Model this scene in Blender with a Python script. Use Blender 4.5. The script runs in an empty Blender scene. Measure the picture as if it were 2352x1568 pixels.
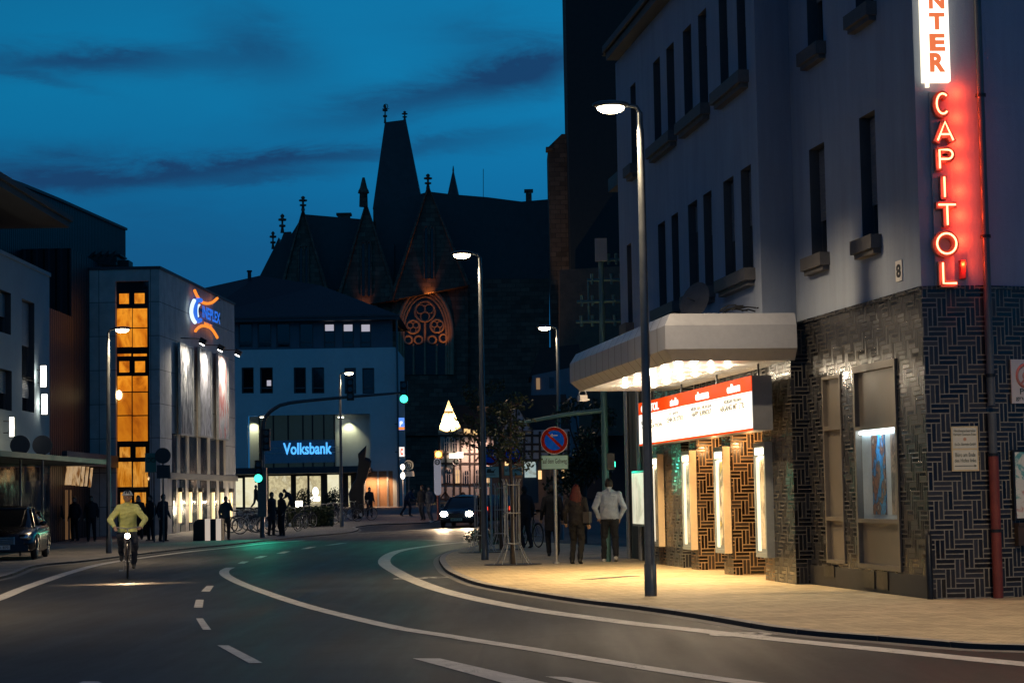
import bpy, bmesh, math, random
import numpy as np
from mathutils import Vector, Matrix
random.seed(7)
R = math.radians; PI = math.pi
SC = bpy.context.scene; COL = SC.collection
# ------------------------------------------------------------------ camera model
FPX, CX, CY = 4757.0, 1176.0, 784.0
EYE = Vector((0, 0, 1.55)); PITCH = math.atan(358/4757.0); ROLL = .018
fw = Vector((0, math.cos(PITCH), math.sin(PITCH)))
r0 = Vector((1, 0, 0)); u0_ = Vector((0, -math.sin(PITCH), math.cos(PITCH)))
RT = r0*math.cos(ROLL) - u0_*math.sin(ROLL); UP = r0*math.sin(ROLL) + u0_*math.cos(ROLL)
def ray(px, py): return fw + RT*((px-CX)/FPX) - UP*((py-CY)/FPX)
def at(px, py, Y):
    d = ray(px, py); return EYE + d*(Y/d.y)
def gz(x, y): return .06+max(0.0, min(y, 420.0)-80.0)*.0138
def on_ground(px, py, h=0.0):
    if h > .09: h -= .06
    d = ray(px, py); z = h+.06
    for _ in range(12):
        t = (z-EYE.z)/d.z if abs(d.z) > 1e-6 else 400
        if t < 0 or t > 600: t = 250
        p = EYE + d*t; z2 = gz(p.x, p.y)+h
        z = z*.4 + z2*.6
    return Vector((p.x, p.y, gz(p.x, p.y)+h))
# ------------------------------------------------------------------ materials
MATS = {}
class NT:
    def __init__(s, nt): s.nt = nt
    def n(s, t, **k):
        x = s.nt.nodes.new(t)
        for a, v in k.items(): setattr(x, a, v)
        return x
    def l(s, a, b): s.nt.links.new(a, b)
    def m(s, op, a, b=None, c=None, clamp=False):
        x = s.nt.nodes.new('ShaderNodeMath'); x.operation = op; x.use_clamp = clamp
        for i, v in enumerate((a, b, c)):
            if v is None: continue
            if isinstance(v, (int, float)): x.inputs[i].default_value = v
            else: s.l(v, x.inputs[i])
        return x.outputs[0]
    def mix(s, fac, a, b, mode='MIX'):
        x = s.nt.nodes.new('ShaderNodeMix'); x.data_type = 'RGBA'; x.blend_type = mode
        for i, v in ((0, fac), (6, a), (7, b)):
            if isinstance(v, (int, float)): x.inputs[i].default_value = v
            elif isinstance(v, (tuple, list)): x.inputs[i].default_value = (*v[:3], 1)
            else: s.l(v, x.inputs[i])
        return x.outputs[2]
    def noise(s, vec, scale, detail=4, rough=.55, dist=0):
        x = s.nt.nodes.new('ShaderNodeTexNoise'); x.inputs['Scale'].default_value = scale
        x.inputs['Detail'].default_value = detail; x.inputs['Roughness'].default_value = rough
        x.inputs['Distortion'].default_value = dist
        if vec is not None: s.l(vec, x.inputs['Vector'])
        return x.outputs['Fac']
    def ramp(s, fac, stops):
        x = s.nt.nodes.new('ShaderNodeValToRGB'); e = x.color_ramp.elements
        while len(e) < len(stops): e.new(.5)
        for q, (p, c) in zip(e, stops):
            q.position = p; q.color = (*c, 1) if len(c) == 3 else c
        s.l(fac, x.inputs[0]); return x.outputs[0]
    def sep(s, v):
        x = s.nt.nodes.new('ShaderNodeSeparateXYZ'); s.l(v, x.inputs[0]); return x.outputs
    def comb(s, a, b, c=0):
        x = s.nt.nodes.new('ShaderNodeCombineXYZ')
        for i, v in enumerate((a, b, c)):
            if isinstance(v, (int, float)): x.inputs[i].default_value = v
            else: s.l(v, x.inputs[i])
        return x.outputs[0]
def newmat(name):
    m = bpy.data.materials.new(name); m.use_nodes = True
    t = NT(m.node_tree); b = m.node_tree.nodes['Principled BSDF']
    return m, t, b
def M(name, col=(.5, .5, .5), rough=.6, metal=0, var=.15, vs=2.5, bump=0, bs=40, emit=None, es=0, spec=.5, trans=0, alpha=1):
    if name in MATS: return MATS[name]
    m, t, b = newmat(name); MATS[name] = m
    tc = t.n('ShaderNodeTexCoord').outputs['Object']
    if var > 0:
        f = t.noise(tc, vs, 6, .6); f2 = t.noise(tc, vs*9, 3, .6)
        f = t.m('ADD', t.m('MULTIPLY', f, .65), t.m('MULTIPLY', f2, .35))
        f = t.m('MULTIPLY_ADD', f, 2.6, -.8, clamp=True)
        c = t.mix(f, tuple(v*(1-var) for v in col), tuple(min(1, v*(1+var)) for v in col))
        t.l(c, b.inputs['Base Color'])
        rr = t.m('MULTIPLY_ADD', f, .18, rough-.09, clamp=True); t.l(rr, b.inputs['Roughness'])
    else:
        b.inputs['Base Color'].default_value = (*col, 1); b.inputs['Roughness'].default_value = rough
    b.inputs['Metallic'].default_value = metal
    b.inputs['Specular IOR Level'].default_value = spec
    if trans: b.inputs['Transmission Weight'].default_value = trans
    if emit:
        b.inputs['Emission Color'].default_value = (*emit, 1); b.inputs['Emission Strength'].default_value = es
    if bump:
        bn = t.n('ShaderNodeBump'); bn.inputs['Strength'].default_value = bump; bn.inputs['Distance'].default_value = .02
        t.l(t.noise(tc, bs, 3), bn.inputs['Height']); t.l(bn.outputs[0], b.inputs['Normal'])
    return m
def uvco(t): return t.n('ShaderNodeUVMap').outputs['UV']
def tile_mat(name, unit=.17, brick=(.022, .024, .032), line=(.34, .31, .28), lw=.07):
    m, t, b = newmat(name); MATS[name] = m
    x, y, _ = t.sep(uvco(t))
    x = t.m('DIVIDE', x, unit); y = t.m('DIVIDE', y, unit)
    i = t.m('FLOOR', x); j = t.m('FLOOR', y)
    k = t.m('FLOORED_MODULO', t.m('SUBTRACT', i, j), 4) if False else t.m('MODULO', t.m('ADD', t.m('SUBTRACT', i, j), 4000), 4)
    fx = t.m('SUBTRACT', x, i); fy = t.m('SUBTRACT', y, j)
    hor = t.m('LESS_THAN', k, 1.5)                       # k 0,1 horizontal pair, 2,3 vertical pair
    # long coordinate inside the 2x1 block, short coordinate
    lx = t.m('ADD', fx, t.m('SUBTRACT', k, 0)); lyv = t.m('ADD', fy, t.m('SUBTRACT', 3, k))
    long_ = t.m('ADD', t.m('MULTIPLY', hor, lx), t.m('MULTIPLY', t.m('SUBTRACT', 1, hor), lyv))
    short = t.m('ADD', t.m('MULTIPLY', hor, fy), t.m('MULTIPLY', t.m('SUBTRACT', 1, hor), fx))
    dl = t.m('MINIMUM', t.m('ABSOLUTE', long_), t.m('ABSOLUTE', t.m('SUBTRACT', 2, long_)))
    s2 = t.m('FRACT', t.m('MULTIPLY', short, 2)); ds = t.m('MULTIPLY', t.m('MINIMUM', s2, t.m('SUBTRACT', 1, s2)), .5)
    d = t.m('MINIMUM', dl, ds)
    tc = t.n('ShaderNodeTexCoord').outputs['Object']
    wob = t.m('MULTIPLY_ADD', t.noise(tc, 30, 2), .05, -.025)
    g = t.m('SUBTRACT', 1, t.m('DIVIDE', t.m('SUBTRACT', t.m('ADD', d, wob), lw*.55), lw*.45), clamp=True)
    # per brick tone
    bid = t.n('ShaderNodeTexWhiteNoise'); bid.noise_dimensions = '3D'
    t.l(t.comb(t.m('SUBTRACT', i, t.m('MULTIPLY', hor, k)), t.m('SUBTRACT', j, t.m('MULTIPLY', t.m('SUBTRACT', 1, hor), t.m('SUBTRACT', 3, k))), t.m('FLOOR', t.m('MULTIPLY', short, 2))), bid.inputs['Vector'])
    c1 = t.mix(bid.outputs['Value'], tuple(v*.5 for v in brick), tuple(v*1.8 for v in brick))
    ln = t.mix(t.noise(tc, 6, 5), tuple(v*.45 for v in line), tuple(v*1.2 for v in line))
    t.l(t.mix(g, c1, ln), b.inputs['Base Color'])
    t.l(t.m('ADD', t.m('MULTIPLY_ADD', g, .6, .13), t.m('MULTIPLY', bid.outputs['Value'], .22)), b.inputs['Roughness'])
    b.inputs['Specular IOR Level'].default_value = .42
    bn = t.n('ShaderNodeBump'); bn.inputs['Strength'].default_value = .35; bn.inputs['Distance'].default_value = .01
    t.l(t.m('ADD', t.m('SUBTRACT', t.m('MULTIPLY', bid.outputs['Value'], .5), g), t.m('MULTIPLY', t.noise(tc, 9, 2), .5)), bn.inputs['Height']); t.l(bn.outputs[0], b.inputs['Normal'])
    return m
def rib_mat(name, col, period=.4, rough=.5, depth=.03):
    m, t, b = newmat(name); MATS[name] = m
    x, y, _ = t.sep(uvco(t)); tc = t.n('ShaderNodeTexCoord').outputs['Object']
    w = t.m('ABSOLUTE', t.m('SUBTRACT', t.m('FRACT', t.m('DIVIDE', x, period)), .5))
    w2 = t.m('MULTIPLY', t.m('SUBTRACT', w, .2, clamp=True), 6, clamp=True)
    t.l(t.mix(t.noise(tc, 1.2, 5), tuple(v*.7 for v in col), tuple(v*1.25 for v in col)), b.inputs['Base Color'])
    b.inputs['Roughness'].default_value = rough
    bn = t.n('ShaderNodeBump'); bn.inputs['Strength'].default_value = 1; bn.inputs['Distance'].default_value = depth
    b.inputs['Specular IOR Level'].default_value = .15; t.l(w2, bn.inputs['Height']); t.l(bn.outputs[0], b.inputs['Normal']); return m
def panel_mat(name, col, px=1.2, py=1.5, line=.012, var=.12, rough=.6, lcol=None, off=0.0):
    m, t, b = newmat(name); MATS[name] = m
    tc = t.n('ShaderNodeTexCoord').outputs['Object']
    br = t.n('ShaderNodeTexBrick'); t.l(uvco(t), br.inputs['Vector']); br.offset = off
    br.inputs['Scale'].default_value = 1; br.inputs['Brick Width'].default_value = px; br.inputs['Row Height'].default_value = py
    br.inputs['Mortar Size'].default_value = line; br.inputs['Mortar Smooth'].default_value = .2
    br.inputs['Color1'].default_value = (*[v*(1-var) for v in col], 1); br.inputs['Color2'].default_value = (*[v*(1+var) for v in col], 1)
    br.inputs['Mortar'].default_value = (*(lcol or [v*.35 for v in col]), 1)
    f = t.m('MULTIPLY_ADD', t.noise(tc, 1.7, 6, .65), 1.0, .5)
    t.l(t.mix(1, br.outputs['Color'], t.comb(f, f, f), 'MULTIPLY'), b.inputs['Base Color'])
    b.inputs['Roughness'].default_value = rough
    bn = t.n('ShaderNodeBump'); bn.inputs['Strength'].default_value = .4; bn.inputs['Distance'].default_value = .01
    t.l(t.m('SUBTRACT', t.m('MULTIPLY', t.noise(tc, 60, 3), .4), br.outputs['Fac']), bn.inputs['Height']); t.l(bn.outputs[0], b.inputs['Normal'])
    return m
def emis(name, col, s): return M(name, (.02, .02, .02), .5, var=0, emit=col, es=s)
def pic_mat(name, cols, scale=1.5, emit=0, stretch=(1, 1), rough=.35, thr=None, seed=0):
    """poster / lit interior: blotches of several colours, emission optional"""
    m, t, b = newmat(name); MATS[name] = m
    x, y, _ = t.sep(uvco(t)); v = t.comb(t.m('MULTIPLY', x, stretch[0]), t.m('MULTIPLY', y, stretch[1]), seed)
    f = t.noise(v, scale, 5, .6, .4); n = len(cols)
    c = t.ramp(t.m('MULTIPLY_ADD', f, 2.2, -.6, clamp=True), [((k+.5)/n, q) for k, q in enumerate(cols)])
    t.l(c, b.inputs['Base Color']); b.inputs['Roughness'].default_value = rough
    if emit:
        t.l(c, b.inputs['Emission Color']); b.inputs['Emission Strength'].default_value = emit
        t.l(t.mix(.9, c, (0, 0, 0)), b.inputs['Base Color'])
    return m
# ------------------------------------------------------------------ mesh builder
class MB:
    def __init__(s): s.v = []; s.f = []; s.mi = []; s.sm = []
    def add(s, vs, fs, mi=0, smooth=False):
        o = len(s.v); s.v += [Vector(p) for p in vs]
        for f in fs: s.f.append([o+i for i in f]); s.mi.append(mi); s.sm.append(smooth)
        return s
    def hexa(s, p, mi=0):       # 8 points: bottom 4 ccw, top 4 ccw
        return s.add(p, [(3, 2, 1, 0), (4, 5, 6, 7), (0, 1, 5, 4), (1, 2, 6, 5), (2, 3, 7, 6), (3, 0, 4, 7)], mi)
    def box(s, c, d, rz=0, mi=0, tilt=None):
        hx, hy, hz = d[0]/2, d[1]/2, d[2]/2; q = []
        m = Matrix.Rotation(rz, 3, 'Z')
        if tilt is not None: m = m @ tilt
        for z in (-hz, hz):
            for x, y in ((-hx, -hy), (hx, -hy), (hx, hy), (-hx, hy)): q.append(Vector(c)+m @ Vector((x, y, z)))
        return s.hexa(q, mi)
    def ring(s, c, ax, r, n, ry=None, x0=None):
        ax = Vector(ax).normalized(); a = x0 or (Vector((0, 0, 1)) if abs(ax.z) < .9 else Vector((1, 0, 0)))
        x = (Vector(a)-ax*ax.dot(Vector(a))).normalized(); y = ax.cross(x); ry = r if ry is None else ry
        return [Vector(c)+x*(r*math.cos(2*PI*i/n))+y*(ry*math.sin(2*PI*i/n)) for i in range(n)]
    def loft(s, rings, cap=True, mi=0, smooth=True, closed=False):
        n = len(rings[0]); vs = [p for r in rings for p in r]; fs = []; m = len(rings)
        for k in range(m if closed else m-1):
            for i in range(n):
                a, b = k*n+i, k*n+(i+1) % n; c, d = ((k+1) % m)*n+(i+1) % n, ((k+1) % m)*n+i
                fs.append((a, b, c, d))
        s.add(vs, fs, mi, smooth)
        if cap and not closed:
            s.add(rings[0], [tuple(range(n))[::-1]], mi); s.add(rings[-1], [tuple(range(n))], mi)
        return s
    def tube(s, pts, r, n=8, mi=0, cap=True):
        pts = [Vector(p) for p in pts]; rs = r if isinstance(r, (list, tuple)) else [r]*len(pts); rings = []
        ref = None
        for i, p in enumerate(pts):
            a = (pts[min(i+1, len(pts)-1)]-pts[max(i-1, 0)]).normalized()
            if ref is None: ref = Vector((0, 0, 1)) if abs(a.z) < .9 else Vector((1, 0, 0))
            x = (ref-a*a.dot(ref)).normalized(); ref = x; y = a.cross(x)
            rings.append([p+x*(rs[i]*math.cos(2*PI*k/n))+y*(rs[i]*math.sin(2*PI*k/n)) for k in range(n)])
        return s.loft(rings, cap, mi)
    def torus(s, c, ax, R1, r, n=24, k=6, mi=0, a0=0, a1=2*PI):
        ax = Vector(ax).normalized(); q = Vector((0, 0, 1)) if abs(ax.z) < .9 else Vector((1, 0, 0))
        x = (q-ax*ax.dot(q)).normalized(); y = ax.cross(x); full = abs(a1-a0-2*PI) < 1e-6; rings = []
        for i in range(n if full else n+1):
            t = a0+(a1-a0)*i/n; d = x*math.cos(t)+y*math.sin(t)
            rings.append([Vector(c)+d*(R1+r*math.cos(2*PI*j/k))+ax*(r*math.sin(2*PI*j/k)) for j in range(k)])
        return s.loft(rings, not full, mi, closed=full)
    def disc(s, c, ax, r, th, n=28, mi=0, x0=None):
        ax = Vector(ax).normalized()
        return s.loft([s.ring(Vector(c)-ax*th/2, ax, r, n), s.ring(Vector(c)+ax*th/2, ax, r, n)], True, mi, False)
    def ball(s, c, rx, ry=None, rz=None, n=14, mi=0, rot=None):
        ry = ry or rx; rz = rz or rx; rings = []
        m = rot or Matrix.Identity(3)
        for i in range(1, n//2+1):
            t = PI*i/(n//2+1); rings.append([Vector(c)+m @ Vector((rx*math.sin(t)*math.cos(2*PI*j/n), ry*math.sin(t)*math.sin(2*PI*j/n), -rz*math.cos(t))) for j in range(n)])
        s.loft(rings, False, mi); o = len(s.v)
        s.add(rings[0]+[Vector(c)+m @ Vector((0, 0, -rz))], [((j+1) % n, j, n) for j in range(n)], mi, True)
        s.add(rings[-1]+[Vector(c)+m @ Vector((0, 0, rz))], [(j, (j+1) % n, n) for j in range(n)], mi, True)
        return s
    def prism(s, poly, ext, mi=0):     # poly: planar list of 3D pts, ext: vector
        n = len(poly); a = [Vector(p) for p in poly]; b = [p+Vector(ext) for p in a]
        return s.add(a+b, [tuple(range(n))[::-1], tuple(range(n, 2*n))]+[(i, (i+1) % n, n+(i+1) % n, n+i) for i in range(n)], mi)
class Fr:                               # vertical wall frame: u along the wall, z up, n outwards
    def __init__(s, o, d, flip=False):
        s.o = Vector((o[0], o[1], 0)); s.d = Vector((d[0], d[1], 0)).normalized()
        s.n = Vector((s.d.y, -s.d.x, 0))*(-1 if flip else 1)
    def p(s, u, z, n=0): return s.o+s.d*u+s.n*n+Vector((0, 0, z))
    def uz(s, px, py, n=0):
        d = ray(px, py); o = s.o+s.n*n
        t = (o-EYE).dot(s.n)/d.dot(s.n); q = EYE+d*t
        return (q-s.o).dot(s.d), q.z
    def box(s, mb, u0, u1, z0, z1, n0, n1, mi=0):
        return mb.hexa([s.p(u0, z0, n0), s.p(u1, z0, n0), s.p(u1, z0, n1), s.p(u0, z0, n1), s.p(u0, z1, n0), s.p(u1, z1, n0), s.p(u1, z1, n1), s.p(u0, z1, n1)], mi)
    def wall(s, mb, u0, u1, z0, z1, holes, depth=.15, mi=0, n=0, rmi=None):
        us = sorted({u0, u1, *[h[0] for h in holes], *[h[1] for h in holes]}); zs = sorted({z0, z1, *[h[2] for h in holes], *[h[3] for h in holes]})
        us = [u for u in us if u0 <= u <= u1]; zs = [z for z in zs if z0 <= z <= z1]
        for a, b in zip(us, us[1:]):
            for c, d in zip(zs, zs[1:]):
                um, zm = (a+b)/2, (c+d)/2
                if any(h[0] < um < h[1] and h[2] < zm < h[3] for h in holes): continue
                mb.add([s.p(a, c, n), s.p(b, c, n), s.p(b, d, n), s.p(a, d, n)], [(0, 1, 2, 3)], mi)
        for a, b, c, d in holes:
            q = [(a, c), (b, c), (b, d), (a, d)]
            for k in range(4):
                (ua, za), (ub, zb) = q[k], q[(k+1) % 4]
                mb.add([s.p(ua, za, n), s.p(ub, zb, n), s.p(ub, zb, n-depth), s.p(ua, za, n-depth)], [(3, 2, 1, 0)], mi if rmi is None else rmi)
        return mb
def setp(o, label=None, cat=None, group=None, kind=None):
    if label: o['label'] = label
    if cat: o['category'] = cat
    if group: o['group'] = group
    if kind: o['kind'] = kind
    return o
def mesh_of(name, mb, mats, off=Vector((0, 0, 0)), uv=True):
    me = bpy.data.meshes.new(name); me.from_pydata([v-off for v in mb.v], [], mb.f)
    for m in (mats if isinstance(mats, (list, tuple)) else [mats]): me.materials.append(m)
    me.polygons.foreach_set('material_index', mb.mi); me.polygons.foreach_set('use_smooth', mb.sm)
    if uv:
        ul = me.uv_layers.new(name='UVMap'); Z = Vector((0, 0, 1))
        for p in me.polygons:
            nn = p.normal
            if abs(nn.z) > .8: ta, tb = Vector((1, 0, 0)), Vector((0, 1, 0))
            else: ta = Z.cross(nn).normalized(); tb = Z
            for li in p.loop_indices:
                c = me.vertices[me.loops[li].vertex_index].co+off; ul.data[li].uv = (c.dot(ta), c.dot(tb))
    me.update(); return me
def ob(name, mb, mats, parent=None, world=False, **k):
    off = Vector(parent.location) if (parent and world) else Vector((0, 0, 0))
    if world and parent and parent.get('_woff'): off = Vector(parent['_woff'])
    o = bpy.data.objects.new(name, mesh_of(name, mb, mats, off)); COL.objects.link(o)
    if parent:
        o.parent = parent
        if world and parent.type == 'MESH': pass
    return setp(o, **k)
def thing(name, label, cat, loc=(0, 0, 0), rz=0, group=None):
    o = bpy.data.objects.new(name, None); COL.objects.link(o); o.location = loc; o.rotation_euler = (0, 0, rz)
    o.empty_display_size = .2
    return setp(o, label, cat, group)
def solo(name, mb, mats, label, cat, group=None, loc=None):
    """one-mesh thing given in world coordinates, origin moved to loc"""
    off = Vector(loc) if loc is not None else Vector((sum(v.x for v in mb.v)/len(mb.v), sum(v.y for v in mb.v)/len(mb.v), min(v.z for v in mb.v)))
    o = bpy.data.objects.new(name, mesh_of(name, mb, mats, off)); o.location = off; COL.objects.link(o)
    return setp(o, label, cat, group)
def sub(name, mb, mats, parent, root, **k):
    """sub-part in world coordinates under a part whose local space is root's"""
    o = bpy.data.objects.new(name, mesh_of(name, mb, mats, Vector(root.location))); COL.objects.link(o); o.parent = parent
    return setp(o, **k)
def dup(rt, loc, rz=None, label=None, scale=None):
    def cp(o, par):
        c = o.copy(); COL.objects.link(c); c.parent = par
        for ch in list(o.children): cp(ch, c)
        return c
    r = cp(rt, None); r.location = loc
    if rz is not None: r.rotation_euler = (0, 0, rz)
    if label: r['label'] = label
    if scale: r.scale = (scale,)*3
    return r
def text_mb(st, F, u0, u1, z0, z1, n, th, mb=None, mi=0, offset=0.0, flipu=False, shear=0):
    cu = bpy.data.curves.new('t', 'FONT'); cu.body = st; cu.extrude = .02; cu.offset = offset; cu.shear = shear; cu.resolution_u = 4
    o = bpy.data.objects.new('t', cu); me = bpy.data.meshes.new_from_object(o)
    vs = [v.co.copy() for v in me.vertices]; fs = [tuple(p.vertices) for p in me.polygons]
    bpy.data.objects.remove(o); bpy.data.curves.remove(cu); bpy.data.meshes.remove(me)
    if not vs: return mb or MB()
    xa, xb = min(v.x for v in vs), max(v.x for v in vs); ya, yb = min(v.y for v in vs), max(v.y for v in vs)
    mb = mb or MB()
    q = [F.p(u0+(u1-u0)*((v.x-xa)/(xb-xa) if not flipu else 1-(v.x-xa)/(xb-xa)), z0+(z1-z0)*(v.y-ya)/max(yb-ya, 1e-6), n+(th if v.z > 0 else 0)) for v in vs]
    return mb.add(q, fs, mi)
def light(kind, name, loc, energy, col, parent=None, **k):
    l = bpy.data.lights.new(name, kind); l.energy = energy; l.color = col
    rot = k.pop('rot', None); sc = k.pop('scale', None)
    for a, v in k.items(): setattr(l, a, v)
    o = bpy.data.objects.new(name, l); COL.objects.link(o); o.location = loc
    if rot is not None: o.rotation_euler = rot
    if sc: o.scale = sc
    if parent: o.parent = parent
    return o
def aim(v): return Vector(v).to_track_quat('-Z', 'Y').to_euler()
# ------------------------------------------------------------------ curves on the ground
def smooth(pts, step=.6):
    P = [Vector(p) for p in pts]; out = []
    for i in range(len(P)-1):
        a, b, c, d = P[max(i-1, 0)], P[i], P[i+1], P[min(i+2, len(P)-1)]
        n = max(2, int((c-b).length/step))
        for k in range(n):
            t = k/n; out.append(.5*((2*b)+(c-a)*t+(2*a-5*b+4*c-d)*t*t+(3*b-a-3*c+d)*t**3))
    return out+[P[-1]]
def offs(line, w):
    out = []
    for i, p in enumerate(line):
        d = (line[min(i+1, len(line)-1)]-line[max(i-1, 0)]); d.z = 0; d.normalize(); out.append(p+Vector((-d.y, d.x, 0))*w)
    return out
def zset(line, h):
    if h > .09: h -= .06
    return [Vector((p.x, p.y, gz(p.x, p.y)+h)) for p in line]
def strip(mb, A, B, mi=0):
    n = len(A); return mb.add(A+B, [(i, i+1, n+i+1, n+i) for i in range(n-1)], mi)
def sheet(name, poly, h, mat, skirt=.2):
    if h > .09: h -= .06
    bm = bmesh.new(); vs = [bm.verts.new((p[0], p[1], 0)) for p in poly]; f = bm.faces.new(vs); f.normal_update()
    if f.normal.z < 0: f.normal_flip()
    ys = [p[1] for p in poly]
    for y in np.arange(80, min(max(ys), 430), 20):
        bmesh.ops.bisect_plane(bm, geom=bm.verts[:]+bm.edges[:]+bm.faces[:], plane_co=(0, float(y), 0), plane_no=(0, 1, 0))
    bmesh.ops.triangulate(bm, faces=bm.faces[:])
    for v in bm.verts: v.co.z = gz(v.co.x, v.co.y)+h
    me = bpy.data.meshes.new(name); bm.to_mesh(me); bm.free(); me.materials.append(mat)
    o = bpy.data.objects.new(name, me); COL.objects.link(o); o['kind'] = 'structure'; return o
# ------------------------------------------------------------------ world sky
def build_sky():
    w = bpy.data.worlds.new('World'); SC.world = w; w.use_nodes = True; t = NT(w.node_tree)
    bg = w.node_tree.nodes['Background']
    g = t.n('ShaderNodeTexCoord').outputs['Generated']; x, y, z = t.sep(g)
    yy = t.m('MAXIMUM', t.m('ABSOLUTE', y), .05)
    s = t.m('DIVIDE', x, yy); e = t.m('DIVIDE', z, yy)
    n1 = t.noise(t.comb(t.m('MULTIPLY', s, 18), t.m('MULTIPLY', e, 60), 3), 1.0, 9, .68, .5)
    n2 = t.noise(t.comb(t.m('MULTIPLY', s, 5), t.m('MULTIPLY', e, 16), 9), 1.0, 5, .55, .3)
    U = t.m('ADD', t.m('MULTIPLY_ADD', s, 4757, 1176), t.m('MULTIPLY_ADD', n2, 260, -130))
    V = t.m('SUBTRACT', t.m('SUBTRACT', 1142, t.m('MULTIPLY', s, 85)), t.m('MULTIPLY', e, 4757))
    V = t.m('ADD', V, t.m('MULTIPLY_ADD', n1, 110, -55))
    dark = None
    for cx, cy, a, b, sl, k in ((180, 130, 320, 36, 0, .72), (600, 95, 150, 85, .3, .42), (1010, 205, 340, 50, -.22, .66), (1180, 90, 160, 62, .1, .36), (1215, 160, 120, 52, -.1, .38),
                                (560, 372, 580, 26, -.1, .74), (60, 385, 300, 50, 0, .55), (620, 402, 170, 14, -.05, .4), (60, 175, 150, 12, .2, .3), (300, 560, 700, 130, 0, .25)):
        du = t.m('DIVIDE', t.m('SUBTRACT', U, cx), a)
        dv = t.m('DIVIDE', t.m('SUBTRACT', t.m('SUBTRACT', V, cy), t.m('MULTIPLY', t.m('SUBTRACT', U, cx), sl)), b)
        q = t.m('MULTIPLY', t.m('EXPONENT', t.m('MULTIPLY', t.m('ADD', t.m('MULTIPLY', du, du), t.m('MULTIPLY', dv, dv)), -1)), k)
        dark = q if dark is None else t.m('ADD', dark, q)
    dark = t.m('MULTIPLY', dark, t.m('MULTIPLY_ADD', n1, 1.2, .4), clamp=True)
    dark = t.m('ADD', t.m('MULTIPLY', dark, 1.15), t.m('MULTIPLY', t.m('SUBTRACT', n2, .35, clamp=True), .35), clamp=True)
    base = t.ramp(t.m('MULTIPLY', e, 1.0, clamp=True), [(0, (.004, .048, .125)), (.09, (.004, .066, .172)), (.15, (.003, .105, .245)), (.20, (.003, .130, .280)), (.26, (.003, .120, .262)), (.5, (.008, .050, .13)), (1, (.010, .036, .095))])
    side = t.m('MINIMUM', t.m('MAXIMUM', t.m('MULTIPLY_ADD', s, .75, 1.05), .72), 1.15); base = t.mix(1, base, t.comb(side, side, side), 'MULTIPLY')
    c = t.mix(dark, base, (.006, .036, .100))
    # a low, very weak dusk sky from the sky model on top
    sk = t.n('ShaderNodeTexSky'); sk.sky_type = 'NISHITA'; sk.sun_disc = False; sk.sun_elevation = R(-4); sk.sun_rotation = R(-70)
    sk2 = t.mix(1, sk.outputs[0], (.004, .004, .004), 'MULTIPLY')
    c = t.mix(1, c, sk2, 'ADD')
    back = t.m('MULTIPLY_ADD', t.m('GREATER_THAN', y, -.15), -.15, 1.0); back = t.m('SUBTRACT', 1.0, t.m('MULTIPLY', t.m('GREATER_THAN', e, .5), .25)); c = t.mix(1, c, t.comb(back, back, back), 'MULTIPLY')
    t.l(c, bg.inputs['Color']); bg.inputs['Strength'].default_value = SKYK
SKYK = 1.46
build_sky()
cam = bpy.data.cameras.new('camera'); co = bpy.data.objects.new('camera', cam); COL.objects.link(co)
cam.sensor_width = 36; cam.lens = FPX/2352*36; cam.clip_start = .5; cam.clip_end = 3000
m3 = Matrix((RT, UP, -fw)).transposed(); co.matrix_world = Matrix.Translation(EYE) @ m3.to_4x4()
SC.camera = co
SC.view_settings.view_transform = 'Standard'; SC.view_settings.look = 'None'; SC.view_settings.gamma = 1; SC.view_settings.exposure = 0
SC.render.resolution_x = 1024; SC.render.resolution_y = 682
try: SC.cycles.use_light_tree = True
except Exception: pass
# one weak sun: the last glow left in the west
light('SUN', 'dusk_glow', (0, 0, 50), .03, (.45, .6, 1), angle=R(20), rot=aim((.7, .5, -.5)))
# ------------------------------------------------------------------ ground materials
def road_mat():
    m, t, b = newmat('asphalt'); tc = t.n('ShaderNodeTexCoord').outputs['Object']; x, y, z = t.sep(tc)
    f = t.noise(tc, .35, 6, .65, .4); g = t.noise(tc, 60, 3, .7); st = t.noise(t.comb(t.m('MULTIPLY', x, 1.8), t.m('MULTIPLY', y, .12)), 1.3, 5, .6)
    vc = t.n('ShaderNodeTexVoronoi'); vc.inputs['Scale'].default_value = .13; t.l(tc, vc.inputs['Vector']); pt, _, _2 = t.sep(vc.outputs['Color']); f = t.m('ADD', f, t.m('MULTIPLY', t.m('SUBTRACT', pt, .5), .22)); g = t.m('ADD', t.m('MULTIPLY', g, .6), t.m('MULTIPLY', t.noise(tc, 9, 4, .7), .4))
    v = t.m('ADD', t.m('ADD', t.m('MULTIPLY', f, .5), t.m('MULTIPLY', g, .55)), t.m('MULTIPLY', st, .22))
    c = t.ramp(v, [(.36, (.005, .005, .005)), (.58, (.016, .015, .0145)), (.80, (.046, .043, .039))])
    vo = t.n('ShaderNodeTexVoronoi'); vo.feature = 'DISTANCE_TO_EDGE'; vo.inputs['Scale'].default_value = .16; t.l(t.mix(.12, tc, t.n('ShaderNodeTexNoise').outputs['Color']), vo.inputs['Vector'])
    cr = t.m('LESS_THAN', vo.outputs['Distance'], .0035)
    t.l(t.mix(t.m('MULTIPLY', cr, .6), c, (.008, .008, .009)), b.inputs['Base Color'])
    t.l(t.m('MULTIPLY_ADD', st, .35, .42), b.inputs['Roughness']); b.inputs['Specular IOR Level'].default_value = .28
    bn = t.n('ShaderNodeBump'); bn.inputs['Strength'].default_value = .55; bn.inputs['Distance'].default_value = .012
    t.l(t.m('ADD', g, t.m('MULTIPLY', f, .5)), bn.inputs['Height']); t.l(bn.outputs[0], b.inputs['Normal']); return m
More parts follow.
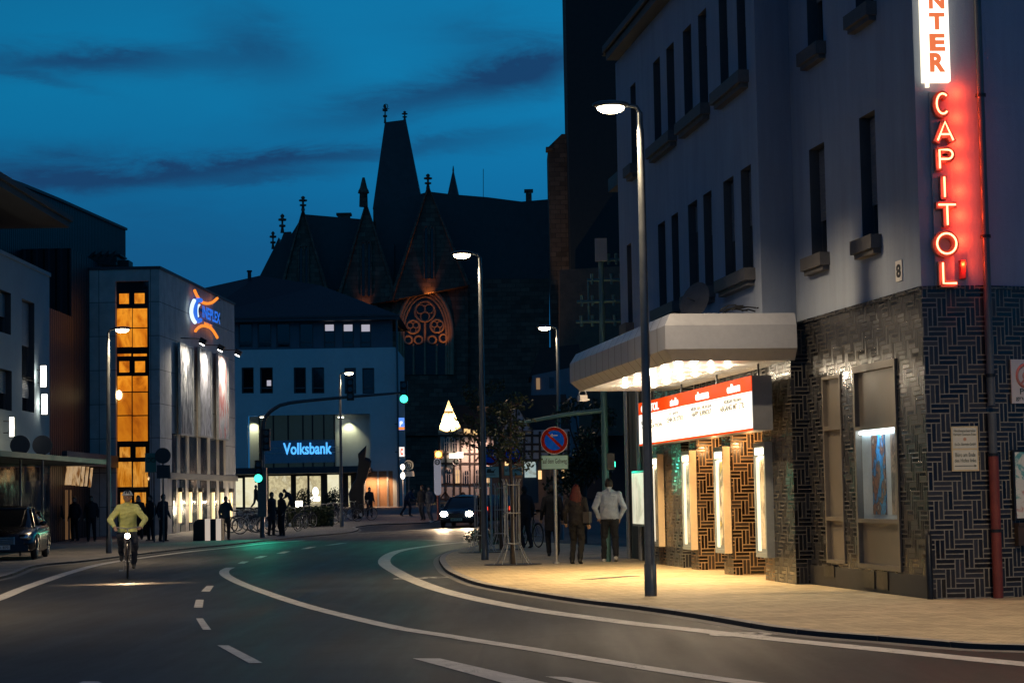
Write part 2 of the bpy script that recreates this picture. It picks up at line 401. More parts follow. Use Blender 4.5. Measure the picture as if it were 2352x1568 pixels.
def pave_mat(name, col, sx=.2, sy=.1):
    m, t, b = newmat(name); tc = t.n('ShaderNodeTexCoord').outputs['Object']
    br = t.n('ShaderNodeTexBrick'); mp = t.n('ShaderNodeMapping'); mp.inputs['Rotation'].default_value = (0, 0, .7); t.l(tc, mp.inputs['Vector']); t.l(mp.outputs[0], br.inputs['Vector'])
    br.inputs['Scale'].default_value = 1; br.inputs['Brick Width'].default_value = sx; br.inputs['Row Height'].default_value = sy; br.inputs['Mortar Size'].default_value = .005
    br.inputs['Color1'].default_value = (*[v*.8 for v in col], 1); br.inputs['Color2'].default_value = (*[v*1.15 for v in col], 1); br.inputs['Mortar'].default_value = (*[v*.42 for v in col], 1)
    f = t.m('MULTIPLY_ADD', t.noise(tc, .9, 7, .7, .3), 1.3, .35)
    sp = t.m('GREATER_THAN', t.noise(tc, 7, 2), .74)
    c = t.mix(1, br.outputs['Color'], t.comb(f, f, f), 'MULTIPLY'); c = t.mix(t.m('MULTIPLY', sp, .7), c, tuple(v*.35 for v in col))
    t.l(c, b.inputs['Base Color']); b.inputs['Roughness'].default_value = .75
    bn = t.n('ShaderNodeBump'); bn.inputs['Strength'].default_value = .5; bn.inputs['Distance'].default_value = .008
    t.l(t.m('ADD', t.noise(tc, 45, 3), t.m('MULTIPLY', br.outputs['Fac'], -.6)), bn.inputs['Height']); t.l(bn.outputs[0], b.inputs['Normal']); return m
m_road = road_mat(); m_pave = pave_mat('pavers', (.46, .37, .23)); m_paveL = pave_mat('pavers_left', (.22, .20, .18))
m_kerb = M('granite', (.28, .27, .26), .7, var=.3, vs=8, bump=.4); m_gut = M('gutter', (.16, .155, .15), .7, var=.35, vs=9, bump=.3)
def paint_mat():
    m, t, b = newmat('road_paint'); tc = t.n('ShaderNodeTexCoord').outputs['Object']
    f = t.noise(tc, 5, 6, .7); w = t.m('GREATER_THAN', t.m('ADD', t.m('MULTIPLY', t.noise(tc, 30, 4, .7), .6), t.m('MULTIPLY', t.noise(tc, 3.5, 3), .4)), .585)
    c = t.ramp(f, [(.3, (.40, .385, .36)), (.7, (.66, .64, .60))]); t.l(t.mix(t.m('MULTIPLY', w, .75), c, (.10, .10, .095)), b.inputs['Base Color'])
    b.inputs['Roughness'].default_value = .6; return m
m_paint = paint_mat()
# ------------------------------------------------------------------ ground
mb = MB(); ys = [-20, 20, 60, 80]+list(range(90, 430, 20))+[420, 1500]; ys = sorted(set(ys)); xs = [-500, -60, -20, 0, 20, 60, 500]
for j, y in enumerate(ys):
    for x in xs: mb.v.append(Vector((x, y, gz(x, y))))
W_ = len(xs)
for j in range(len(ys)-1):
    for i in range(W_-1): mb.f.append([j*W_+i, j*W_+i+1, (j+1)*W_+i+1, (j+1)*W_+i]); mb.mi.append(0); mb.sm.append(False)
setp(ob('road', mb, m_road), kind='structure')
def G(px, py, h=0): return on_ground(px, py, h)
RK = [(1200, 1243), (1120, 1251), (1077, 1256), (1031, 1266), (1010, 1280), (1019, 1301), (1041, 1316), (1102, 1338), (1224, 1359), (1345, 1377), (1467, 1391), (1589, 1408), (1681, 1423), (1772, 1438), (1894, 1451), (2016, 1460), (2138, 1470), (2229, 1477), (2352, 1481), (2700, 1490)]
rk = smooth([G(x, y, .12) for x, y in RK], .5); rk = [Vector((p.x, p.y, 0)) for p in rk]
LK = [(-260, 1365), (0, 1324), (84, 1297), (194, 1286), (315, 1271), (439, 1257), (517, 1250), (605, 1240), (693, 1231), (780, 1223.5), (813, 1219), (823, 1214), (818, 1209), (868, 1203), (976, 1199), (1010, 1192), (1040, 1182), (1085, 1168)]
lk = smooth([G(x, y, .12) for x, y in LK], .8); lk = [Vector((p.x, p.y, 0)) for p in lk]
def pavement(nm, line, sgn, far, mat):
    """raised paving with granite kerb and gutter; sgn = side on which the paving lies"""
    inner = offs(line, .14*sgn)
    sheet(nm, [tuple(p) for p in zset(inner, 0)]+far, .12, mat)
    mb = MB(); strip(mb, zset(line, .122), zset(inner, .122)); mf = MB(); strip(mf, zset(line, .1218), zset(offs(line, -.015*sgn), -.02)); setp(ob('kerb_face', mf, M('kerb_dark', (.030, .030, .030), .9, var=.3, vs=6)), kind='structure'); setp(ob('kerb', mb, m_kerb), kind='structure')  # upright kerb face in a darker grey than the kerb top
    # joints between the kerb stones
    mb = MB(); acc = 0
    for a, b in zip(line, line[1:]):
        acc += (b-a).length
        if acc > 1.0:
            acc = 0; d = (b-a).normalized(); nn = Vector((-d.y, d.x, 0))*sgn; z = gz(b.x, b.y)
            mb.hexa([b+nn*-.020+Vector((0, 0, z)), b+nn*-.020+d*.012+Vector((0, 0, z)), b+nn*.14+d*.012+Vector((0, 0, z)), b+nn*.14+Vector((0, 0, z)), b+nn*-.018+Vector((0, 0, z+.0635)), b+nn*-.018+d*.012+Vector((0, 0, z+.0635)), b+nn*.14+d*.012+Vector((0, 0, z+.0635)), b+nn*.14+Vector((0, 0, z+.0635))])
    setp(ob('kerb_joints', mb, M('joint', (.04, .04, .04), .9, var=0)), kind='structure')
    mb = MB(); strip(mb, zset(offs(line, -.016*sgn), .012), zset(offs(line, -.15*sgn), .004)); setp(ob('gutter', mb, m_gut), kind='structure')
pavement('pavement_right', rk, 1, [(25, 14), (25, 60), (6, 60), (3.2, 58)], m_pave)
pavement('pavement_left', lk, 1, [(-2, 150), (-6, 152), (-45, 150), (-45, 40), (-20, 34)], m_paveL)
def line_px(nm, pts, w, h=.005, step=.7):
    L = smooth([G(x, y) for x, y in pts], step); mb = MB(); strip(mb, zset(offs(L, w/2), h), zset(offs(L, -w/2), h)); return setp(ob(nm, mb, m_paint), kind='structure')
line_px('lane_line', [(1095, 1243), (1040, 1247), (980, 1254), (920, 1264), (890, 1277), (884, 1294), (919, 1317), (955, 1334), (1010, 1354), (1102, 1377), (1224, 1400), (1345, 1417), (1467, 1433), (1589, 1446), (1711, 1460), (1833, 1473), (2016, 1491), (2199, 1510), (2352, 1525), (2600, 1548)], .30)
line_px('lane_line', [(530, 1303), (517, 1309), (516, 1318), (530, 1328), (560, 1342), (620, 1364), (700, 1390), (800, 1416), (919, 1443), (1010, 1457), (1102, 1472), (1224, 1491), (1345, 1511), (1467, 1531), (1589, 1550), (1711, 1567), (1900, 1594)], .21)
line_px('edge_line', [(-120, 1415), (0, 1373), (48, 1353), (110, 1331), (165, 1313), (220, 1298), (275, 1288), (330, 1280), (439, 1266), (517, 1258), (605, 1248), (700, 1240.5)], .26)
def poly_px(nm, polys, h=.005):
    mb = MB()
    for p in polys: mb.add([G(x, y)+Vector((0, 0, h)) for x, y in p], [tuple(range(len(p)))])
    return setp(ob(nm, mb, m_paint), kind='structure')
poly_px('lane_dash', [[(462, 1358), (482, 1358), (491, 1345), (475, 1345)], [(445, 1395), (465, 1395), (468, 1377), (450, 1377)], [(450, 1420), (466, 1446), (485, 1446), (466, 1420)], [(499, 1482), (572, 1523), (603, 1522), (525, 1482)], [(165, 1575), (250, 1575), (225, 1565), (190, 1565)]])
poly_px('lane_dash', [[(545, 1294), (560, 1294), (572, 1289), (556, 1289)], [(582, 1281.5), (600, 1281), (615, 1276), (598, 1276.5)], [(634, 1271), (652, 1270.5), (668, 1265.5), (652, 1266)], [(690, 1260.5), (706, 1260), (728, 1255), (712, 1255.5)], [(745, 1252), (765, 1251), (800, 1246), (780, 1247)]])
poly_px('turn_wedge', [[(948, 1512), (1190, 1578), (1300, 1578), (1010, 1512)]])
poly_px('turn_wedge', [[(1250, 1553), (1370, 1580), (1450, 1580), (1300, 1555)]])
line_px('lane_line', [(870, 1240), (960, 1239), (1050, 1243), (1120, 1240)], .15)
line_px('lane_line', [(800, 1226), (880, 1221), (960, 1216), (1030, 1213)], .14)
line_px('lane_line', [(850, 1232), (950, 1229), (1060, 1226)], .12)
# bicycle pictograms on the cycle lane
def bike_mark(px, py, rz, s):
    c = G(px, py); mb = MB(); rot = Matrix.Rotation(rz, 3, 'Z'); fl = lambda x, y: c+rot @ Vector((x*s, y*s, 0))+Vector((0, 0, .006))
    def seg(a, b, w=.05):
        d = Vector((b[0]-a[0], b[1]-a[1])).normalized()*w; mb.add([fl(a[0]-d.y, a[1]+d.x), fl(a[0]+d.y, a[1]-d.x), fl(b[0]+d.y, b[1]-d.x), fl(b[0]-d.y, b[1]+d.x)], [(0, 1, 2, 3)])
    for cx in (-.55, .55):
        for k in range(16):
            a, b = 2*PI*k/16, 2*PI*(k+1)/16; mb.add([fl(cx+.34*math.cos(a), .34*math.sin(a)), fl(cx+.34*math.cos(b), .34*math.sin(b)), fl(cx+.25*math.cos(b), .25*math.sin(b)), fl(cx+.25*math.cos(a), .25*math.sin(a))], [(0, 1, 2, 3)])
    P = dict(r=(-.55, 0), b=(-.05, 0), s=(-.2, .5), h=(.35, .5), f=(.55, 0))
    for a, b in ('rb', 'rs', 'bs', 'sh', 'bh', 'hf'): seg(P[a], P[b], .04)
    seg((-.32, .56), (-.08, .56)); seg((.35, .5), (.3, .72)); seg((.3, .72), (.5, .72))
    setp(ob('bicycle_marking', mb, m_paint), kind='structure')
bike_mark(1822, 1456, R(-10), 1.0); bike_mark(1010, 1327, R(0), 1.0)
# drain grate and slot in the right pavement
a = G(1348, 1330, .12); b = G(1455, 1322, .12); mb = MB(); d = (b-a).normalized(); nn = Vector((-d.y, d.x, 0))*.13
mb.hexa([a-nn-Vector((0, 0, .01)), b-nn-Vector((0, 0, .01)), b+nn-Vector((0, 0, .01)), a+nn-Vector((0, 0, .01)), a-nn+Vector((0, 0, .004)), b-nn+Vector((0, 0, .004)), b+nn+Vector((0, 0, .004)), a+nn+Vector((0, 0, .004))])
solo('drain_grate', mb, M('iron', (.03, .028, .025), .55, .6), 'long dark slot drain grate set in the bright pavement before the cinema canopy', 'drain grate')
# ------------------------------------------------------------------ common materials
m_pole = M('pole_paint', (.075, .085, .095), .35, .3, var=.25, vs=6, spec=.6); m_alu = M('galvanised', (.42, .42, .40), .42, .7, var=.2, vs=9)
m_black = M('black_metal', (.012, .013, .014), .4, .3, var=.2); m_glass = M('dark_glass', (.008, .010, .013), .06, var=.3, vs=.8, spec=.8)
m_lamp = emis('lamp_glow', (1, .80, .50), 30); m_plaster = M('plaster', (.34, .35, .37), .85, var=.14, vs=.7, bump=.35, bs=60)
def plaster_mat(name, col):
    m, t, b = newmat(name); MATS[name] = m; tc = t.n('ShaderNodeTexCoord').outputs['Object']; x, y, _ = t.sep(uvco(t))
    st = t.noise(t.comb(t.m('MULTIPLY', x, 2.6), t.m('MULTIPLY', y, .28)), 1.2, 6, .65, .3); bl = t.noise(tc, .45, 5, .6); fn = t.noise(tc, 26, 3, .7)
    f = t.m('ADD', t.m('ADD', t.m('MULTIPLY', st, .5), t.m('MULTIPLY', bl, .35)), t.m('MULTIPLY', fn, .15)); f = t.m('MULTIPLY_ADD', f, 2.4, -.7, clamp=True)
    t.l(t.mix(f, tuple(v*.72 for v in col), tuple(v*1.14 for v in col)), b.inputs['Base Color']); b.inputs['Roughness'].default_value = .88
    bn = t.n('ShaderNodeBump'); bn.inputs['Strength'].default_value = .5; bn.inputs['Distance'].default_value = .012; t.l(t.m('ADD', t.noise(tc, 70, 3, .7), t.m('MULTIPLY', bl, .6)), bn.inputs['Height']); t.l(bn.outputs[0], b.inputs['Normal']); return m
m_plaster = plaster_mat('plaster_street', (.29, .345, .445))
m_sill = M('sill_stone', (.085, .085, .09), .75, var=.3, vs=6, bump=.3); m_white = M('white_paint', (.72, .70, .66), .45, var=.1, vs=2)
m_shut = M('shutter', (.16, .17, .19), .5, var=.2); m_frame = M('window_frame', (.07, .07, .075), .5, var=.2)
m_rubber = M('rubber', (.012, .012, .012), .8, var=.2); m_chrome = M('chrome', (.6, .6, .6), .15, 1, var=.05)
# ------------------------------------------------------------------ street lamps
def street_lamp(px, py, side, H, en, label, rot=0):
    b = G(px, py, .12); r = thing('street_lamp', label, 'street lamp', b, rot, 'street lamps along the bend')
    mb = MB(); mb.tube([(0, 0, 0), (0, 0, .45), (0, 0, .46), (0, 0, H*.5), (0, 0, H-.25), (0, 0, H-.24), (0, 0, H)], [.088, .088, .074, .062, .050, .040, .038], 16); ob('pole', mb, m_pole, r)
    mb = MB(); mb.tube([(0, 0, H-.02), (side*.05, 0, H+.08), (side*.22, 0, H+.11)], [.036, .03, .026], 8); ob('arm', mb, m_pole, r)
    mb = MB(); hx = side*.42; prof = [(.0, .05), (.10, .055), (.2, .05), (.26, .02)]
    for s_ in (0,): mb.ball((hx, 0, H+.12), .27, .14, .06, 16)
    hd = ob('lamp_head', mb, m_pole, r)
    mb = MB(); mb.ball((hx, 0, H+.070), .20, .13, .085, 14); dl = ob('lamp_glass', mb, m_lamp, r)
    light('SPOT', 'lamp_light', (hx, 0, H-.05), en*.5, (1, .74, .45), r, shadow_soft_size=.05, spot_size=R(142), spot_blend=.55)
    return r
street_lamp(1495, 1368, -1, 6.95, 1900, 'nearest tall street lamp on the bright pavement before the cinema sign')
street_lamp(1114, 1285, -1, 7.05, 650, 'tall street lamp at the pavement corner beside the caged sapling')
street_lamp(250, 1270, 1, 6.55, 1700, 'street lamp at the left kerb in front of the yellow stair window')
street_lamp(785, 1210, 1, 7.0, 420, 'street lamp before the bank beside the dark sculpture')
street_lamp(1289, 1239, -1, 7.0, 380, 'slim street lamp behind the round no parking sign')

lo = street_lamp(1495, 1368, -1, 6.95, 2600, 'next street lamp of the row just outside the right edge of the frame'); lo.location = (7.3, 20.0, .12)

lo = street_lamp(250, 1270, 1, 6.55, 2600, 'next street lamp of the left row just outside the left edge of the frame'); lo.location = (-11.6, 35.0, .12)
# ------------------------------------------------------------------ the cinema on the corner
m_tile = tile_mat('glazed_brick', .128, (.014, .015, .020), (.25, .235, .205), .07)
m_tileF = tile_mat('glazed_brick_front', .128, (.007, .008, .011), (.085, .080, .075), .065)
m_rev = M('reveal_shade', (.06, .065, .075), .8, var=.2)  # shade inside the window openings, put into a darker reveal colour
m_tile2 = tile_mat('fin_brick', .130, (.024, .016, .012), (.42, .27, .15), .075)
C0 = G(2140, 1375, .12); d2 = Vector((-.165, 1, 0)).normalized()
F2 = Fr(C0, d2, True)                       # wall right of the canopy, u runs away from the camera
_, ZT = F2.uz(2125, 658); L2 = F2.uz(1830, 742)[0]
HT = 13.0
cin = thing('cinema_building', 'pale grey cinema with dark glazed brick ground floor and white canopy on the right corner', 'cinema', (C0.x, C0.y, .12))
def rects(F, L): # (xl, ytop, ybot, xr)
    o = []
    for xl, yt, yb, xr in L:
        u1, z1 = F.uz(xl, yt); _, z0 = F.uz(xl, yb); u0, _ = F.uz(xr, (yt+yb)/2); o.append((min(u0, u1), max(u0, u1), z0, z1))
    return o
W2 = rects(F2, [(1858, 345, 596, 1897), (1973, 272, 556, 2014), (1848, -160, 128, 1888), (1957, -260, 42, 2003)])
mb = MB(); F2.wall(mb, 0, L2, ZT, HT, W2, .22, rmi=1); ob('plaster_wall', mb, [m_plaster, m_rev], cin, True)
def window(F, h, parent, rt, shut=.62, sill=True, depth=.22, frame=m_frame, sillw=.16, glass=m_glass):
    a, b, c, d = h; mb = MB(); F.box(mb, a, b, c, d, -depth-.03, -depth)
    w = ob('window', mb, glass, rt, True)
    mb = MB(); t = .05
    for q in ((a, a+t, c, d), (b-t, b, c, d), (a+t, b-t, c, c+t), (a+t, b-t, d-t, d)): F.box(mb, *q, -depth, -depth+.05)
    sub('frame', mb, frame, w, rt)
    if shut:
        mb = MB(); z = d-.04
        while z > d-(d-c)*shut: F.box(mb, a+t, b-t, z-.05, z-.006, -depth+.052, -depth+.075); z -= .052
        sub('roller_shutter', mb, m_shut, w, rt)
    if sill:
        mb = MB(); F.box(mb, a-.12, b+.12, c-.2, c-.003, -.02, sillw); F.box(mb, a-.08, b+.08, c-.27, c-.2, .0, sillw*.7); sub('sill', mb, m_sill, w, rt)
for k, h in enumerate(W2): window(F2, h, cin, cin, (.66, .70, .6, .3)[k])
# brick ground floor with the display openings
E = rects(F2, [(1961, 842, 1302, 2066), (1889, 866, 1290, 1937)])
mb = MB(); F2.wall(mb, 0, L2, .12, ZT, E, .12); F2.box(mb, 0, L2, ZT-.035, ZT+.02, .0, .025); ob('brick_wall', mb, m_tileF, cin, True)
m_case = M('case_bronze', (.17, .15, .125), .5, .2, var=.2, vs=5)
plint = MB(); F2.box(plint, 0, L2, .10, .42, .003, .03); ob('plinth', plint, M('plinth', (.035, .034, .036), .6, var=.3, vs=4), cin, True)
mb = MB()
for xl, yt, yb, xr in ((1990, 1308, 1347, 2015), (2020, 1310, 1352, 2046), (1898, 1296, 1322, 1922)):
    a, b, c, d = rects(F2, [(xl, yt, yb, xr)])[0]; mb = MB(); F2.box(mb, a, b, c, d, .031, .045); ob('cellar_vent', mb, m_black, cin, True)
# bronze panels: showcase with glass, blind panels above and below
a, b, c, d = E[0]; mb = MB(); t = .07
zg1 = F2.uz(1965, 990)[1]; zg0 = F2.uz(1970, 1190)[1]
for q in ((a, a+t, c, d), (b-t, b, c, d), (a+t, b-t, c, c+t), (a+t, b-t, d-.1, d), (a+t, b-t, zg1, zg1+.06), (a+t, b-t, zg0-.06, zg0)): F2.box(mb, *q, -.10, .03)
ob('showcase_frame', mb, m_case, cin, True)
mb = MB(); F2.box(mb, a+t, b-t, c+t, zg0-.06, -.10, -.04); ob('blind_panel', mb, m_case, cin, True)
mb = MB(); F2.box(mb, a+t, b-t, zg1+.06, d-.1, -.10, -.04); ob('blind_panel', mb, m_case, cin, True)
a2, b2, c2, d2_ = E[1]; mb = MB(); F2.box(mb, a2, b2, c2, d2_, -.10, -.05)
z1_ = F2.uz(1893, 1080)[1]; z2_ = F2.uz(1893, 1190)[1]; t2 = .05
for q in ((a2, a2+t2, c2, d2_), (b2-t2, b2, c2, d2_), (a2+t2, b2-t2, c2, c2+t2), (a2+t2, b2-t2, d2_-t2, d2_), (a2+t2, b2-t2, z2_-.03, z2_+.03), (a2+t2, b2-t2, F2.uz(1893, 985)[1]-.03, F2.uz(1893, 985)[1]+.03)): F2.box(mb, *q, -.05, .02)
ob('narrow_panel', mb, m_case, cin, True)
pw = thing('poster_showcase', 'lit glass poster showcase with blue film poster in the dark brick wall', 'showcase', tuple(F2.p((a+b)/2, zg0, -.1)))
mb = MB(); F2.box(mb, a+t, b-t, zg0, zg1, -.075, -.065); sub('back_panel', mb, M('case_back', (.35, .42, .45), .5, var=.2), pw, pw)
m_post1 = pic_mat('poster_blue', [(.01, .02, .04), (.02, .10, .28), (.03, .26, .55), (.02, .03, .05), (.30, .14, .08), (.02, .02, .03), (.5, .45, .4)], 5.5, stretch=(1, .6), seed=4)
m_post2 = pic_mat('poster_dark', [(.02, .02, .03), (.3, .25, .2), (.05, .05, .06), (.4, .38, .35)], 3, stretch=(1, .6), seed=9)
w_ = b-a-2*t; mb = MB(); F2.box(mb, a+t+w_*.40, a+t+w_*.74, zg0+.06, zg1-.08, -.064, -.055); sub('poster', mb, m_post1, pw, pw)
mb = MB(); F2.box(mb, a+t+w_*.03, a+t+w_*.26, zg0+.06, zg1-.08, -.064, -.055); sub('poster', mb, m_post2, pw, pw)
mb = MB(); F2.box(mb, a+t+.02, b-t-.02, zg1-.05, zg1-.015, -.05, -.02); sub('tube_lamp', mb, emis('case_tube', (.8, .95, 1), 14), pw, pw)
light('AREA', 'case_light', tuple(F2.p((a+b)/2, zg1-.06, -.02)-Vector(pw.location)), 7, (.75, .9, 1), pw, rot=aim((0, 0, -1)), shape='RECTANGLE', size=.7, size_y=.08)
# jog and the projecting upper front of the left wing
q = ray(1830, 742)
P2e = F2.p(L2, 0); PU = Vector((3.95, 32.5, 0)); dU = Vector((-.134, 1, 0)).normalized(); FU = Fr(PU, dU, True); LU = FU.uz(1421, 500)[0]
PL = Vector((4.37, 32.5, 0)); FL = Fr(PL, dU, True)
ZU = 4.15; ZE = 10.9
top_px = lambda x: x
WU = rects(FU, [(1500, 147, 340, 1518), (1530, 112, 318, 1550), (1568, 72, 285, 1590), (1603, 38, 262, 1625), (1650, -12, 222, 1672), (1690, -55, 190, 1713),
                (1511, 520, 712, 1530), (1542, 497, 700, 1560), (1580, 470, 682, 1604), (1615, 447, 668, 1637), (1661, 418, 650, 1688), (1701, 392, 632, 1728), (1449, 262, 430, 1463), (1440, 588, 740, 1452)])
zt = sum(h[3] for h in WU[:6])/6; zb_ = sum(h[2] for h in WU[:6])/6; zt2 = sum(h[3] for h in WU[6:12])/6; zb2 = sum(h[2] for h in WU[6:12])/6
WU = [(a_, b_, zb_, zt) if k < 6 or k == 12 else (a_, b_, zb2, zt2) for k, (a_, b_, c_, d_) in enumerate(WU)]
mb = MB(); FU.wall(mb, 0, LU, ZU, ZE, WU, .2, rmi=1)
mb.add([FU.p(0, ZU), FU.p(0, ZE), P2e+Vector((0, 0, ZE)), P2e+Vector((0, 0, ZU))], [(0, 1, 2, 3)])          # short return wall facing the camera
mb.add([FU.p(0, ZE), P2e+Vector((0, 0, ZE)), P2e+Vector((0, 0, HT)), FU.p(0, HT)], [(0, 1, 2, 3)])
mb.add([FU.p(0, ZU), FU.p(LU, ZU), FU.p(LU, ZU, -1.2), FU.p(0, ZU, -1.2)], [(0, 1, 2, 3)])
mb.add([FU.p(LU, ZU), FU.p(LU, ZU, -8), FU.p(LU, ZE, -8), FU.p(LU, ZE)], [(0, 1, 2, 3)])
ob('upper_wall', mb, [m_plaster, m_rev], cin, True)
for k, h in enumerate(WU): window(FU, h, cin, cin, (.0, .0, .0, .3, .45, .5, 0, 0, .3, .4, .6, .55, 0, 0)[k], sill=False, depth=.2)
mb = MB()
for i, j in ((0, 1), (2, 3), (4, 5), (6, 7), (8, 9), (10, 11), (12, 12), (13, 13)):
    a_, b_ = min(WU[i][0], WU[j][0]), max(WU[i][1], WU[j][1]); c_ = WU[i][2]
    mb = MB(); FU.box(mb, a_-.12, b_+.12, c_-.2, c_-.003, -.02, .18); FU.box(mb, a_-.05, b_+.05, c_-.28, c_-.2, 0, .12); ob('window_sill', mb, m_sill, cin, True)
mb = MB(); FU.box(mb, -.3, LU-.3, ZE, ZE+.16, -.2, .26); FU.box(mb, -.3, LU-.3, ZE+.16, ZE+.30, .16, .34); ob('eaves', mb, M('eaves', (.07, .075, .085), .8, var=.2), cin, True)
mb = MB(); mb.prism([FU.p(-.3, ZE+.16, .3), FU.p(-.3, ZE+4.5, -4.5), FU.p(-.3, ZE+.16, -9)], FU.d*(LU+.3)); ob('roof', mb, M('slate', (.03, .03, .034), .6, var=.3, vs=3, bump=.4, bs=9), cin, True)
mb = MB(); F2.box(mb, 0, L2, HT, HT+.4, -3, .5); mb.hexa([F2.p(0, HT, -9), F2.p(L2, HT, -9), F2.p(L2, HT, 0), F2.p(0, HT, 0), F2.p(0, HT+3, -9), F2.p(L2, HT+3, -9), F2.p(L2, HT+3, -3), F2.p(0, HT+3, -3)]); ob('corner_roof', mb, m_sill, cin, True)
# ground floor of the left wing: pier, recess, fins
mb = MB(); uf = FL.uz(1780, 1329)[0]
FL.box(mb, 0.0, uf, .1, ZU, -1.6, 0); ob('pier_wall', mb, m_tileF, cin, True)
mb = MB(); FL.box(mb, uf, 9.6, 2.62, ZU, -1.25, -.35); ob('lintel_wall', mb, m_tile, cin, True)
mb = MB(); FL.box(mb, uf, 10.2, .1, 2.62, -1.6, -1.25); ob('recess_wall', mb, m_tile, cin, True)
mb = MB(); FL.box(mb, 8.35, LU, .1, ZU, -1.25, -.02); ob('end_wall', mb, m_tile, cin, True)
mb = MB()
for u in (8.37, 9.0): pass
FIN = [(1778, 1738, 1018, 1282), (1680, 1645, 1028, 1273), (1602, 1567, 1037, 1263), (1527, 1499, 1047, 1255)]
finu = []
for k, (xr, xl, yt, yb) in enumerate(FIN):
    pitch = 1.98; u = uf+.0+k*pitch
    finu.append(u)
for k, (xr, xl, yt, yb) in enumerate(FIN):
    fp = Fr((PL+FL.n*.0), dU, True)
    u_a = FL.uz((xr if k == 0 else xr)-1, (yt+yb)/2, .0)[0]; finu[k] = u_a
zc0, zc1 = .50, 2.38
for k, u in enumerate(finu):
    mb = MB(); FL.box(mb, u+.02, u+.72, .1, 2.62, -1.25, -.02) ; ob('brick_fin', mb, m_tile2, cin, True)
m_cream = M('cream_case', (.62, .48, .33), .5, var=.1, vs=3); m_greyc = M('case_side', (.22, .25, .27), .5, var=.15, vs=3)
posters = [pic_mat('poster_%s' % n, c, 2.4, stretch=(1, .7), seed=s) for n, c, s in (('brown', [(.08, .06, .04), (.5, .42, .3), (.7, .65, .55), (.15, .12, .1)], 1), ('yellow', [(.5, .5, .48), (.75, .7, .6), (.1, .1, .1), (.65, .5, .05)], 2), ('grey', [(.5, .5, .5), (.1, .12, .14), (.6, .6, .58), (.25, .1, .08)], 3), ('pale', [(.4, .4, .36), (.6, .55, .45), (.2, .2, .2)], 5))]
lab = ['nearest lit poster case on its brick fin beside the dark brick pier', 'second lit poster case from the brick pier with yellow poster', 'third lit poster case from the brick pier', 'fourth lit poster case partly behind the near street lamp pole']
for k, u in enumerate(finu):
    th = thing('poster_case', lab[k], 'poster case', tuple(FL.p(u+.35, zc0, 0)), group='poster cases on brick fins under the marquee')
    mb = MB(); a_, b_ = u, u+.74
    FL.box(mb, a_, a_+.035, zc0, zc1, 0, .13); sub('case_side', mb, m_cream if k else m_greyc, th, th)
    mb = MB(); FL.box(mb, a_+.035, b_, zc0, zc0+.07, 0, .13); FL.box(mb, a_+.035, b_, zc1-.07, zc1, 0, .13); FL.box(mb, b_-.04, b_, zc0+.07, zc1-.07, 0, .13); FL.box(mb, a_+.035, a_+.08, zc0+.07, zc1-.07, .10, .13); FL.box(mb, a_+.035, b_-.04, zc0+.07, zc1-.07, 0, .10); sub('case_frame', mb, m_greyc, th, th)
    mb = MB(); FL.box(mb, a_+.12, b_-.32, zc0+.14, zc1-.26, .101, .106); sub('poster', mb, posters[k], th, th)
    mb = MB(); FL.box(mb, b_-.28, b_-.06, zc0+.1, zc1-.24, .101, .106); sub('side_panel', mb, M('opal', (.6, .6, .55), .5, var=0, emit=(1, .93, .72), es=.7), th, th)
    mb = MB(); FL.box(mb, a_+.12, b_-.06, zc1-.20, zc1-.09, .101, .122); sub('tube_lamp', mb, emis('case_lamp', (1, .86, .56), 5), th, th)
    light('AREA', 'case_light', tuple(FL.p(u+.35, zc1-.22, .125)-Vector(th.location)), 3.5, (1, .80, .5), th, rot=aim(FL.n*.1+Vector((0, 0, -1))), shape='RECTANGLE', size=.45, size_y=.06)
    light('POINT', 'fin_light', tuple(FL.p(u-.5, 2.4, -.25)-Vector(th.location)), 34, (1, .56, .22), th, shadow_soft_size=.03)
# the wide display beside the last fin, behind the lamp pole
ue = FL.uz(1497, 1150)[0]; uu = FL.uz(1458, 1150)[0]
th = thing('display_case', 'wide bright display case left of the near street lamp pole', 'display case', tuple(FL.p(ue, .9, 0)))
z1e = FL.uz(1478, 1080)[1]; z0e = FL.uz(1478, 1208)[1]
mb = MB(); FL.box(mb, ue, uu, z0e, z1e, -.02, .06); sub('case_body', mb, m_greyc, th, th)
mb = MB(); FL.box(mb, ue+.05, uu-.05, z0e+.05, z1e-.05, .061, .066); sub('lit_panel', mb, pic_mat('lit_display', [(.55, .52, .35), (.9, .85, .62), (.7, .68, .5)], 1.2, emit=.9), th, th)
# ---- canopy
cp = [FU.p(0, 0)] ; zc = [(4.36, .10), (4.17, 0), (3.80, 0), (3.62, .16)]
B = Vector((2.38, 32.05, 0)); A = Vector((4.46+.0, 32.32, 0)); Cc = Vector((1.14, 41.1, 0)); Dd = Vector((3.1, 41.6, 0))
cen = (A+B+Cc+Dd)/4
def plan(ins, z):
    L = [A, B, Cc, Dd]; o = []
    dAB = (B-A).normalized(); dBC = (Cc-B).normalized(); dCD = (Dd-Cc).normalized()
    nAB = Vector((-dAB.y, dAB.x, 0)); nBC = Vector((-dBC.y, dBC.x, 0)); nCD = Vector((-dCD.y, dCD.x, 0))
    s_ = lambda nn, p: nn if (cen-p).dot(nn) > 0 else -nn
    nAB = s_(nAB, A); nBC = s_(nBC, B); nCD = s_(nCD, Cc)
    pts = [A+nAB*ins, B+(nAB+nBC)*ins, Cc+(nBC+nCD)*ins, Dd+nCD*ins]
    return [p+Vector((0, 0, z)) for p in pts]
mb = MB(); rings = [plan(i, z) for z, i in zc]
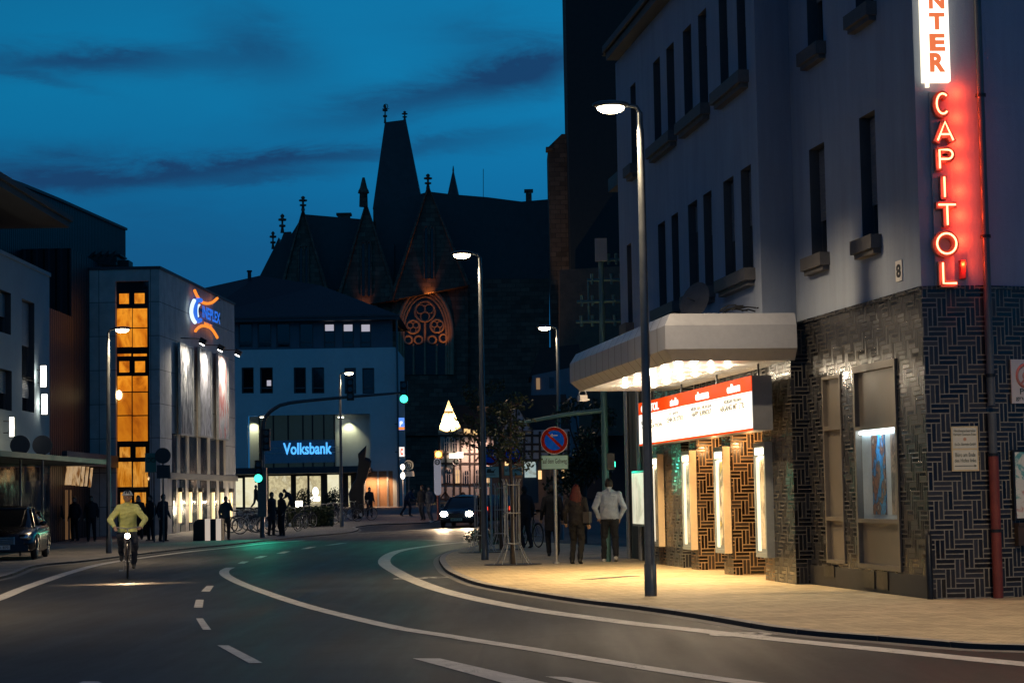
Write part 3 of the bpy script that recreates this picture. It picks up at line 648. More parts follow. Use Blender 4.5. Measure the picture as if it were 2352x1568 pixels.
for r1, r2 in zip(rings, rings[1:]):
    for k in range(3): mb.add([r1[k], r1[k+1], r2[k+1], r2[k]], [(0, 1, 2, 3)])
mb.add(rings[0], [(0, 1, 2, 3)])
cn = ob('canopy', mb, M('canopy_sheet', (.34, .36, .41), .42, .1, var=.12, vs=1.2), cin, True)
mb = MB(); n_ = 15                                       # seams of the fascia sheets
for k in range(1, n_):
    f = k/n_
    for (za, ia), (zb, ib) in zip(zc, zc[1:]):
        ra, rb = plan(ia-.004, za), plan(ib-.004, zb); p = ra[1].lerp(ra[2], f); q_ = rb[1].lerp(rb[2], f); d_ = (ra[2]-ra[1]).normalized()*.018
        mb.add([p-d_, p+d_, q_+d_, q_-d_], [(0, 1, 2, 3)])
sub('fascia_seam', mb, M('seam', (.16, .16, .17), .6, var=0), cn, cin)
sf = plan(.16, 3.62); mb = MB(); NS = 46                 # slatted soffit
for k in range(NS):
    f0, f1 = k/NS, (k+.86)/NS
    a_, b_, c_, d_ = sf[1].lerp(sf[2], f0), sf[1].lerp(sf[2], f1), sf[0].lerp(sf[3], f1), sf[0].lerp(sf[3], f0)
    mb.hexa([a_, b_, c_, d_, a_+Vector((0, 0, .04)), b_+Vector((0, 0, .04)), c_+Vector((0, 0, .04)), d_+Vector((0, 0, .04))])
mb.add([p+Vector((0, 0, .06)) for p in sf], [(0, 1, 2, 3)])
sub('soffit', mb, M('soffit_slat', (.80, .78, .74), .22, .25, var=.05), cn, cin)
mbl = MB()
for i in range(6):
    for j in range(2):
        p = sf[1].lerp(sf[2], .12+.13*i).lerp(sf[0].lerp(sf[3], .12+.13*i), .28+.3*j)
        rz_ = math.atan2(dU.y, dU.x); c4 = lambda s, z: [p+Matrix.Rotation(rz_+PI/4*(2*k+1), 3, 'Z') @ Vector((s, 0, 0))+Vector((0, 0, z)) for k in range(4)]
        mbl = MB(); mbl.loft([c4(.10, .0), c4(.10, -.02), c4(.03, -.05)], True, 0, False); sub('canopy_lamp', mbl, emis('canopy_lamp', (1, .86, .62), 1.8), cn, cin); light('POINT', 'soffit_wash', tuple(p+Vector((0, 0, -.17))-Vector(cin.location)), 18, (1, .82, .58), cin, shadow_soft_size=.03)
for f in (.14, .30, .46, .62, .78, .92):
    for g_, e_ in ((.22, 190), (.48, 190)):
        p = sf[1].lerp(sf[2], f).lerp(sf[0].lerp(sf[3], f), g_)+Vector((0, 0, -.2)); light('SPOT', 'canopy_light', tuple(p-Vector(cin.location)), e_, (1, .68, .30), cin, rot=aim((0, 0, -1)), spot_size=R(150), spot_blend=.8, shadow_soft_size=.03)
# ---- marquee sign
FM = Fr(Vector((3.86, 32.4, 0))+FL.n*0, dU, True)
u0m, z1m = FM.uz(1727, 862); u1m, _ = FM.uz(1468, 972); z0m = FM.uz(1727, 988)[1]
mq = thing('marquee_sign', 'long backlit white cinema programme board with red top band under the canopy', 'cinema sign', tuple(FM.p(u0m, z0m, 0)))
mb = MB(); FM.box(mb, u0m, u1m, z0m, z1m, -.32, -.002); sub('sign_box', mb, M('box_grey', (.16, .17, .19), .5, var=.15), mq, mq)
zr = z0m+(z1m-z0m)*.715
mb = MB(); FM.box(mb, u0m+.01, u1m-.01, zr, z1m, 0, .01); sub('red_band', mb, M('red_acrylic', (.10, .006, .001), .8, var=0, spec=.02, emit=(1, .075, .006), es=.85), mq, mq)
mb = MB(); FM.box(mb, u0m+.01, u1m-.01, z0m, z0m+.035, 0, .01); sub('red_edge', mb, MATS['red_acrylic'], mq, mq)
mb = MB(); FM.box(mb, u0m+.03, u1m-.03, z0m+.035, zr, 0, .01); sub('white_panel', mb, M('white_acrylic', (.3, .3, .29), .8, var=0, spec=.02, emit=(1, .97, .90), es=1.25), mq, mq)
Lm = u1m-u0m; m_wh = emis('sign_white', (1, .95, .85), 1.2); m_bk = M('sign_letter', (.02, .025, .02), .5, var=0)
# (text, screen px left, right)
def umq(px, py): return FM.uz(px, py)[0]
for st, xa, xb, lo, hi in (('CAPITOL', 1474, 1514, .755, .93), ('studio', 1541, 1559, .76, .93), ('cinema', 1600, 1630, .76, .93), ('edison', 1673, 1702, .76, .93)):
    mb = text_mb(st, FM, umq(xb, 900), umq(xa, 920), z0m+(z1m-z0m)*lo, z0m+(z1m-z0m)*hi, .011, .012, offset=.03, flipu=True); sub('sign_lettering', mb, m_wh, mq, mq)
for st, xa, xb, lo, hi in (('SLEEPLESS', 1474, 1500, .48, .56), ('JOEL BASTE', 1534, 1560, .555, .63), ('KENN DU STREET', 1532, 1574, .42, .525), ('NEUN MAL MORGEN', 1588, 1636, .565, .64), ('HAPPY BURNOUT', 1590, 1636, .44, .545), ('MORGAN FREEMAN', 1665, 1706, .575, .65), ('ABGANG MIT STIL', 1655, 1712, .435, .55), ('GENERATION', 1476, 1522, .37, .46)):
    mb = text_mb(st, FM, umq(xb, 940), umq(xa, 950), z0m+(z1m-z0m)*lo, z0m+(z1m-z0m)*hi, .011, .004, offset=.02, flipu=True); sub('programme_line', mb, m_bk, mq, mq)
for f in (.04, .35, .66, .96):
    u = u0m+Lm*f; mb = MB(); mb.tube([FM.p(u, z1m, -.2), FM.p(u, 3.7, -.2)], .02, 6); sub('hanger', mb, m_black, mq, mq)
0 and light('AREA', 'sign_light', tuple(FM.p(u0m+Lm/2, (z0m+zr)/2, .05)-Vector(mq.location)), 60, (1, .93, .8), mq, rot=aim(FM.n+Vector((0, 0, -.3))), shape='RECTANGLE', size=8, size_y=.5)
# things on and under the canopy
p = at(1338, 912, 41.0); th = thing('floodlight', 'small white floodlight hanging under the far tip of the canopy', 'floodlight', p)
mb = MB(); mb.torus((0, 0, .07), (0, 1, 0), .07, .012, 14, 6); ob('bracket', mb, m_alu, th)
mb = MB(); mb.box((0, 0, -.02), (.16, .12, .12), .4); mb.box((.03, 0, -.05), (.18, .14, .03), .4); ob('housing', mb, m_white, th)
p = at(1607, 697, 34.6); mb = MB(); ax = Vector((-.75, -.6, .3)).normalized()
for k in range(4):
    pass
rr = [mb.ring(p+ax*(.03*(q_/4)**2*4-.0), ax, .04+.30*q_/4, 20) for q_ in range(5)]; mb.loft(rr, True, 0, True); mb.tube([p, p+ax*.3], .012, 6); mb.tube([p, p-Vector((0, 0, .45))], .02, 6)
solo('satellite_dish', mb, m_sill, 'dark round satellite dish standing on the canopy roof', 'satellite dish')
mb = MB(); p = at(1690, 715, 32.7)
for k in range(9):
    a_ = p+Vector((random.uniform(-.3, .35), random.uniform(0, .6), random.uniform(-.02, .06))); b_ = a_+Vector((random.uniform(.2, .5), 0, random.uniform(-.02, .14))); mb.tube([a_, (a_+b_)/2+Vector((0, 0, .03)), b_], .012, 5)
solo('cable_clutter', mb, m_black, 'tangle of dark twigs and cables lying on top of the canopy', 'cable tangle')
# ---- chamfered corner with the neon signs, and the side street wall
dC = Vector((1, .06, 0)).normalized(); FC = Fr(C0, dC); LC = FC.uz(2272, 1000)[0]
dS = Vector((1, .42, 0)).normalized(); PS = FC.p(LC, 0); FS = Fr(PS, dS)
mb = MB(); FC.wall(mb, 0, LC, ZT, HT, [], 0); FS.wall(mb, 0, 8, ZT, HT, [], 0); ob('corner_plaster', mb, m_plaster, cin, True)
mb = MB(); FC.wall(mb, 0, LC, .1, ZT, [], 0); FS.wall(mb, 0, 8, .1, ZT, [], 0); FC.box(mb, 0, LC, ZT-.03, ZT+.02, 0, .02); FS.box(mb, 0.02, 8, ZT-.03, ZT+.02, 0, .02); ob('corner_brick', mb, m_tile, cin, True)
mb = MB(); mb.tube([FC.p(.0, .12, .05)-FC.d*.03, FC.p(.0, .95, .04)-FC.d*.03, FC.p(0, 1.0, .0)-FC.d*.03], [.045, .045, .02], 8); ob('corner_guard', mb, m_black, cin, True)
# drainpipe
mb = MB(); pp = lambda z: FC.p(LC+.02, z, .09)
mb.tube([pp(.9), pp(2.55)], .055, 12); mb.tube([pp(2.65), pp(HT)], .05, 12)
dp = ob('drainpipe', mb, M('pipe_paint', (.09, .095, .10), .4, .2, var=.25, vs=5), cin, True)
mb = MB(); mb.tube([pp(.12), pp(2.0)], .068, 12); sub('pipe_shoe', mb, M('pipe_red', (.16, .03, .02), .5, var=.3, vs=5), dp, cin)
mb = MB()
for z in (1.0, 2.0, 3.05, 4.9, 6.8): mb = MB(); mb.tube([pp(z-.02), pp(z+.02)], .072, 12); mb.tube([pp(z), pp(z)-FC.n*.09], .012, 6); sub('pipe_clamp', mb, m_black, dp, cin)
# white box sign with red letters
u0, z0 = FC.uz(2122, 187, .16); u1, _ = FC.uz(2184, 187, .16); z1 = z0+2.6
bx = thing('vertical_lightbox', 'glowing white vertical box sign with red letters high on the corner', 'lit sign', tuple(FC.p(u0, z0, .0)))
mb = MB(); FC.box(mb, u0, u1, z0, z1, .02, .15); FC.box(mb, u0+.05, u0+.1, z0-.06, z0, .02, .06); sub('sign_box', mb, M('box_edge', (.5, .45, .35), .4, var=0, emit=(1, .86, .62), es=1.6), bx, bx)
mb = MB(); FC.box(mb, u0+.02, u1-.005, z0+.02, z1, .15, .165); sub('sign_face', mb, M('face_white', (.8, .8, .75), .4, var=0, emit=(1, .93, .78), es=2.2), bx, bx)
m_rl = M('face_red', (.6, .1, .03), .4, var=0, emit=(1, .22, .07), es=.85)
for ch, yt, yb in (('R', 122, 166), ('E', 78, 118), ('T', 30, 69), ('N', -18, 21), ('E', -66, -27), ('C', -114, -75)):
    zz1 = FC.uz(2150, yt, .166)[1]; zz0 = FC.uz(2150, yb, .166)[1]; ua = FC.uz(2136-(166-yb)*.018, yb, .166)[0]; ub = FC.uz(2172-(166-yb)*.018, yb, .166)[0]
    sub('letter', text_mb(ch, FC, ua, ub, zz0, zz1, .166, .01, offset=.05), m_rl, bx, bx)
0 and light('AREA', 'box_glow', tuple(FC.p(LC*.5, z0+1.2, .17)-Vector(bx.location)), 5, (1, .9, .7), bx, rot=aim(FC.n), shape='RECTANGLE', size=.3, size_y=2.4)
0 and light('POINT', 'box_side_glow', tuple(FC.p(u1+.08, z0+.5, .14)-Vector(bx.location)), 7, (1, .88, .66), bx, shadow_soft_size=.06)
0 and light('POINT', 'box_side_glow', tuple(FC.p(u0-.12, z0+.5, .22)-Vector(bx.location)), 5, (1, .88, .66), bx, shadow_soft_size=.06)
# neon letters
nn_ = thing('neon_sign', 'vertical red neon lettering on metal channel letters at the corner', 'neon sign', tuple(FC.p(.1, ZT, 0)))
m_neon = emis('neon_tube', (1, .20, .09), 9); m_chan = M('channel_letter', (.50, .16, .12), .5, .1, var=.1); m_back = M('sign_back', (.42, .38, .38), .5, var=.1)
def arc(cx, cy, rx, ry, a0, a1, n=18): return [(cx+rx*math.cos(R(a0+(a1-a0)*k/n)), cy+ry*math.sin(R(a0+(a1-a0)*k/n))) for k in range(n+1)]
GL = {'C': [arc(.5, .5, .5, .5, 50, 310)], 'A': [[(0, 0), (.5, 1), (1, 0)], [(.2, .33), (.8, .33)]], 'P': [[(0, 0), (0, 1), (.55, 1)]+arc(.62, .75, .36, .25, 90, -90, 10)+[(.0, .5)]], 'I': [[(.5, 0), (.5, 1)]], 'T': [[(0, 1), (1, 1)], [(.5, 1), (.5, 0)]], 'O': [arc(.5, .5, .5, .5, 90, 450, 26)], 'L': [[(0, 1), (0, 0), (1, 0)]]}
def chan(mb, st, F, ua, ub, za, zb, n0, n1, w):
    for S in st:
        for (xa, ya), (xb, yb) in zip(S, S[1:]):
            a_ = Vector((ua+(ub-ua)*xa, za+(zb-za)*ya)); b_ = Vector((ua+(ub-ua)*xb, za+(zb-za)*yb)); d_ = (b_-a_).normalized(); a_ -= d_*w*.5; b_ += d_*w*.5; s_ = Vector((-d_.y, d_.x))*w
            q_ = [a_-s_, b_-s_, b_+s_, a_+s_]; mb.hexa([F.p(v.x, v.y, n0) for v in q_]+[F.p(v.x, v.y, n1) for v in q_])
for ch, xa, xb, yt, yb in (('C', 2151, 2181, 215, 261), ('A', 2153, 2190, 280, 322), ('P', 2158, 2190, 344, 386), ('I', 2160, 2180, 406, 452), ('T', 2156, 2197, 470, 516), ('O', 2152, 2198, 536, 582), ('L', 2166, 2198, 603, 650)):
    ua, zb = FC.uz(xa, yt, .21); ub, za = FC.uz(xb, yb, .21)
    mb = MB(); chan(mb, GL[ch], FC, ua, ub, za, zb, .06, .165, .045); lt = sub('channel_letter', mb, m_chan, nn_, nn_)
    mb = MB()
    for S in GL[ch]: mb.tube([FC.p(ua+(ub-ua)*x_, za+(zb-za)*y_, .205) for x_, y_ in S], .0125, 8)
    sub('neon_tube', mb, m_neon, lt, nn_)
za = FC.uz(2190, 655, .03)[1]; zb = FC.uz(2145, 212, .03)[1]; ua = FC.uz(2141, 430, .03)[0]; ub = FC.uz(2184, 430, .03)[0]
mb = MB(); FC.box(mb, ua, ub, za, zb, .005, .055); sub('back_rail', mb, m_back, nn_, nn_)
for k in range(8):
    z = ZT+.3+k*.33; light('POINT', 'neon_light', tuple(FC.p(ub+.12, z, .11)-Vector(nn_.location)), 6.0, (1, .055, .014), nn_, shadow_soft_size=.015)
0 and light('POINT', 'neon_light', tuple(FC.p(.05, ZT+1.4, .45)-Vector(nn_.location)), 3, (1, .05, .02), nn_, shadow_soft_size=.015)
a_, b_, c_, d_ = FC.uz(2206, 640, .06)[0], FC.uz(2219, 640, .06)[0], FC.uz(2210, 641, .06)[1], FC.uz(2210, 597, .06)[1]
mb = MB(); FC.box(mb, a_, b_, c_, d_, 0, .07); FC.box(mb, a_+.01, b_-.01, c_+.01, d_-.01, .07, .085); al = solo('alarm_box', mb, M('alarm_red', (.5, .06, .03), .4, var=.1), 'small red alarm box beside the last neon letter', 'alarm box')
# number plate 8
a_, z1 = F2.uz(2073, 596); b_, z0 = F2.uz(2060, 648)
th = thing('house_number', 'white house number plate reading 8 on the plaster wall', 'house number', tuple(F2.p(a_, z0)))
mb = MB(); F2.box(mb, a_, b_, z0, z1, .003, .015); sub('plate', mb, m_white, th, th)
sub('numeral', text_mb('8', F2, a_+(b_-a_)*.15, b_-(b_-a_)*.15, z0+.05, z1-.05, .016, .004, offset=.03), m_black, th, th)
# plaque on the corner
def frame_px(F, xl, yt, xr, yb, n=0):
    ua, z1 = F.uz(xl, yt, n); ub, z0 = F.uz(xr, yb, n); return ua, ub, z0, z1
ua, ub, z0, z1 = frame_px(FC, 2184, 979, 2249, 1081, .03)
th = thing('office_plaque', 'cream framed plaque with office directions and arrow on the brick corner', 'plaque', tuple(FC.p(ua, z0)))
mb = MB(); FC.box(mb, ua, ub, z0, z1, .003, .03); sub('frame', mb, M('brass_frame', (.65, .5, .28), .4, .3, var=.1), th, th)
mb = MB(); w_ = ub-ua; h_ = z1-z0; FC.box(mb, ua+.02, ub-.02, z0+.02, z0+h_*.47, .03, .034); FC.box(mb, ua+.02, ub-.02, z0+h_*.51, z1-.02, .03, .034); sub('panel', mb, M('plaque_face', (.62, .60, .50), .4, var=.05), th, th)
m_ink = M('ink', (.03, .05, .04), .5, var=0)
for st, fa, fb, za_, zb_ in (('Filmtheaterbetriebe', .10, .90, .87, .93), ('Hermann Closmann-Erben', .08, .92, .79, .85), ('Ex-Dr.-Betriebs-GmbH', .12, .90, .57, .63), ('Büro am Ende', .13, .88, .32, .41), ('des Hofes links', .10, .90, .20, .28)):
    sub('lettering', text_mb(st, FC, ua+w_*fa, ua+w_*fb, z0+h_*za_, z0+h_*zb_, .0345, .002, offset=.01), m_ink, th, th)
mb = MB(); FC.box(mb, ua+w_*.1, ua+w_*.85, z0+h_*.11, z0+h_*.125, .0345, .037); mb.prism([FC.p(ua+w_*.83, z0+h_*.09, .0345), FC.p(ua+w_*.92, z0+h_*.118, .0345), FC.p(ua+w_*.83, z0+h_*.145, .0345)], FC.n*.003); sub('arrow', mb, m_ink, th, th)
mb = MB(); mb.disc(FC.p(ua+w_*.5, z0+h_*.71, .036), FC.n, .022, .003); sub('emblem', mb, M('emblem', (.5, .25, .15), .5, var=0), th, th)
# sign and showcase at the right edge of the frame
ua, _, z0, z1 = frame_px(FS, 2322, 825, 2400, 926, .04); ub = ua+.62
th = thing('private_lot_sign', 'white square notice with pale red prohibition ring beside the drainpipe', 'sign', tuple(FS.p(ua, z0)))
mb = MB(); FS.box(mb, ua, ub, z0, z1, .02, .035); sub('plate', mb, M('sign_plate', (.62, .56, .54), .5, var=.05), th, th)
mb = MB(); mb.torus(FS.p(ua+.24, z1-.22, .037), FS.n, .15, .022, 28, 4); mb.torus(FS.p(ua+.24, z1-.22, .037), FS.n, .05, .012, 20, 4)
mb.hexa([FS.p(ua+.14, z1-.32, .036), FS.p(ua+.16, z1-.34, .036), FS.p(ua+.36, z1-.13, .036), FS.p(ua+.34, z1-.11, .036)]+[FS.p(ua+.14, z1-.32, .04), FS.p(ua+.16, z1-.34, .04), FS.p(ua+.36, z1-.13, .04), FS.p(ua+.34, z1-.11, .04)]); sub('ring', mb, M('ring_red', (.5, .18, .15), .5, var=0), th, th)
sub('lettering', text_mb('Privat-', FS, ua+.13, ua+.5, z0+.12, z0+.2, .036, .002, offset=.01), m_ink, th, th); sub('lettering', text_mb('grundstück', FS, ua+.06, ua+.58, z0+.03, z0+.10, .036, .002, offset=.01), m_ink, th, th)
ua, _, z0, z1 = frame_px(FS, 2330, 1038, 2400, 1188, .05); ub = ua+.9
th = thing('notice_case', 'white notice case with coloured drawings at the right edge', 'notice case', tuple(FS.p(ua, z0)))
mb = MB(); FS.box(mb, ua-.03, ub, z0-.03, z1+.03, .003, .05); sub('frame', mb, m_black, th, th)
mb = MB(); FS.box(mb, ua, ub-.03, z0, z1, .05, .055); sub('notice', mb, pic_mat('notice', [(.6, .6, .52), (.66, .66, .6), (.05, .3, .3), (.62, .62, .55), (.6, .6, .55), (.4, .1, .05)], 4, seed=2), th, th)
mb = MB(); FS.box(mb, ua-.02, ub+.5, z0-.36, z0-.10, .02, .10); FS.box(mb, ua-.02, ub+.5, z0-.10, z0-.06, .02, .12); solo('letter_shelf', mb, M('dark_wood', (.05, .03, .02), .5, var=.3), 'dark wooden box below the notice case at the right edge', 'box')
# ------------------------------------------------------------------ LEFT: office block, ribbed block, cinema, auditorium
m_lw = M('left_plaster', (.24, .31, .34), .85, var=.12, vs=.6, bump=.3, bs=50); m_dk = M('dark_panel', (.045, .05, .058), .6, var=.25, vs=1)
m_slate = M('slate', (.03, .03, .034), .6, var=.3, vs=3, bump=.4, bs=9)
m_rib = rib_mat('ribbed_sheet', (.006, .013, .021), .35, .45, .05); m_rib2 = rib_mat('ribbed_dark', (.018, .024, .03), .5, .5, .06)
m_pan = panel_mat('stone_panels', (.44, .42, .40), 2.2, 1.45, .02, .07, .7)
F1 = Fr((-15.8, 40), (.004, 1))
of = thing('office_building', 'pale office block with overhanging flat roof at the left edge', 'office building', (-15.8, 62, 0))
H1 = rects(F1, [(-30, 652, 752, 25), (50, 685, 868, 79), (-30, 838, 934, 27), (51, 862, 943, 79)])
H1 = [(min(a, b), max(a, b), c, d) for a, b, c, d in H1]
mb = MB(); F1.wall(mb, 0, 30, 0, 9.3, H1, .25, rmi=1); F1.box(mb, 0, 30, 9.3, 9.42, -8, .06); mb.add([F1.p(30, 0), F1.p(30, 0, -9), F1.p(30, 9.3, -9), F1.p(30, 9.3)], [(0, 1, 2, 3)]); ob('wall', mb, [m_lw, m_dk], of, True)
for h in H1: window(F1, h, of, of, .55, False, .25)
mb = MB(); F1.box(mb, 0, 27.5, 9.42, 10.75, -8, -2.2); ob('penthouse', mb, m_rib2, of, True)
mb = MB(); F1.box(mb, 0, 28.4, 10.75, 10.95, -12, 1.05); F1.box(mb, 0, 28.5, 10.95, 11.12, -12, 1.15); ob('roof', mb, M('roof_edge', (.05, .055, .06), .8, var=.2), of, True)
mb = MB(); F1.box(mb, 14, 30, 2.9, 3.05, 0, 2.0); cpy = ob('entrance_canopy', mb, m_dk, of, True)
mb = MB(); F1.box(mb, 14, 30, .1, 2.9, .002, .01); ob('shop_front', mb, m_glass, of, True)
for x0, x1, y0, y1 in ((6, 30, 1095, 1150), (116, 128, 1060, 1072)):
    pass
def lightbox(x0, x1, y0, y1, Y, label, col=(1, .95, .82), es=6):
    c = at((x0+x1)/2, (y0+y1)/2, Y); w = (x1-x0)/FPX*Y; h = (y1-y0)/FPX*Y; th = thing('wall_lightbox', label, 'lit sign', c-Vector((0, 0, h/2)), group='lit box signs on the left facade')
    mb = MB(); mb.box((0, .03, h/2), (w+.04, .14, h+.05)); mb.box((-(w/2+.1), .03, h*.2), (.2, .03, .03)); mb.box((-(w/2+.1), .03, h*.8), (.2, .03, .03)); ob('casing', mb, m_black, th)
    mb = MB(); mb.box((0, -.055, h/2), (w, .02, h)); ob('lit_face', mb, emis('lightbox_face', col, es), th)
    light('POINT', 'glow', (0, -.3, h/2), 9, col, th, shadow_soft_size=.02)
lightbox(23, 33, 958, 1002, 60.5, 'lowest glowing white box sign on the left pale facade')
lightbox(94, 107, 840, 888, 68.2, 'upper of the two stacked glowing box signs at the left facade corner')
lightbox(97, 109, 905, 951, 68.6, 'lower of the two stacked glowing box signs at the left facade corner')
# ribbed foyer block
fb = thing('foyer_block', 'dark ribbed metal foyer block between office and yellow stair window', 'building', (-21, 86, 0))
mb = MB(); mb.box((-22, 93, 6.0), (8, 17.4, 12.1)); ob('upper_wall', mb, m_rib2, fb, True)
mb = MB(); mb.box((-22, 77, 4.6), (8.2, 14.4, 9.2)); ob('front_wall', mb, m_rib, fb, True)
mb = MB(); mb.box((-17.6, 83, 3.2), (1.6, 10, .2)); mb.box((-16.9, 83, 3.35), (.2, 10.1, .5)); ob('canopy', mb, m_dk, fb, True)
for x0, x1, y0, y1 in ((151, 157, 1068, 1113), (158, 166, 1068, 1113), (167, 175, 1069, 1114), (176, 184, 1070, 1115), (186, 193, 1071, 1116), (196, 202, 1072, 1116), (206, 211, 1074, 1118), (137, 141, 1080, 1125), (138, 143, 1118, 1124), (150, 156, 1125, 1238), (161, 164, 1125, 1236)):
    Y = 82.5; c = at((x0+x1)/2, (y0+y1)/2, Y); mb = MB(); s_ = Y/FPX
    k = -1 if y1-y0 < 60 and x0 > 150 else 0
    mb.hexa([c+Vector(((a*(x1-x0)/2+kz*2.5*k*-1)*s_, b*.03, kz*(y1-y0)/2*s_)) for kz in (-1, 1) for a, b in ((-1, -1), (1, -1), (1, 1), (-1, 1))])
    ob('lit_strip', mb, pic_mat('foyer_strip', [(.12, .04, .01), (.75, .45, .2), (.9, .62, .35), (.3, .12, .03)], 2.2, emit=.55, stretch=(2, .5)) if y1-y0 < 60 else M('foyer_dim', (.3, .2, .1), .5, var=0, emit=(1, .5, .2), es=.10), fb, True)
light('POINT', 'foyer_light', (4.4, -3.4, 2.7), 8, (1, .55, .25), fb, shadow_soft_size=.05)
# multiplex
XR = -15.02; FX = Fr((XR, 88), (.054, 1)); FF = Fr((-18.1, 88), (1, 0)); HX = 11.55; LX = 17.0
mx = thing('multiplex_cinema', 'stone clad cinema block with tall amber stair window and hanging banners', 'cinema', (XR, 88, .1))
su0, su1 = FF.uz(266, 900)[0], FF.uz(343, 900)[0]; sz1 = FF.uz(300, 660)[1]; sz0 = .15
mb = MB(); FF.wall(mb, 0, XR+18.1, 0, HX, [(su0, su1, sz0, HX-.5)], .25)
FX.wall(mb, 0, LX, 0, HX, [], 0); mb.add([FF.p(0, HX), FF.p(XR+18.1, HX), FX.p(LX, HX), FX.p(LX, HX, -12), FF.p(-6, HX, -8)], [(0, 1, 2, 3, 4)])
mb.add([FX.p(LX, 0), FX.p(LX, 0, -12), FX.p(LX, HX, -12), FX.p(LX, HX)], [(0, 1, 2, 3)])
ob('wall', mb, m_pan, mx, True)
mb = MB(); FX.box(mb, -.06, LX, HX, HX+.12, -.35, .06); FF.box(mb, 0, XR+18.1, HX, HX+.12, -.3, .06); ob('parapet', mb, m_dk, mx, True)
mb = MB(); FF.box(mb, su0, su1, sz0, HX-.5, -.30, -.25); st_ = ob('stair_window', mb, m_glass, mx, True)
m_am = pic_mat('amber_glass', [(.30, .065, .002), (.70, .19, .006), (.92, .32, .018), (.50, .12, .004), (.24, .05, .002)], .9, emit=.95, stretch=(1, .6), seed=3)
m_am3 = pic_mat('amber_glass_mid', [(.35, .08, .003), (.55, .15, .005), (.62, .19, .008), (.5, .13, .005), (.28, .06, .003)], .7, emit=.9, stretch=(1, .6), seed=13)
m_am2 = pic_mat('amber_glass_low', [(.25, .06, .003), (.60, .19, .008), (.85, .36, .05), (.35, .10, .006)], 1.6, emit=.8, stretch=(2.2, .4), seed=6)
for x0, x1, y0, y1 in ((274, 296, 674, 698), (309, 332, 673, 697), (269, 303, 708, 752), (305, 338, 708, 752), (269, 303, 754, 797), (305, 338, 754, 797), (270, 301, 812, 818), (306, 337, 812, 818), (274, 297, 829, 855), (310, 333, 829, 855), (270, 302, 863, 899), (305, 339, 863, 899), (270, 302, 901, 953), (305, 339, 901, 953), (270, 302, 955, 1013), (305, 339, 955, 1013), (275, 299, 1026, 1050), (312, 334, 1026, 1050), (270, 302, 1060, 1118), (306, 339, 1060, 1118), (277, 302, 1130, 1165), (309, 335, 1130, 1165)):
    ua, za = FF.uz(x0, y1, -.24); ub, zb = FF.uz(x1, y0, -.24); mb = MB(); FF.box(mb, ua, ub, za, zb, -.249, -.235); sub('lit_pane', mb, m_am2 if y0 > 1020 else (m_am3 if y0 > 895 else m_am), st_, mx)
p = FF.p(*FF.uz(274, 907, -.2), -.12); mb = MB(); mb.ball(p, .13, .06, .2, 12); sub('wall_lamp', mb, emis('warm_ball', (1, .75, .35), 9), st_, mx)
# right face: window strips, pilasters, strip lamps, banners
m_wbl = M('strip_glass', (.03, .05, .07), .15, var=.3)
for x0, x1 in ((404, 411), (426, 432), (452, 458), (474, 480), (496, 501), (512, 516)):
    ua, ub = FX.uz(x0, 1000)[0], FX.uz(x1, 1000)[0]; mb = MB(); FX.box(mb, ua, ub, 2.9, 7.6, .003, .05); ob('light_pilaster', mb, M('pilaster', (.55, .47, .36), .7, var=.15), mx, True)
for x0, x1 in ((395, 403), (412, 424), (433, 450), (459, 473), (481, 495), (502, 511)):
    ua, ub = FX.uz(x0, 1000)[0], FX.uz(x1, 1000)[0]; mb = MB(); FX.box(mb, ua, ub, 2.9, 4.6, .002, .03); ob('window_strip', mb, m_wbl, mx, True)
    mb = MB(); FX.box(mb, ua, ub, .3, 2.6, .002, .03); ob('ground_window', mb, m_wbl, mx, True)
mb = MB(); FX.box(mb, 1.5, LX, 2.62, 2.88, .0, .12); ob('string_course', mb, M('course', (.2, .19, .18), .7), mx, True)
for x in (410, 434, 457, 487, 507, 527):
    u = FX.uz(x, 1160)[0]; mb = MB(); FX.box(mb, u-.12, u+.12, .7, 2.05, .03, .12); sl = ob('strip_lamp', mb, M('strip_glow', (.5, .4, .2), .5, var=0, emit=(1, .78, .40), es=1.1), mx, True)
    mb = MB(); FX.box(mb, u-.18, u+.18, 2.05, 2.25, .03, .2); sub('lamp_cap', mb, m_black, sl, mx)
    light('POINT', 'strip_light', tuple(FX.p(u, 1.6, .4)-Vector(mx.location)), 34, (1, .75, .46), mx, shadow_soft_size=.02)
def banner(x0, x1, yt, yb, mat, lab):
    ua, zb = FX.uz(x0, yb, .25); ub, zt_ = FX.uz(x1, yt, .25); zb2_ = FX.uz(x0, yb, .25)[1]
    th = thing('film_banner', lab, 'banner', tuple(FX.p(ua, zb, .2)), group='film banners on the side of the multiplex')
    mb = MB(); FX.box(mb, ua, ub, zb, zt_, .2, .24); sub('banner_sheet', mb, mat, th, th)
    mb = MB(); FX.box(mb, ua-.06, ub+.06, zt_, zt_+.08, .16, .28); FX.box(mb, ua-.06, ub+.06, zb-.08, zb, .16, .28); FX.box(mb, ua-.06, ua, zb, zt_, .16, .28); FX.box(mb, ub, ub+.06, zb, zt_, .16, .28); sub('frame', mb, m_alu, th, th)
m_bn = [pic_mat('banner_%d' % k, c, sc, stretch=(1, .22), seed=k) for k, (c, sc) in enumerate((([(.02, .02, .03), (.05, .06, .07), (.5, .5, .5), (.03, .03, .04), (.10, .11, .12), (.6, .6, .6), (.02, .02, .02)], 2.3), ([(.6, .6, .65), (.04, .04, .05), (.5, .5, .55), (.08, .08, .08), (.65, .65, .65)], 2.2), ([(.75, .75, .75), (.2, .25, .3), (.75, .75, .75), (.5, .06, .05), (.75, .75, .75)], 2.6)))]
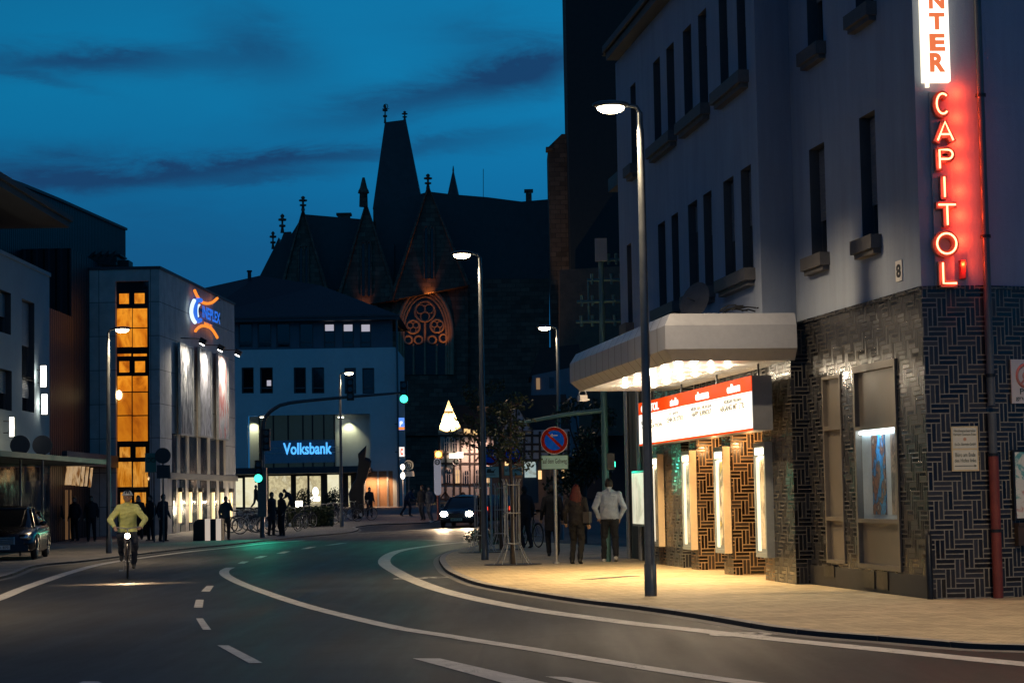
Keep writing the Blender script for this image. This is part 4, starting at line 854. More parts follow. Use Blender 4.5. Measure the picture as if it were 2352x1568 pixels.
banner(415, 443, 800, 994, m_bn[0], 'leftmost dark film banner on the multiplex side wall'); banner(460, 485, 808, 998, m_bn[1], 'middle grey film banner on the multiplex side wall'); banner(502, 524, 822, 1005, m_bn[2], 'rightmost white film banner on the multiplex side wall')
for xb, y, lab in ((429, 783, 'floodlight over the leftmost banner'), (472, 798, 'floodlight over the middle banner'), (513, 809, 'floodlight over the rightmost banner')):
    u = FX.uz(xb, 900, .25)[0]; z = at(xb+45, y, FX.p(u, 0, 1.0).y).z; th = thing('wall_floodlight', 'small black '+lab+' on the multiplex', 'floodlight', tuple(FX.p(u, z, 1.0)), group='floodlights above the banners')
    mb = MB(); mb.tube([(0, 0, .1), (-1.0, 0, .15)], .025, 6); ob('arm', mb, m_black, th); mb = MB(); mb.box((0, 0, 0), (.3, .34, .24), 0, 0, Matrix.Rotation(.5, 3, 'Y')); ob('housing', mb, m_black, th)
    mb = MB(); mb.box((-.05, 0, -.15), (.2, .26, .03), 0, 0, Matrix.Rotation(.5, 3, 'Y')); ob('lens', mb, emis('flood_lens', (1, .95, .85), 14), th)
    light('SPOT', 'flood', (-.1, 0, -.2), 760, (1, .88, .70), th, rot=aim((-.32, -.12, -1)), spot_size=R(150), spot_blend=1, shadow_soft_size=.03)
# neon logo on the side wall
lg = thing('cinema_logo', 'blue and orange neon logo spelling CINEPLEX on the stone side wall', 'neon sign', tuple(FX.p(FX.uz(470, 720)[0], FX.uz(470, 720)[1], .1)))
m_or = emis('neon_orange', (1, .26, .02), 1.2); m_bl = emis('neon_blue', (.03, .20, 1), .8); m_wt = emis('neon_white', (.75, .95, 1), 1.2)
def lg_tube(nm, pts, r, mat, n=.22):
    L = []
    for x, y in pts:
        u, z = FX.uz(x, y, n); L.append(FX.p(u, z, n))
    mb = MB(); mb.tube(smooth(L, .12), r, 7); sub(nm, mb, mat, lg, lg)
lg_tube('upper_arc', [(447, 667), (453, 680), (462, 692), (475, 697), (488, 694), (499, 685)], .07, m_or)
lg_tube('lower_arc', [(449, 760), (456, 752), (466, 748), (480, 751), (490, 760), (499, 775)], .07, m_or)
lg_tube('white_arc', [(446, 690), (441, 702), (439, 716), (442, 730), (448, 740)], .09, m_wt)
lg_tube('letter_c', [(461, 690), (455, 688), (450, 695), (448, 712), (449, 728), (454, 737), (460, 735)], .11, m_bl)
lg_tube('letter_c_core', [(458, 700), (454, 706), (453, 716), (455, 727)], .05, m_wt, .3)
ua, z1 = FX.uz(462, 706, .2); ub, z0 = FX.uz(503, 738, .2); z0 = FX.uz(463, 726, .2)[1]
sub('lettering', text_mb('INEPLEX', FX, ua, ub, z0-.05, z1+.1, .26, .006, offset=.022), m_bl, lg, lg)
ua, z1 = FX.uz(466, 741, .2); ub, z0 = FX.uz(484, 752, .2); sub('lettering', text_mb('MARBURG', FX, ua, ub, z0, z1+.05, .26, .006, offset=.02), m_or, lg, lg)
mb = MB()
for x, y in ((447, 675), (443, 735), (497, 690), (465, 745)):
    u, z = FX.uz(x, y); mb.tube([FX.p(u, z, 0), FX.p(u, z, .2)], .02, 5)
u, z = FX.uz(470, 718); FX.box(mb, u-2.2, u+3.2, z-.06, z+.06, .08, .14); sub('mounting_rail', mb, m_black, lg, lg)
# auditorium box behind and roof kit
au = thing('auditorium_hall', 'big dark corrugated auditorium hall rising behind the left roofs', 'building', (-24, 90, 0))
mb = MB(); prof = [(62, 13.3), (80.9, 14.4), (84, 14.62), (91, 15.0), (107, 15.75)]
mb.prism([(-20, y, z) for y, z in prof]+[(-20, 107, 0), (-20, 62, 0)], Vector((-14, 0, 0))); ob('wall', mb, m_rib, au, True)
mb = MB()
for (ya, za), (yb, zb) in zip(prof, prof[1:]): mb.hexa([Vector(v) for v in ((-19.9, ya, za+.0), (-19.9, yb, zb+.0), (-34, yb, zb), (-34, ya, za), (-19.9, ya, za+.12), (-19.9, yb, zb+.12), (-34, yb, zb+.12), (-34, ya, za+.12))])
ob('roof_edge', mb, m_dk, au, True)
p = at(260, 602, 92); mb = MB(); mb.box(p+Vector((-.3, 0, -.15)), (1.2, 1.5, .7)); mb.box(p+Vector((.5, .2, -.2)), (.5, 1, .5)); mb.box(p+Vector((-.2, 0, .24)), (1.35, 1.65, .06)); solo('roof_unit', mb, m_black, 'dark ventilation unit on the roof above the amber window', 'roof unit')
mb = MB(); p = at(215, 598, 90)
for k in range(4):
    a_ = p+Vector((k*.3-.4, 0, -.1)); mb.hexa([a_+Vector(v) for v in ((-.1, 0, 0), (.15, 0, 0), (.15, .1, 0), (-.1, .1, 0), (.35, 0, .45), (.5, 0, .52), (.5, .1, .52), (.35, .1, .45))])
mb.box(p+Vector((0, .05, -.15)), (2.0, .3, .12)); solo('roof_fins', mb, m_black, 'row of slanted dark fins on the roof before the auditorium', 'roof fins')
# ------------------------------------------------------------------ BANK
YB = 147.0; FB = Fr((-22, YB), (1, 0)); bu = lambda x, y=900, n=0: FB.uz(x, y, n)
zg = gz(0, YB)
UB1 = bu(909)[0]; ZW = bu(700, 801)[1]; ZEv = bu(700, 738)[1]
bk = thing('bank_building', 'bluish white bank building with dark hipped roof and glass entrance recess', 'bank', (-15, YB, zg))
def R_(x0, x1, y0, y1, n=0):
    a_, z1 = FB.uz(x0, y0, n); b_, z0 = FB.uz(x1, y1, n); return (a_, b_, z0, z1)
mid = [R_(*q) for q in ((555, 583, 844, 903), (597, 627, 844, 903), (674.5, 703, 844, 903), (716, 745, 844, 903), (791, 818, 845, 904), (832, 860, 845, 904))]
rec = R_(568, 851, 955, 1076); low = R_(540, 833, 1090, 1166); low = (low[0], low[1], zg+.1, low[3]); atm = R_(836, 903, 1082, 1166); atm = (atm[0], atm[1], zg+.1, atm[3])
m_bk_ = M('bank_plaster', (.52, .60, .60), .85, var=.10, vs=.5, bump=.3, bs=40)
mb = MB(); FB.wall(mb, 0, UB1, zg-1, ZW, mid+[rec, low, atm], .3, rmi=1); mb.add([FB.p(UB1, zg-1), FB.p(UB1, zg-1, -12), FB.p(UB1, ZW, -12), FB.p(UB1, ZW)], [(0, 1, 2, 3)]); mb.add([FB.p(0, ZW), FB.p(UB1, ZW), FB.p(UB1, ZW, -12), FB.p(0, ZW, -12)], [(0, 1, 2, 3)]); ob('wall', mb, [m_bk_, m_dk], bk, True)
top = [R_(*q, n=-.5) for q in ((547.5, 580.5, 742, 798), (591.5, 623.5, 742, 798), (634, 667, 742, 798), (687, 720, 742, 798), (743, 770, 742, 798), (786, 813, 742, 798), (826.5, 853, 742, 798))]
mb = MB(); FB.wall(mb, 0, UB1-.2, ZW, ZEv, top, .15, n=-.5, rmi=1); ob('attic_wall', mb, [M('attic_panel', (.10, .12, .15), .6, var=.15), m_dk], bk, True)
m_lc = M('lit_ceiling', (.5, .5, .5), .5, var=0, emit=(.80, .74, .85), es=.5)
for k, h in enumerate(mid+top):
    n_ = 0 if k < 6 else -.5; d_ = .3 if k < 6 else .15
    mb = MB(); FB.box(mb, *h[:2], h[2], h[3], n_-d_-.04, n_-d_); w = ob('window', mb, m_glass, bk, True)
    mb = MB(); FB.box(mb, h[0], h[0]+.08, h[2], h[3], n_-d_, n_-d_+.06); FB.box(mb, h[1]-.08, h[1], h[2], h[3], n_-d_, n_-d_+.06); FB.box(mb, h[0]+.08, h[1]-.08, h[3]-.08, h[3], n_-d_, n_-d_+.06); FB.box(mb, h[0]+.08, h[1]-.08, h[2]+.35, h[2]+.45, n_-d_, n_-d_+.06); FB.box(mb, h[0]+.08, h[1]-.08, h[2], h[2]+.08, n_-d_, n_-d_+.06); sub('frame', mb, m_frame, w, bk)
    if k >= 10:
        mb = MB(); FB.box(mb, h[0]+.1, h[1]-.1, h[3]-.55-(k-10)*.02, h[3]-.1, n_-d_+.001, n_-d_+.01); sub('lit_blind', mb, m_lc, w, bk)
    if k == 1:
        mb = MB(); FB.box(mb, h[0]+.45, h[0]+.75, h[2]+.55, h[2]+.95, n_-d_+.001, n_-d_+.01); sub('lit_blind', mb, m_lc, w, bk)
# eaves and hipped roof
mb = MB(); FB.box(mb, -.5, UB1+.3, ZEv, ZEv+.22, -.6, .5); FB.box(mb, -.5, UB1+.35, ZEv+.22, ZEv+.36, .2, .6); ob('eaves', mb, m_dk, bk, True)
E0, E1, E2, E3 = [FB.p(u, ZEv+.3, n) for u, n in ((-.5, .55), (UB1+.3, .55), (UB1+.3, -14), (-.5, -14))]
R1 = at(596, 633, 154); R2 = at(735, 655, 154); R0 = at(470, 661, 154)
mb = MB(); mb.add([E0, E1, E2, E3, R0, R1, R2], [(0, 1, 6, 5), (0, 5, 4), (1, 2, 6), (2, 3, 4, 5, 6), (3, 0, 4)]); ob('roof', mb, m_slate, bk, True)
mb = MB(); p = at(573, 640, 153.5); mb.tube([p-Vector((0, 0, .5)), p+Vector((0, 0, .55))], .14, 6); mb.tube([p+Vector((0, 0, .5)), p+Vector((0, 0, .62))], .2, 6); ob('chimney', mb, m_black, bk, True)
mb = MB(); p = at(911, 735, 146.6); mb.tube([p, p-Vector((0, 0, p.z-zg))], .07, 8); ob('downpipe', mb, m_pole, bk, True)
# recess with curtain glazing, two downlights
mb = MB(); FB.box(mb, rec[0], rec[1], rec[2], rec[3], -1.3, -1.2); ob('recess_wall', mb, m_bk_, bk, True)
g0, g1 = bu(594)[0], bu(768)[0]; zb_ = rec[2]; mb = MB(); FB.box(mb, g0, g1, zb_, rec[3], -1.19, -.35); cg = ob('curtain_glazing', mb, M('bank_glass', (.02, .03, .035), .12, var=.4, vs=.6, emit=(.05, .10, .11), es=.12), bk, True)
for x in (594, 626, 660, 694, 716, 742, 766):
    u = bu(x)[0]; mb = MB(); FB.box(mb, u-.05, u+.05, zb_, rec[3], -.35, -.25); sub('mullion', mb, m_black, cg, bk)
bz1, bz0 = bu(700, 1010)[1], bu(700, 1062)[1]; mb = MB(); FB.box(mb, g0+.1, g1-.05, bz0, bz1, -.25, -.2); sub('sign_band', mb, M('blue_band', (.006, .02, .05), .3, var=.3, emit=(.01, .06, .16), es=.22), cg, bk)
ua, z1 = FB.uz(650, 1017, 0); ub, z0 = FB.uz(762, 1042, 0)
th = thing('bank_lettering', 'glowing blue letters reading Volksbank over the glass entrance', 'lit lettering', tuple(FB.p(ua, z0, -.1)))
mb = text_mb('Volksbank', FB, ua, ub, z0, z1, -.12, .08, offset=.022); sub('letters', mb, emis('letter_blue', (.08, .42, 1), 1.4), th, th)
mb = MB(); FB.box(mb, ua-1.6, ub+.8, z0+.1, z0+.14, -.2, -.12); FB.box(mb, ua-1.6, ub+.8, z1-.35, z1-.31, -.2, -.12); sub('rail', mb, m_alu, th, th)
for x in (602, 783):
    u, z = bu(x, 958, -.5); mb = MB(); mb.disc(FB.p(u, z, -.45), (0, 0, 1), .2, .06, 14); ob('downlight', mb, emis('downlight', (1, .95, .7), 8), bk, True)
    light('SPOT', 'downlight', tuple(FB.p(u+(-.7 if x < 700 else .5), z-.15, -.75)-Vector(bk.location)), 170, (1, .88, .50), bk, rot=aim((0, .25, -1)), spot_size=R(100), spot_blend=.8, shadow_soft_size=.04)
mb = MB(); za = bu(700, 1076)[1]; FB.box(mb, bu(540)[0], bu(853)[0], za-.35, za-.05, -.2, 2.0); FB.box(mb, bu(540)[0], bu(853)[0], za-.05, za+.1, 1.8, 2.05); ob('glass_canopy', mb, m_dk, bk, True)
# ground floor: lit banking hall panes between dark posts
m_in = pic_mat('hall_light', [(.35, .27, .12), (.9, .78, .45), (.55, .45, .25), (1, .92, .62), (.3, .25, .15)], 1.1, emit=.75, stretch=(1, .8), seed=5)
m_in2 = pic_mat('hall_pale', [(.95, .85, .5), (1, .93, .65), (.8, .7, .4)], .6, emit=.85, seed=8); m_br = emis('hall_white', (1, .95, .8), 2.6)
for x0, x1, y0, y1, m_ in ((541, 557, 1098, 1164, m_in2), (563, 592, 1096, 1164, m_in2), (608, 614, 1096, 1160, m_in2), (617, 668, 1093, 1163, m_in), (680, 706, 1093, 1163, m_in), (711, 737, 1093, 1163, m_in), (752, 779, 1090, 1163, m_in2), (800, 806, 1092, 1163, m_in)):
    q = R_(x0, x1, y0, y1, -.2); mb = MB(); FB.box(mb, q[0], q[1], max(q[2], zg+.15), q[3], -.27, -.2); ob('lit_pane', mb, m_, bk, True)
mb = MB(); FB.box(mb, low[0], low[1], low[2], low[3], -.36, -.3); ob('hall_wall', mb, m_black, bk, True)
q = R_(712, 735, 1140, 1150, -.1); mb = MB(); FB.box(mb, *q, -.19, -.12); ob('hall_lamp', mb, m_br, bk, True)
q = R_(716, 733, 1118, 1140, -.1); mb = MB(); mb.ball(FB.p((q[0]+q[1])/2, (q[2]+q[3])/2, -.15), .22, .05, .35, 10); ob('hall_lamp', mb, m_br, bk, True)
mb = MB(); FB.box(mb, atm[0], atm[1], atm[2], atm[3], -.36, -.3); ob('timber_wall', mb, M('timber_wall', (.30, .18, .10), .6, var=.3, vs=1.5), bk, True)
for x in (838, 868, 890):
    u = bu(x, 1120)[0]; mb = MB(); FB.box(mb, u-.06, u+.06, atm[2], atm[3], -.3, -.2); ob('post', mb, m_alu, bk, True)
for x, y in ((852, 1086), (880, 1086)):
    u, z = bu(x, y, -.1); light('SPOT', 'entrance_light', tuple(FB.p(u, z-.1, .5)-Vector(bk.location)), 260, (1, .55, .28), bk, rot=aim((0, .3, -1)), spot_size=R(130), spot_blend=.8, shadow_soft_size=.05)
for nm, x0, x1, y0, y1, base, lab in (('logo_sign', 916, 929, 959, 987, (.12, .30, .95), 'small blue and orange logo box sign at the bank corner'), ('letter_sign', 917, 929, 1026, 1048, (1, .92, .85), 'small white box sign with red letter C at the bank corner')):
    c = at((x0+x1)/2, (y0+y1)/2, 146.5); s_ = 146.5/FPX; w, h = (x1-x0)*s_, (y1-y0)*s_; th = thing(nm, lab, 'lit sign', c-Vector((0, 0, h/2)))
    mb = MB(); mb.box((0, .1, h/2), (w+.04, .16, h+.04)); mb.box((-w/2-.15, .1, h/2), (.3, .05, .05)); ob('casing', mb, m_black, th); mb = MB(); mb.box((0, .01, h/2), (w, .02, h)); ob('lit_face', mb, M(nm+'_face', (.3, .3, .3), .5, var=0, emit=base, es=1.1), th)
    FQ = Fr((c.x, c.y), (1, 0))
    if nm == 'letter_sign': sub('letter', text_mb('C', FQ, -w*.25, w*.2, c.z-h*.35, c.z+h*.35, .003, .01, offset=.06), emis('red_letter', (1, .12, .03), 1), th, th)
    else:
        mb = MB(); mb.box((0, -.005, h*.13), (w, .02, h*.22)); ob('lower_band', mb, emis('orange_letter', (1, .30, .04), 1), th)
        mb = MB(); mb.torus((-w*.08, -.008, h*.6), (0, 1, 0), w*.17, .035, 16, 4); mb.box((-w*.25, -.008, h*.5), (.05, .02, h*.4)); ob('emblem', mb, emis('white_mark', (1, 1, 1), 1.4), th)
# ------------------------------------------------------------------ the old university with its chapel windows, behind
YC = 200.0; m_st = panel_mat('dark_sandstone', (.165, .10, .070), .9, .42, .025, .35, .85, (.07, .05, .04), .5); m_rf = M('old_slate', (.06, .055, .055), .55, var=.35, vs=1.5, bump=.4, bs=8)
m_tr = M('tracery_stone', (.40, .26, .17), .85, var=.25, vs=2, bump=.4, bs=12); m_vo = M('leaded_glass', (.01, .01, .012), .3, var=.2)
un = thing('gothic_university', 'dark gothic sandstone university with steep gables and pointed windows against the dusk sky', 'university', (-8, YC, gz(0, YC)))
P = lambda x, y, Y=YC: at(x, y, Y)
def sil(nm, pts, Y, depth, mat, parent=un):
    mb = MB(); mb.prism([P(x, y, Y) for x, y in pts], Vector((0, depth, 0))); return ob(nm, mb, mat, parent, True)
base = 1175
sil('main_wall', [(592, base), (1262, base), (1262, 640), (1070, 640), (592, 690)], YC, 9, m_st)
# main roof in sections
sil('roof', [(640, 700), (905, 690), (905, 560), (838, 504), (697, 492), (668, 540)], YC+1.5, 6, m_rf)
sil('roof', [(880, 690), (1268, 650), (1268, 457), (1198, 463), (1120, 453), (1035, 446), (985, 440), (860, 475)], YC+2.5, 6, m_rf)
sil('roof', [(592, 700), (690, 700), (668, 532), (652, 533)], YC+4, 5, m_rf)
sil('roof', [(585, 700), (660, 700), (640, 545), (629, 570), (597, 633)], YC+6, 5, m_rf)
sil('gable', [(632, 720), (764, 712), (696, 480)], YC-1.2, 1.2, m_st); sil('gable', [(772, 706), (912, 690), (841, 466)], YC-1.6, 1.4, m_st); sil('gable', [(898, 690), (1075, 655), (984, 428)], YC-2.0, 1.6, m_st)
for pts, Y in (([(696, 478), (690, 484), (626, 722), (632, 722), (697, 490), (703, 484)], YC-1.3),): pass
def coping(a_, ap, b_, Y):
    mb = MB(); A_, Q_, B_ = P(*a_, Y), P(*ap, Y), P(*b_, Y); mb.tube([A_, Q_, B_], .22, 6); ob('coping', mb, m_st, un, True)
coping((632, 720), (696, 480), (764, 712), YC-1.3); coping((772, 706), (841, 466), (912, 690), YC-1.7); coping((898, 690), (984, 428), (1075, 655), YC-2.1)
# tower with its steep hipped roof
def frus(nm, b4, t4, mat):
    mb = MB(); mb.add(b4+t4, [(0, 1, 5, 4), (1, 2, 6, 5), (2, 3, 7, 6), (3, 0, 4, 7), (4, 5, 6, 7), (3, 2, 1, 0)]); return ob(nm, mb, mat, un, True)
D3 = Vector((0, 5, 0)); frus('tower_roof', [P(856, 480, 206), P(970, 470, 206), P(970, 470, 206)+D3, P(856, 480, 206)+D3], [P(884, 281, 208), P(932, 275, 208), P(932, 275, 208)+Vector((0, .8, 0)), P(884, 281, 208)+Vector((0, .8, 0))], m_rf)
sil('tower', [(857, 700), (969, 700), (969, 470), (857, 478)], 206, 5, m_st)
def finial(x, yt, yb, Y, w=.18, lab='finial'):
    t_, b_ = P(x, yt, Y), P(x, yb, Y); h = t_.z-b_.z; mb = MB(); q = lambda f: b_.lerp(t_, f)
    mb.tube([b_, q(.3), q(.32), q(.42), q(.44), q(.62), q(.64), q(.74), q(.76), q(.9), q(1)], [w, w*.6, w*1.6, w*1.6, w*.5, w*.5, w*2.0, w*2.0, w*.6, w*1.1, w*.2], 6); ob(lab, mb, m_st, un, True)
finial(884.5, 240, 283, 208.4, .13); finial(929.5, 255, 277, 208.4, .15); finial(648.5, 491, 535, YC+4.5, .2); finial(696, 450, 484, YC-1.2, .2); finial(983, 399, 434, YC-2, .2); finial(627, 531, 572, YC+6.5, .17)
mb = MB(); p = P(886, 250, 208.4); mb.box(p, (.7, .04, .05)); mb.torus(p+Vector((0, 0, .25)), (0, 1, 0), .22, .04, 12, 4); ob('weathervane', mb, m_black, un, True)
mb = MB(); b_ = P(835, 475, YC-1.6); mb.tube([b_, P(835, 445, YC-1.6), P(835, 444, YC-1.6), P(835, 438, YC-1.6), P(835, 432, YC-1.6), P(835, 408, YC-1.6)], [.42, .38, .55, .5, .36, .12], 8); ob('pinnacle', mb, m_st, un, True)
mb = MB(); b_ = P(1041, 452, YC+6); t_ = P(1041, 392, YC+6); mb.tube([b_, t_], [.62, .05], 8); mb.tube([P(1041, 393, YC+6), P(1041, 381, YC+6)], [.1, .03], 6); ob('spirelet', mb, m_rf, un, True)
mb = MB(); mb.tube([P(1110, 455, YC+4), P(1110, 388, YC+4)], .03, 5); ob('antenna', mb, m_black, un, True)
for x0, x1, y0, y1 in ((773, 806, 488, 506), (1205, 1224, 434, 464)):
    a_, b_ = P(x0+3, y1, YC+4), P(x1-3, y0+5, YC+4); mb = MB(); mb.box(((a_.x+b_.x)/2, YC+4.5, (a_.z+b_.z)/2), (b_.x-a_.x, 1, b_.z-a_.z)); mb.box(((a_.x+b_.x)/2, YC+4.5, b_.z+.08), (b_.x-a_.x+.3, 1.2, .22)); ob('chimney', mb, m_st, un, True)
# lancet windows in the gables
def pointed(x0, x1, yt, ysp, yb, Y):   # outline of a pointed arch in px
    xm = (x0+x1)/2; L = [(x0, yb), (x0, ysp)]
    for k in range(1, 7): f = k/7; L.append((x0+(xm-x0)*(1-math.cos(f*PI/2)), ysp-(ysp-yt)*math.sin(f*PI/2)))
    L.append((xm, yt))
    for k in range(6, 0, -1): f = k/7; L.append((x1-(x1-xm)*(1-math.cos(f*PI/2)), ysp-(ysp-yt)*math.sin(f*PI/2)))
    return [P(x, y, Y) for x, y in L+[(x1, ysp), (x1, yb)]]
for x0, x1, yt, yb, Y in ((686, 697, 565, 690, YC-1.2), (699, 709, 565, 690, YC-1.2), (829, 840, 555, 680, YC-1.6), (843, 853, 555, 680, YC-1.6), (973, 984, 520, 640, YC-2), (987, 998, 520, 640, YC-2)):
    L = pointed(x0, x1, yt, yt+14, yb, Y-.02); mb = MB(); mb.prism(L, Vector((0, -.05, 0))); w = ob('lancet_window', mb, m_vo, un, True); mb = MB(); mb.tube([p+Vector((0, -.08, 0)) for p in L], .10, 5); sub('moulding', mb, m_st, w, un)
for y0, y1, xa, xb, nm in ((655, 668, 772, 872, 0), (634, 652, 940, 1052, 1)):
    a_, b_ = P(xa, y1, YC-.9), P(xb, y0+3, YC-.9); mb = MB(); Y0 = YC-1.0
    mb.hexa([P(xa, y1+4, Y0), P(xb, y0+12, Y0), P(xb, y0+12, YC), P(xa, y1+4, YC), P(xa, y1-3, Y0-.5), P(xb, y0+4, Y0-.5), P(xb, y0+4, YC), P(xa, y1-3, YC)])
    cor = ob('cornice', mb, m_tr, un, True); mb = MB(); n_ = 22
    for k in range(n_):
        f = (k+.5)/n_; p = P(xa+(xb-xa)*f, y1+6+(y0+14-y1-6)*f, Y0+.1); mb.box(p, (.16, .35, .22))
    sub('corbel_frieze', mb, m_tr, cor, un)
# the great tracery window
YW = YC-.6
wall_ = MB(); wall_.prism([P(x, y, YC-.55) for x, y in ((900, 1000), (1075, 1000), (1075, 656), (900, 690))], Vector((0, .5, 0))); ob('bay_wall', wall_, m_st, un, True)
L = pointed(914, 1038, 664, 765, 860, YC-.62); mb = MB(); mb.prism(L, Vector((0, -.03, 0))); tw = ob('tracery_window', mb, m_vo, un, True)
for ins, r_ in ((0, .22), (7, .14), (13, .12)):
    L = pointed(914+ins, 1038-ins, 664+ins*1.3, 765, 860, YC-.78-.0*ins); mb = MB(); mb.tube(L, r_, 6); sub('arch_moulding', mb, m_tr, tw, un)
s_ = YC/FPX
for cx, cy, r_ in ((976, 715, 23), (949, 750, 15), (1004, 748, 15), (938, 780, 9), (962, 780, 9), (992, 780, 9), (1018, 776, 9)):
    mb = MB(); c = P(cx, cy, YC-.8); mb.torus(c, (0, 1, 0), r_*s_, .12, 22, 5)
    for k in range(3 if r_ > 12 else 0):
        a_ = PI/2+k*2*PI/3+PI/3; mb.torus(c+Vector((math.cos(a_)*r_*s_*.5, 0, math.sin(a_)*r_*s_*.5)), (0, 1, 0), r_*s_*.45, .07, 14, 5)
    sub('foil', mb, m_tr, tw, un)
for x in (927, 950, 976, 1003, 1026):
    mb = MB(); mb.tube([P(x, 860, YC-.8), P(x, 790 if x != 976 else 740, YC-.8)], .10, 6); sub('mullion', mb, m_tr, tw, un)
L = pointed(806, 868, 682, 730, 800, YC-.12); mb = MB(); mb.prism(L, Vector((0, -.03, 0))); tw2 = ob('tracery_window', mb, m_vo, un, True); mb = MB(); mb.tube([p+Vector((0, -.1, 0)) for p in L], .2, 6); sub('arch_moulding', mb, m_tr, tw2, un)
for cx in (826, 848): mb = MB(); mb.torus(P(cx, 704, YC-.3), (0, 1, 0), 9*s_, .12, 18, 5); sub('foil', mb, m_tr, tw2, un)
for x, y, e_, t_ in ((932, 815, 400, (976, 700)), (1030, 815, 620, (985, 700)), (985, 690, 700, (985, 600)), (838, 716, 130, (838, 655))):
    a_, b_ = P(x, y, YC-2.2), P(*t_, YC-.8); light('SPOT', 'window_floodlight', tuple(a_-Vector(un.location)), e_*.34, (1, .34, .07), un, rot=aim(b_-a_), spot_size=R(75), spot_blend=.9, shadow_soft_size=.05)
# tall dark tower block at the right
tw_ = thing('stone_tower', 'tall black stone tower cut off by the top of the frame', 'tower', (12, 180, gz(0, 180)))
a_ = P(1311, 600, 176); mb = MB(); mb.box((a_.x+4.5, 181, 26), (9, 10, 54)); ob('wall', mb, M('tower_stone', (.035, .032, .030), .9, var=.3), tw_, True)
a_ = P(1264, 600, 182); b_ = P(1312, 600, 182); zt_ = P(1270, 338, 182).z; zt2_ = P(1290, 308, 182).z
mb = MB(); mb.prism([(a_.x, 182, 0), (b_.x, 182, 0), (b_.x, 182, zt2_), (P(1290, 308, 182).x, 182, zt2_), (a_.x, 182, zt_)], Vector((0, 7, 0))); mb.box((a_.x+.1, 182.5, zt_-.15), (.6, 1.4, .3)); ob('stair_turret', mb, m_st, tw_, True)
sil('lit_annex', [(1285, 1000), (1445, 1000), (1445, 610), (1285, 620)], 172, 3, M('red_sandstone', (.13, .075, .05), .85, var=.35, vs=1.2), tw_)
# ------------------------------------------------------------------ half-timbered houses up the street
m_tim = M('dark_timber', (.03, .02, .015), .7, var=.3); m_inf = M('infill', (.50, .44, .38), .85, var=.12, vs=1); m_roof = M('tile_roof', (.045, .025, .02), .7, var=.3, vs=2)
def beam(mb, a_, b_, w, Y, th=.06):
    A_, B_ = P(*a_, Y), P(*b_, Y); d_ = (B_-A_).normalized(); n_ = Vector((-d_.z, 0, d_.x))*w/2; mb.hexa([A_-n_, B_-n_, B_-n_+Vector((0, -th, 0)), A_-n_+Vector((0, -th, 0)), A_+n_, B_+n_, B_+n_+Vector((0, -th, 0)), A_+n_+Vector((0, -th, 0))])
YH = 170
hh = thing('half_timbered_house', 'half timbered house with one brightly floodlit pointed gable', 'half-timbered house', P(1065, 1145, YH))
def hp(nm, pts, Y, dep, mat, rt): mb = MB(); mb.prism([P(x, y, Y) for x, y in pts], Vector((0, dep, 0))); return ob(nm, mb, mat, rt, True)
hp('wall', [(1007, 1160), (1142, 1160), (1142, 995), (1007, 993)], YH, 6, m_inf, hh)
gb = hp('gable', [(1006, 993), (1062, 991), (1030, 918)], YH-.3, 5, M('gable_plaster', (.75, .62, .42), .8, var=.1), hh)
hp('roof', [(1058, 996), (1150, 996), (1140, 935), (1040, 930)], YH+1.5, 5, m_roof, hh)
mb = MB()
for x in (1009, 1024, 1043, 1058, 1079, 1090, 1111, 1126, 1140): beam(mb, (x, 1150), (x, 998), .16, YH)
for y in (1000, 1042, 1064, 1112, 1146): beam(mb, (1007, y), (1142, y), .16, YH-.01)
for x in (1009, 1050, 1092): beam(mb, (x, 1148), (x+13, 1130), .13, YH); beam(mb, (x+27, 1148), (x+14, 1130), .13, YH); beam(mb, (x, 1058), (x+12, 1042), .13, YH)
ob('timber_frame', mb, m_tim, hh, True)
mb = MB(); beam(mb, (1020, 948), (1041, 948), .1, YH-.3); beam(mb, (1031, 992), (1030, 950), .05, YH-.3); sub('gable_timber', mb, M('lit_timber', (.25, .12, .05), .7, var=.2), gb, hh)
for x, y, lit in ((1026, 1020, 0), (1045, 1020, 0), (1030, 1092, 0), (1051, 1093, 1), (1072, 1095, 0), (1098, 1093, 0), (1122, 1092, 1)):
    a_, b_ = P(x-5, y+16, YH), P(x+5, y-14, YH); mb = MB(); mb.box(((a_.x+b_.x)/2, YH-.05, (a_.z+b_.z)/2), (b_.x-a_.x, .12, b_.z-a_.z)); w = ob('window', mb, emis('house_window', (1, .62, .28), .8) if lit else m_glass, hh, True)
    mb = MB(); cx, cz = (a_.x+b_.x)/2, (a_.z+b_.z)/2; w_, h_ = b_.x-a_.x, b_.z-a_.z; mb.box((cx, YH-.14, cz), (.05, .05, h_)); mb.box((cx, YH-.14, cz+h_*.15), (w_, .04, .05)); mb.box((cx-w_/2, YH-.14, cz), (.06, .05, h_)); mb.box((cx+w_/2, YH-.14, cz), (.06, .05, h_)); sub('glazing_bar', mb, m_inf, w, hh)
a_ = P(1030, 992, YH-1.3); light('SPOT', 'gable_floodlight', tuple(a_-Vector(hh.location)), 2200, (1, .72, .36), hh, rot=aim(P(1030, 950, YH-.3)-a_), spot_size=R(110), spot_blend=.6, shadow_soft_size=.03)
a_ = P(1095, 1010, YH-2); light('SPOT', 'street_glow', tuple(a_-Vector(hh.location)), 800, (1, .62, .48), hh, rot=aim((0, .5, -1)), spot_size=R(150), spot_blend=.7, shadow_soft_size=.05)
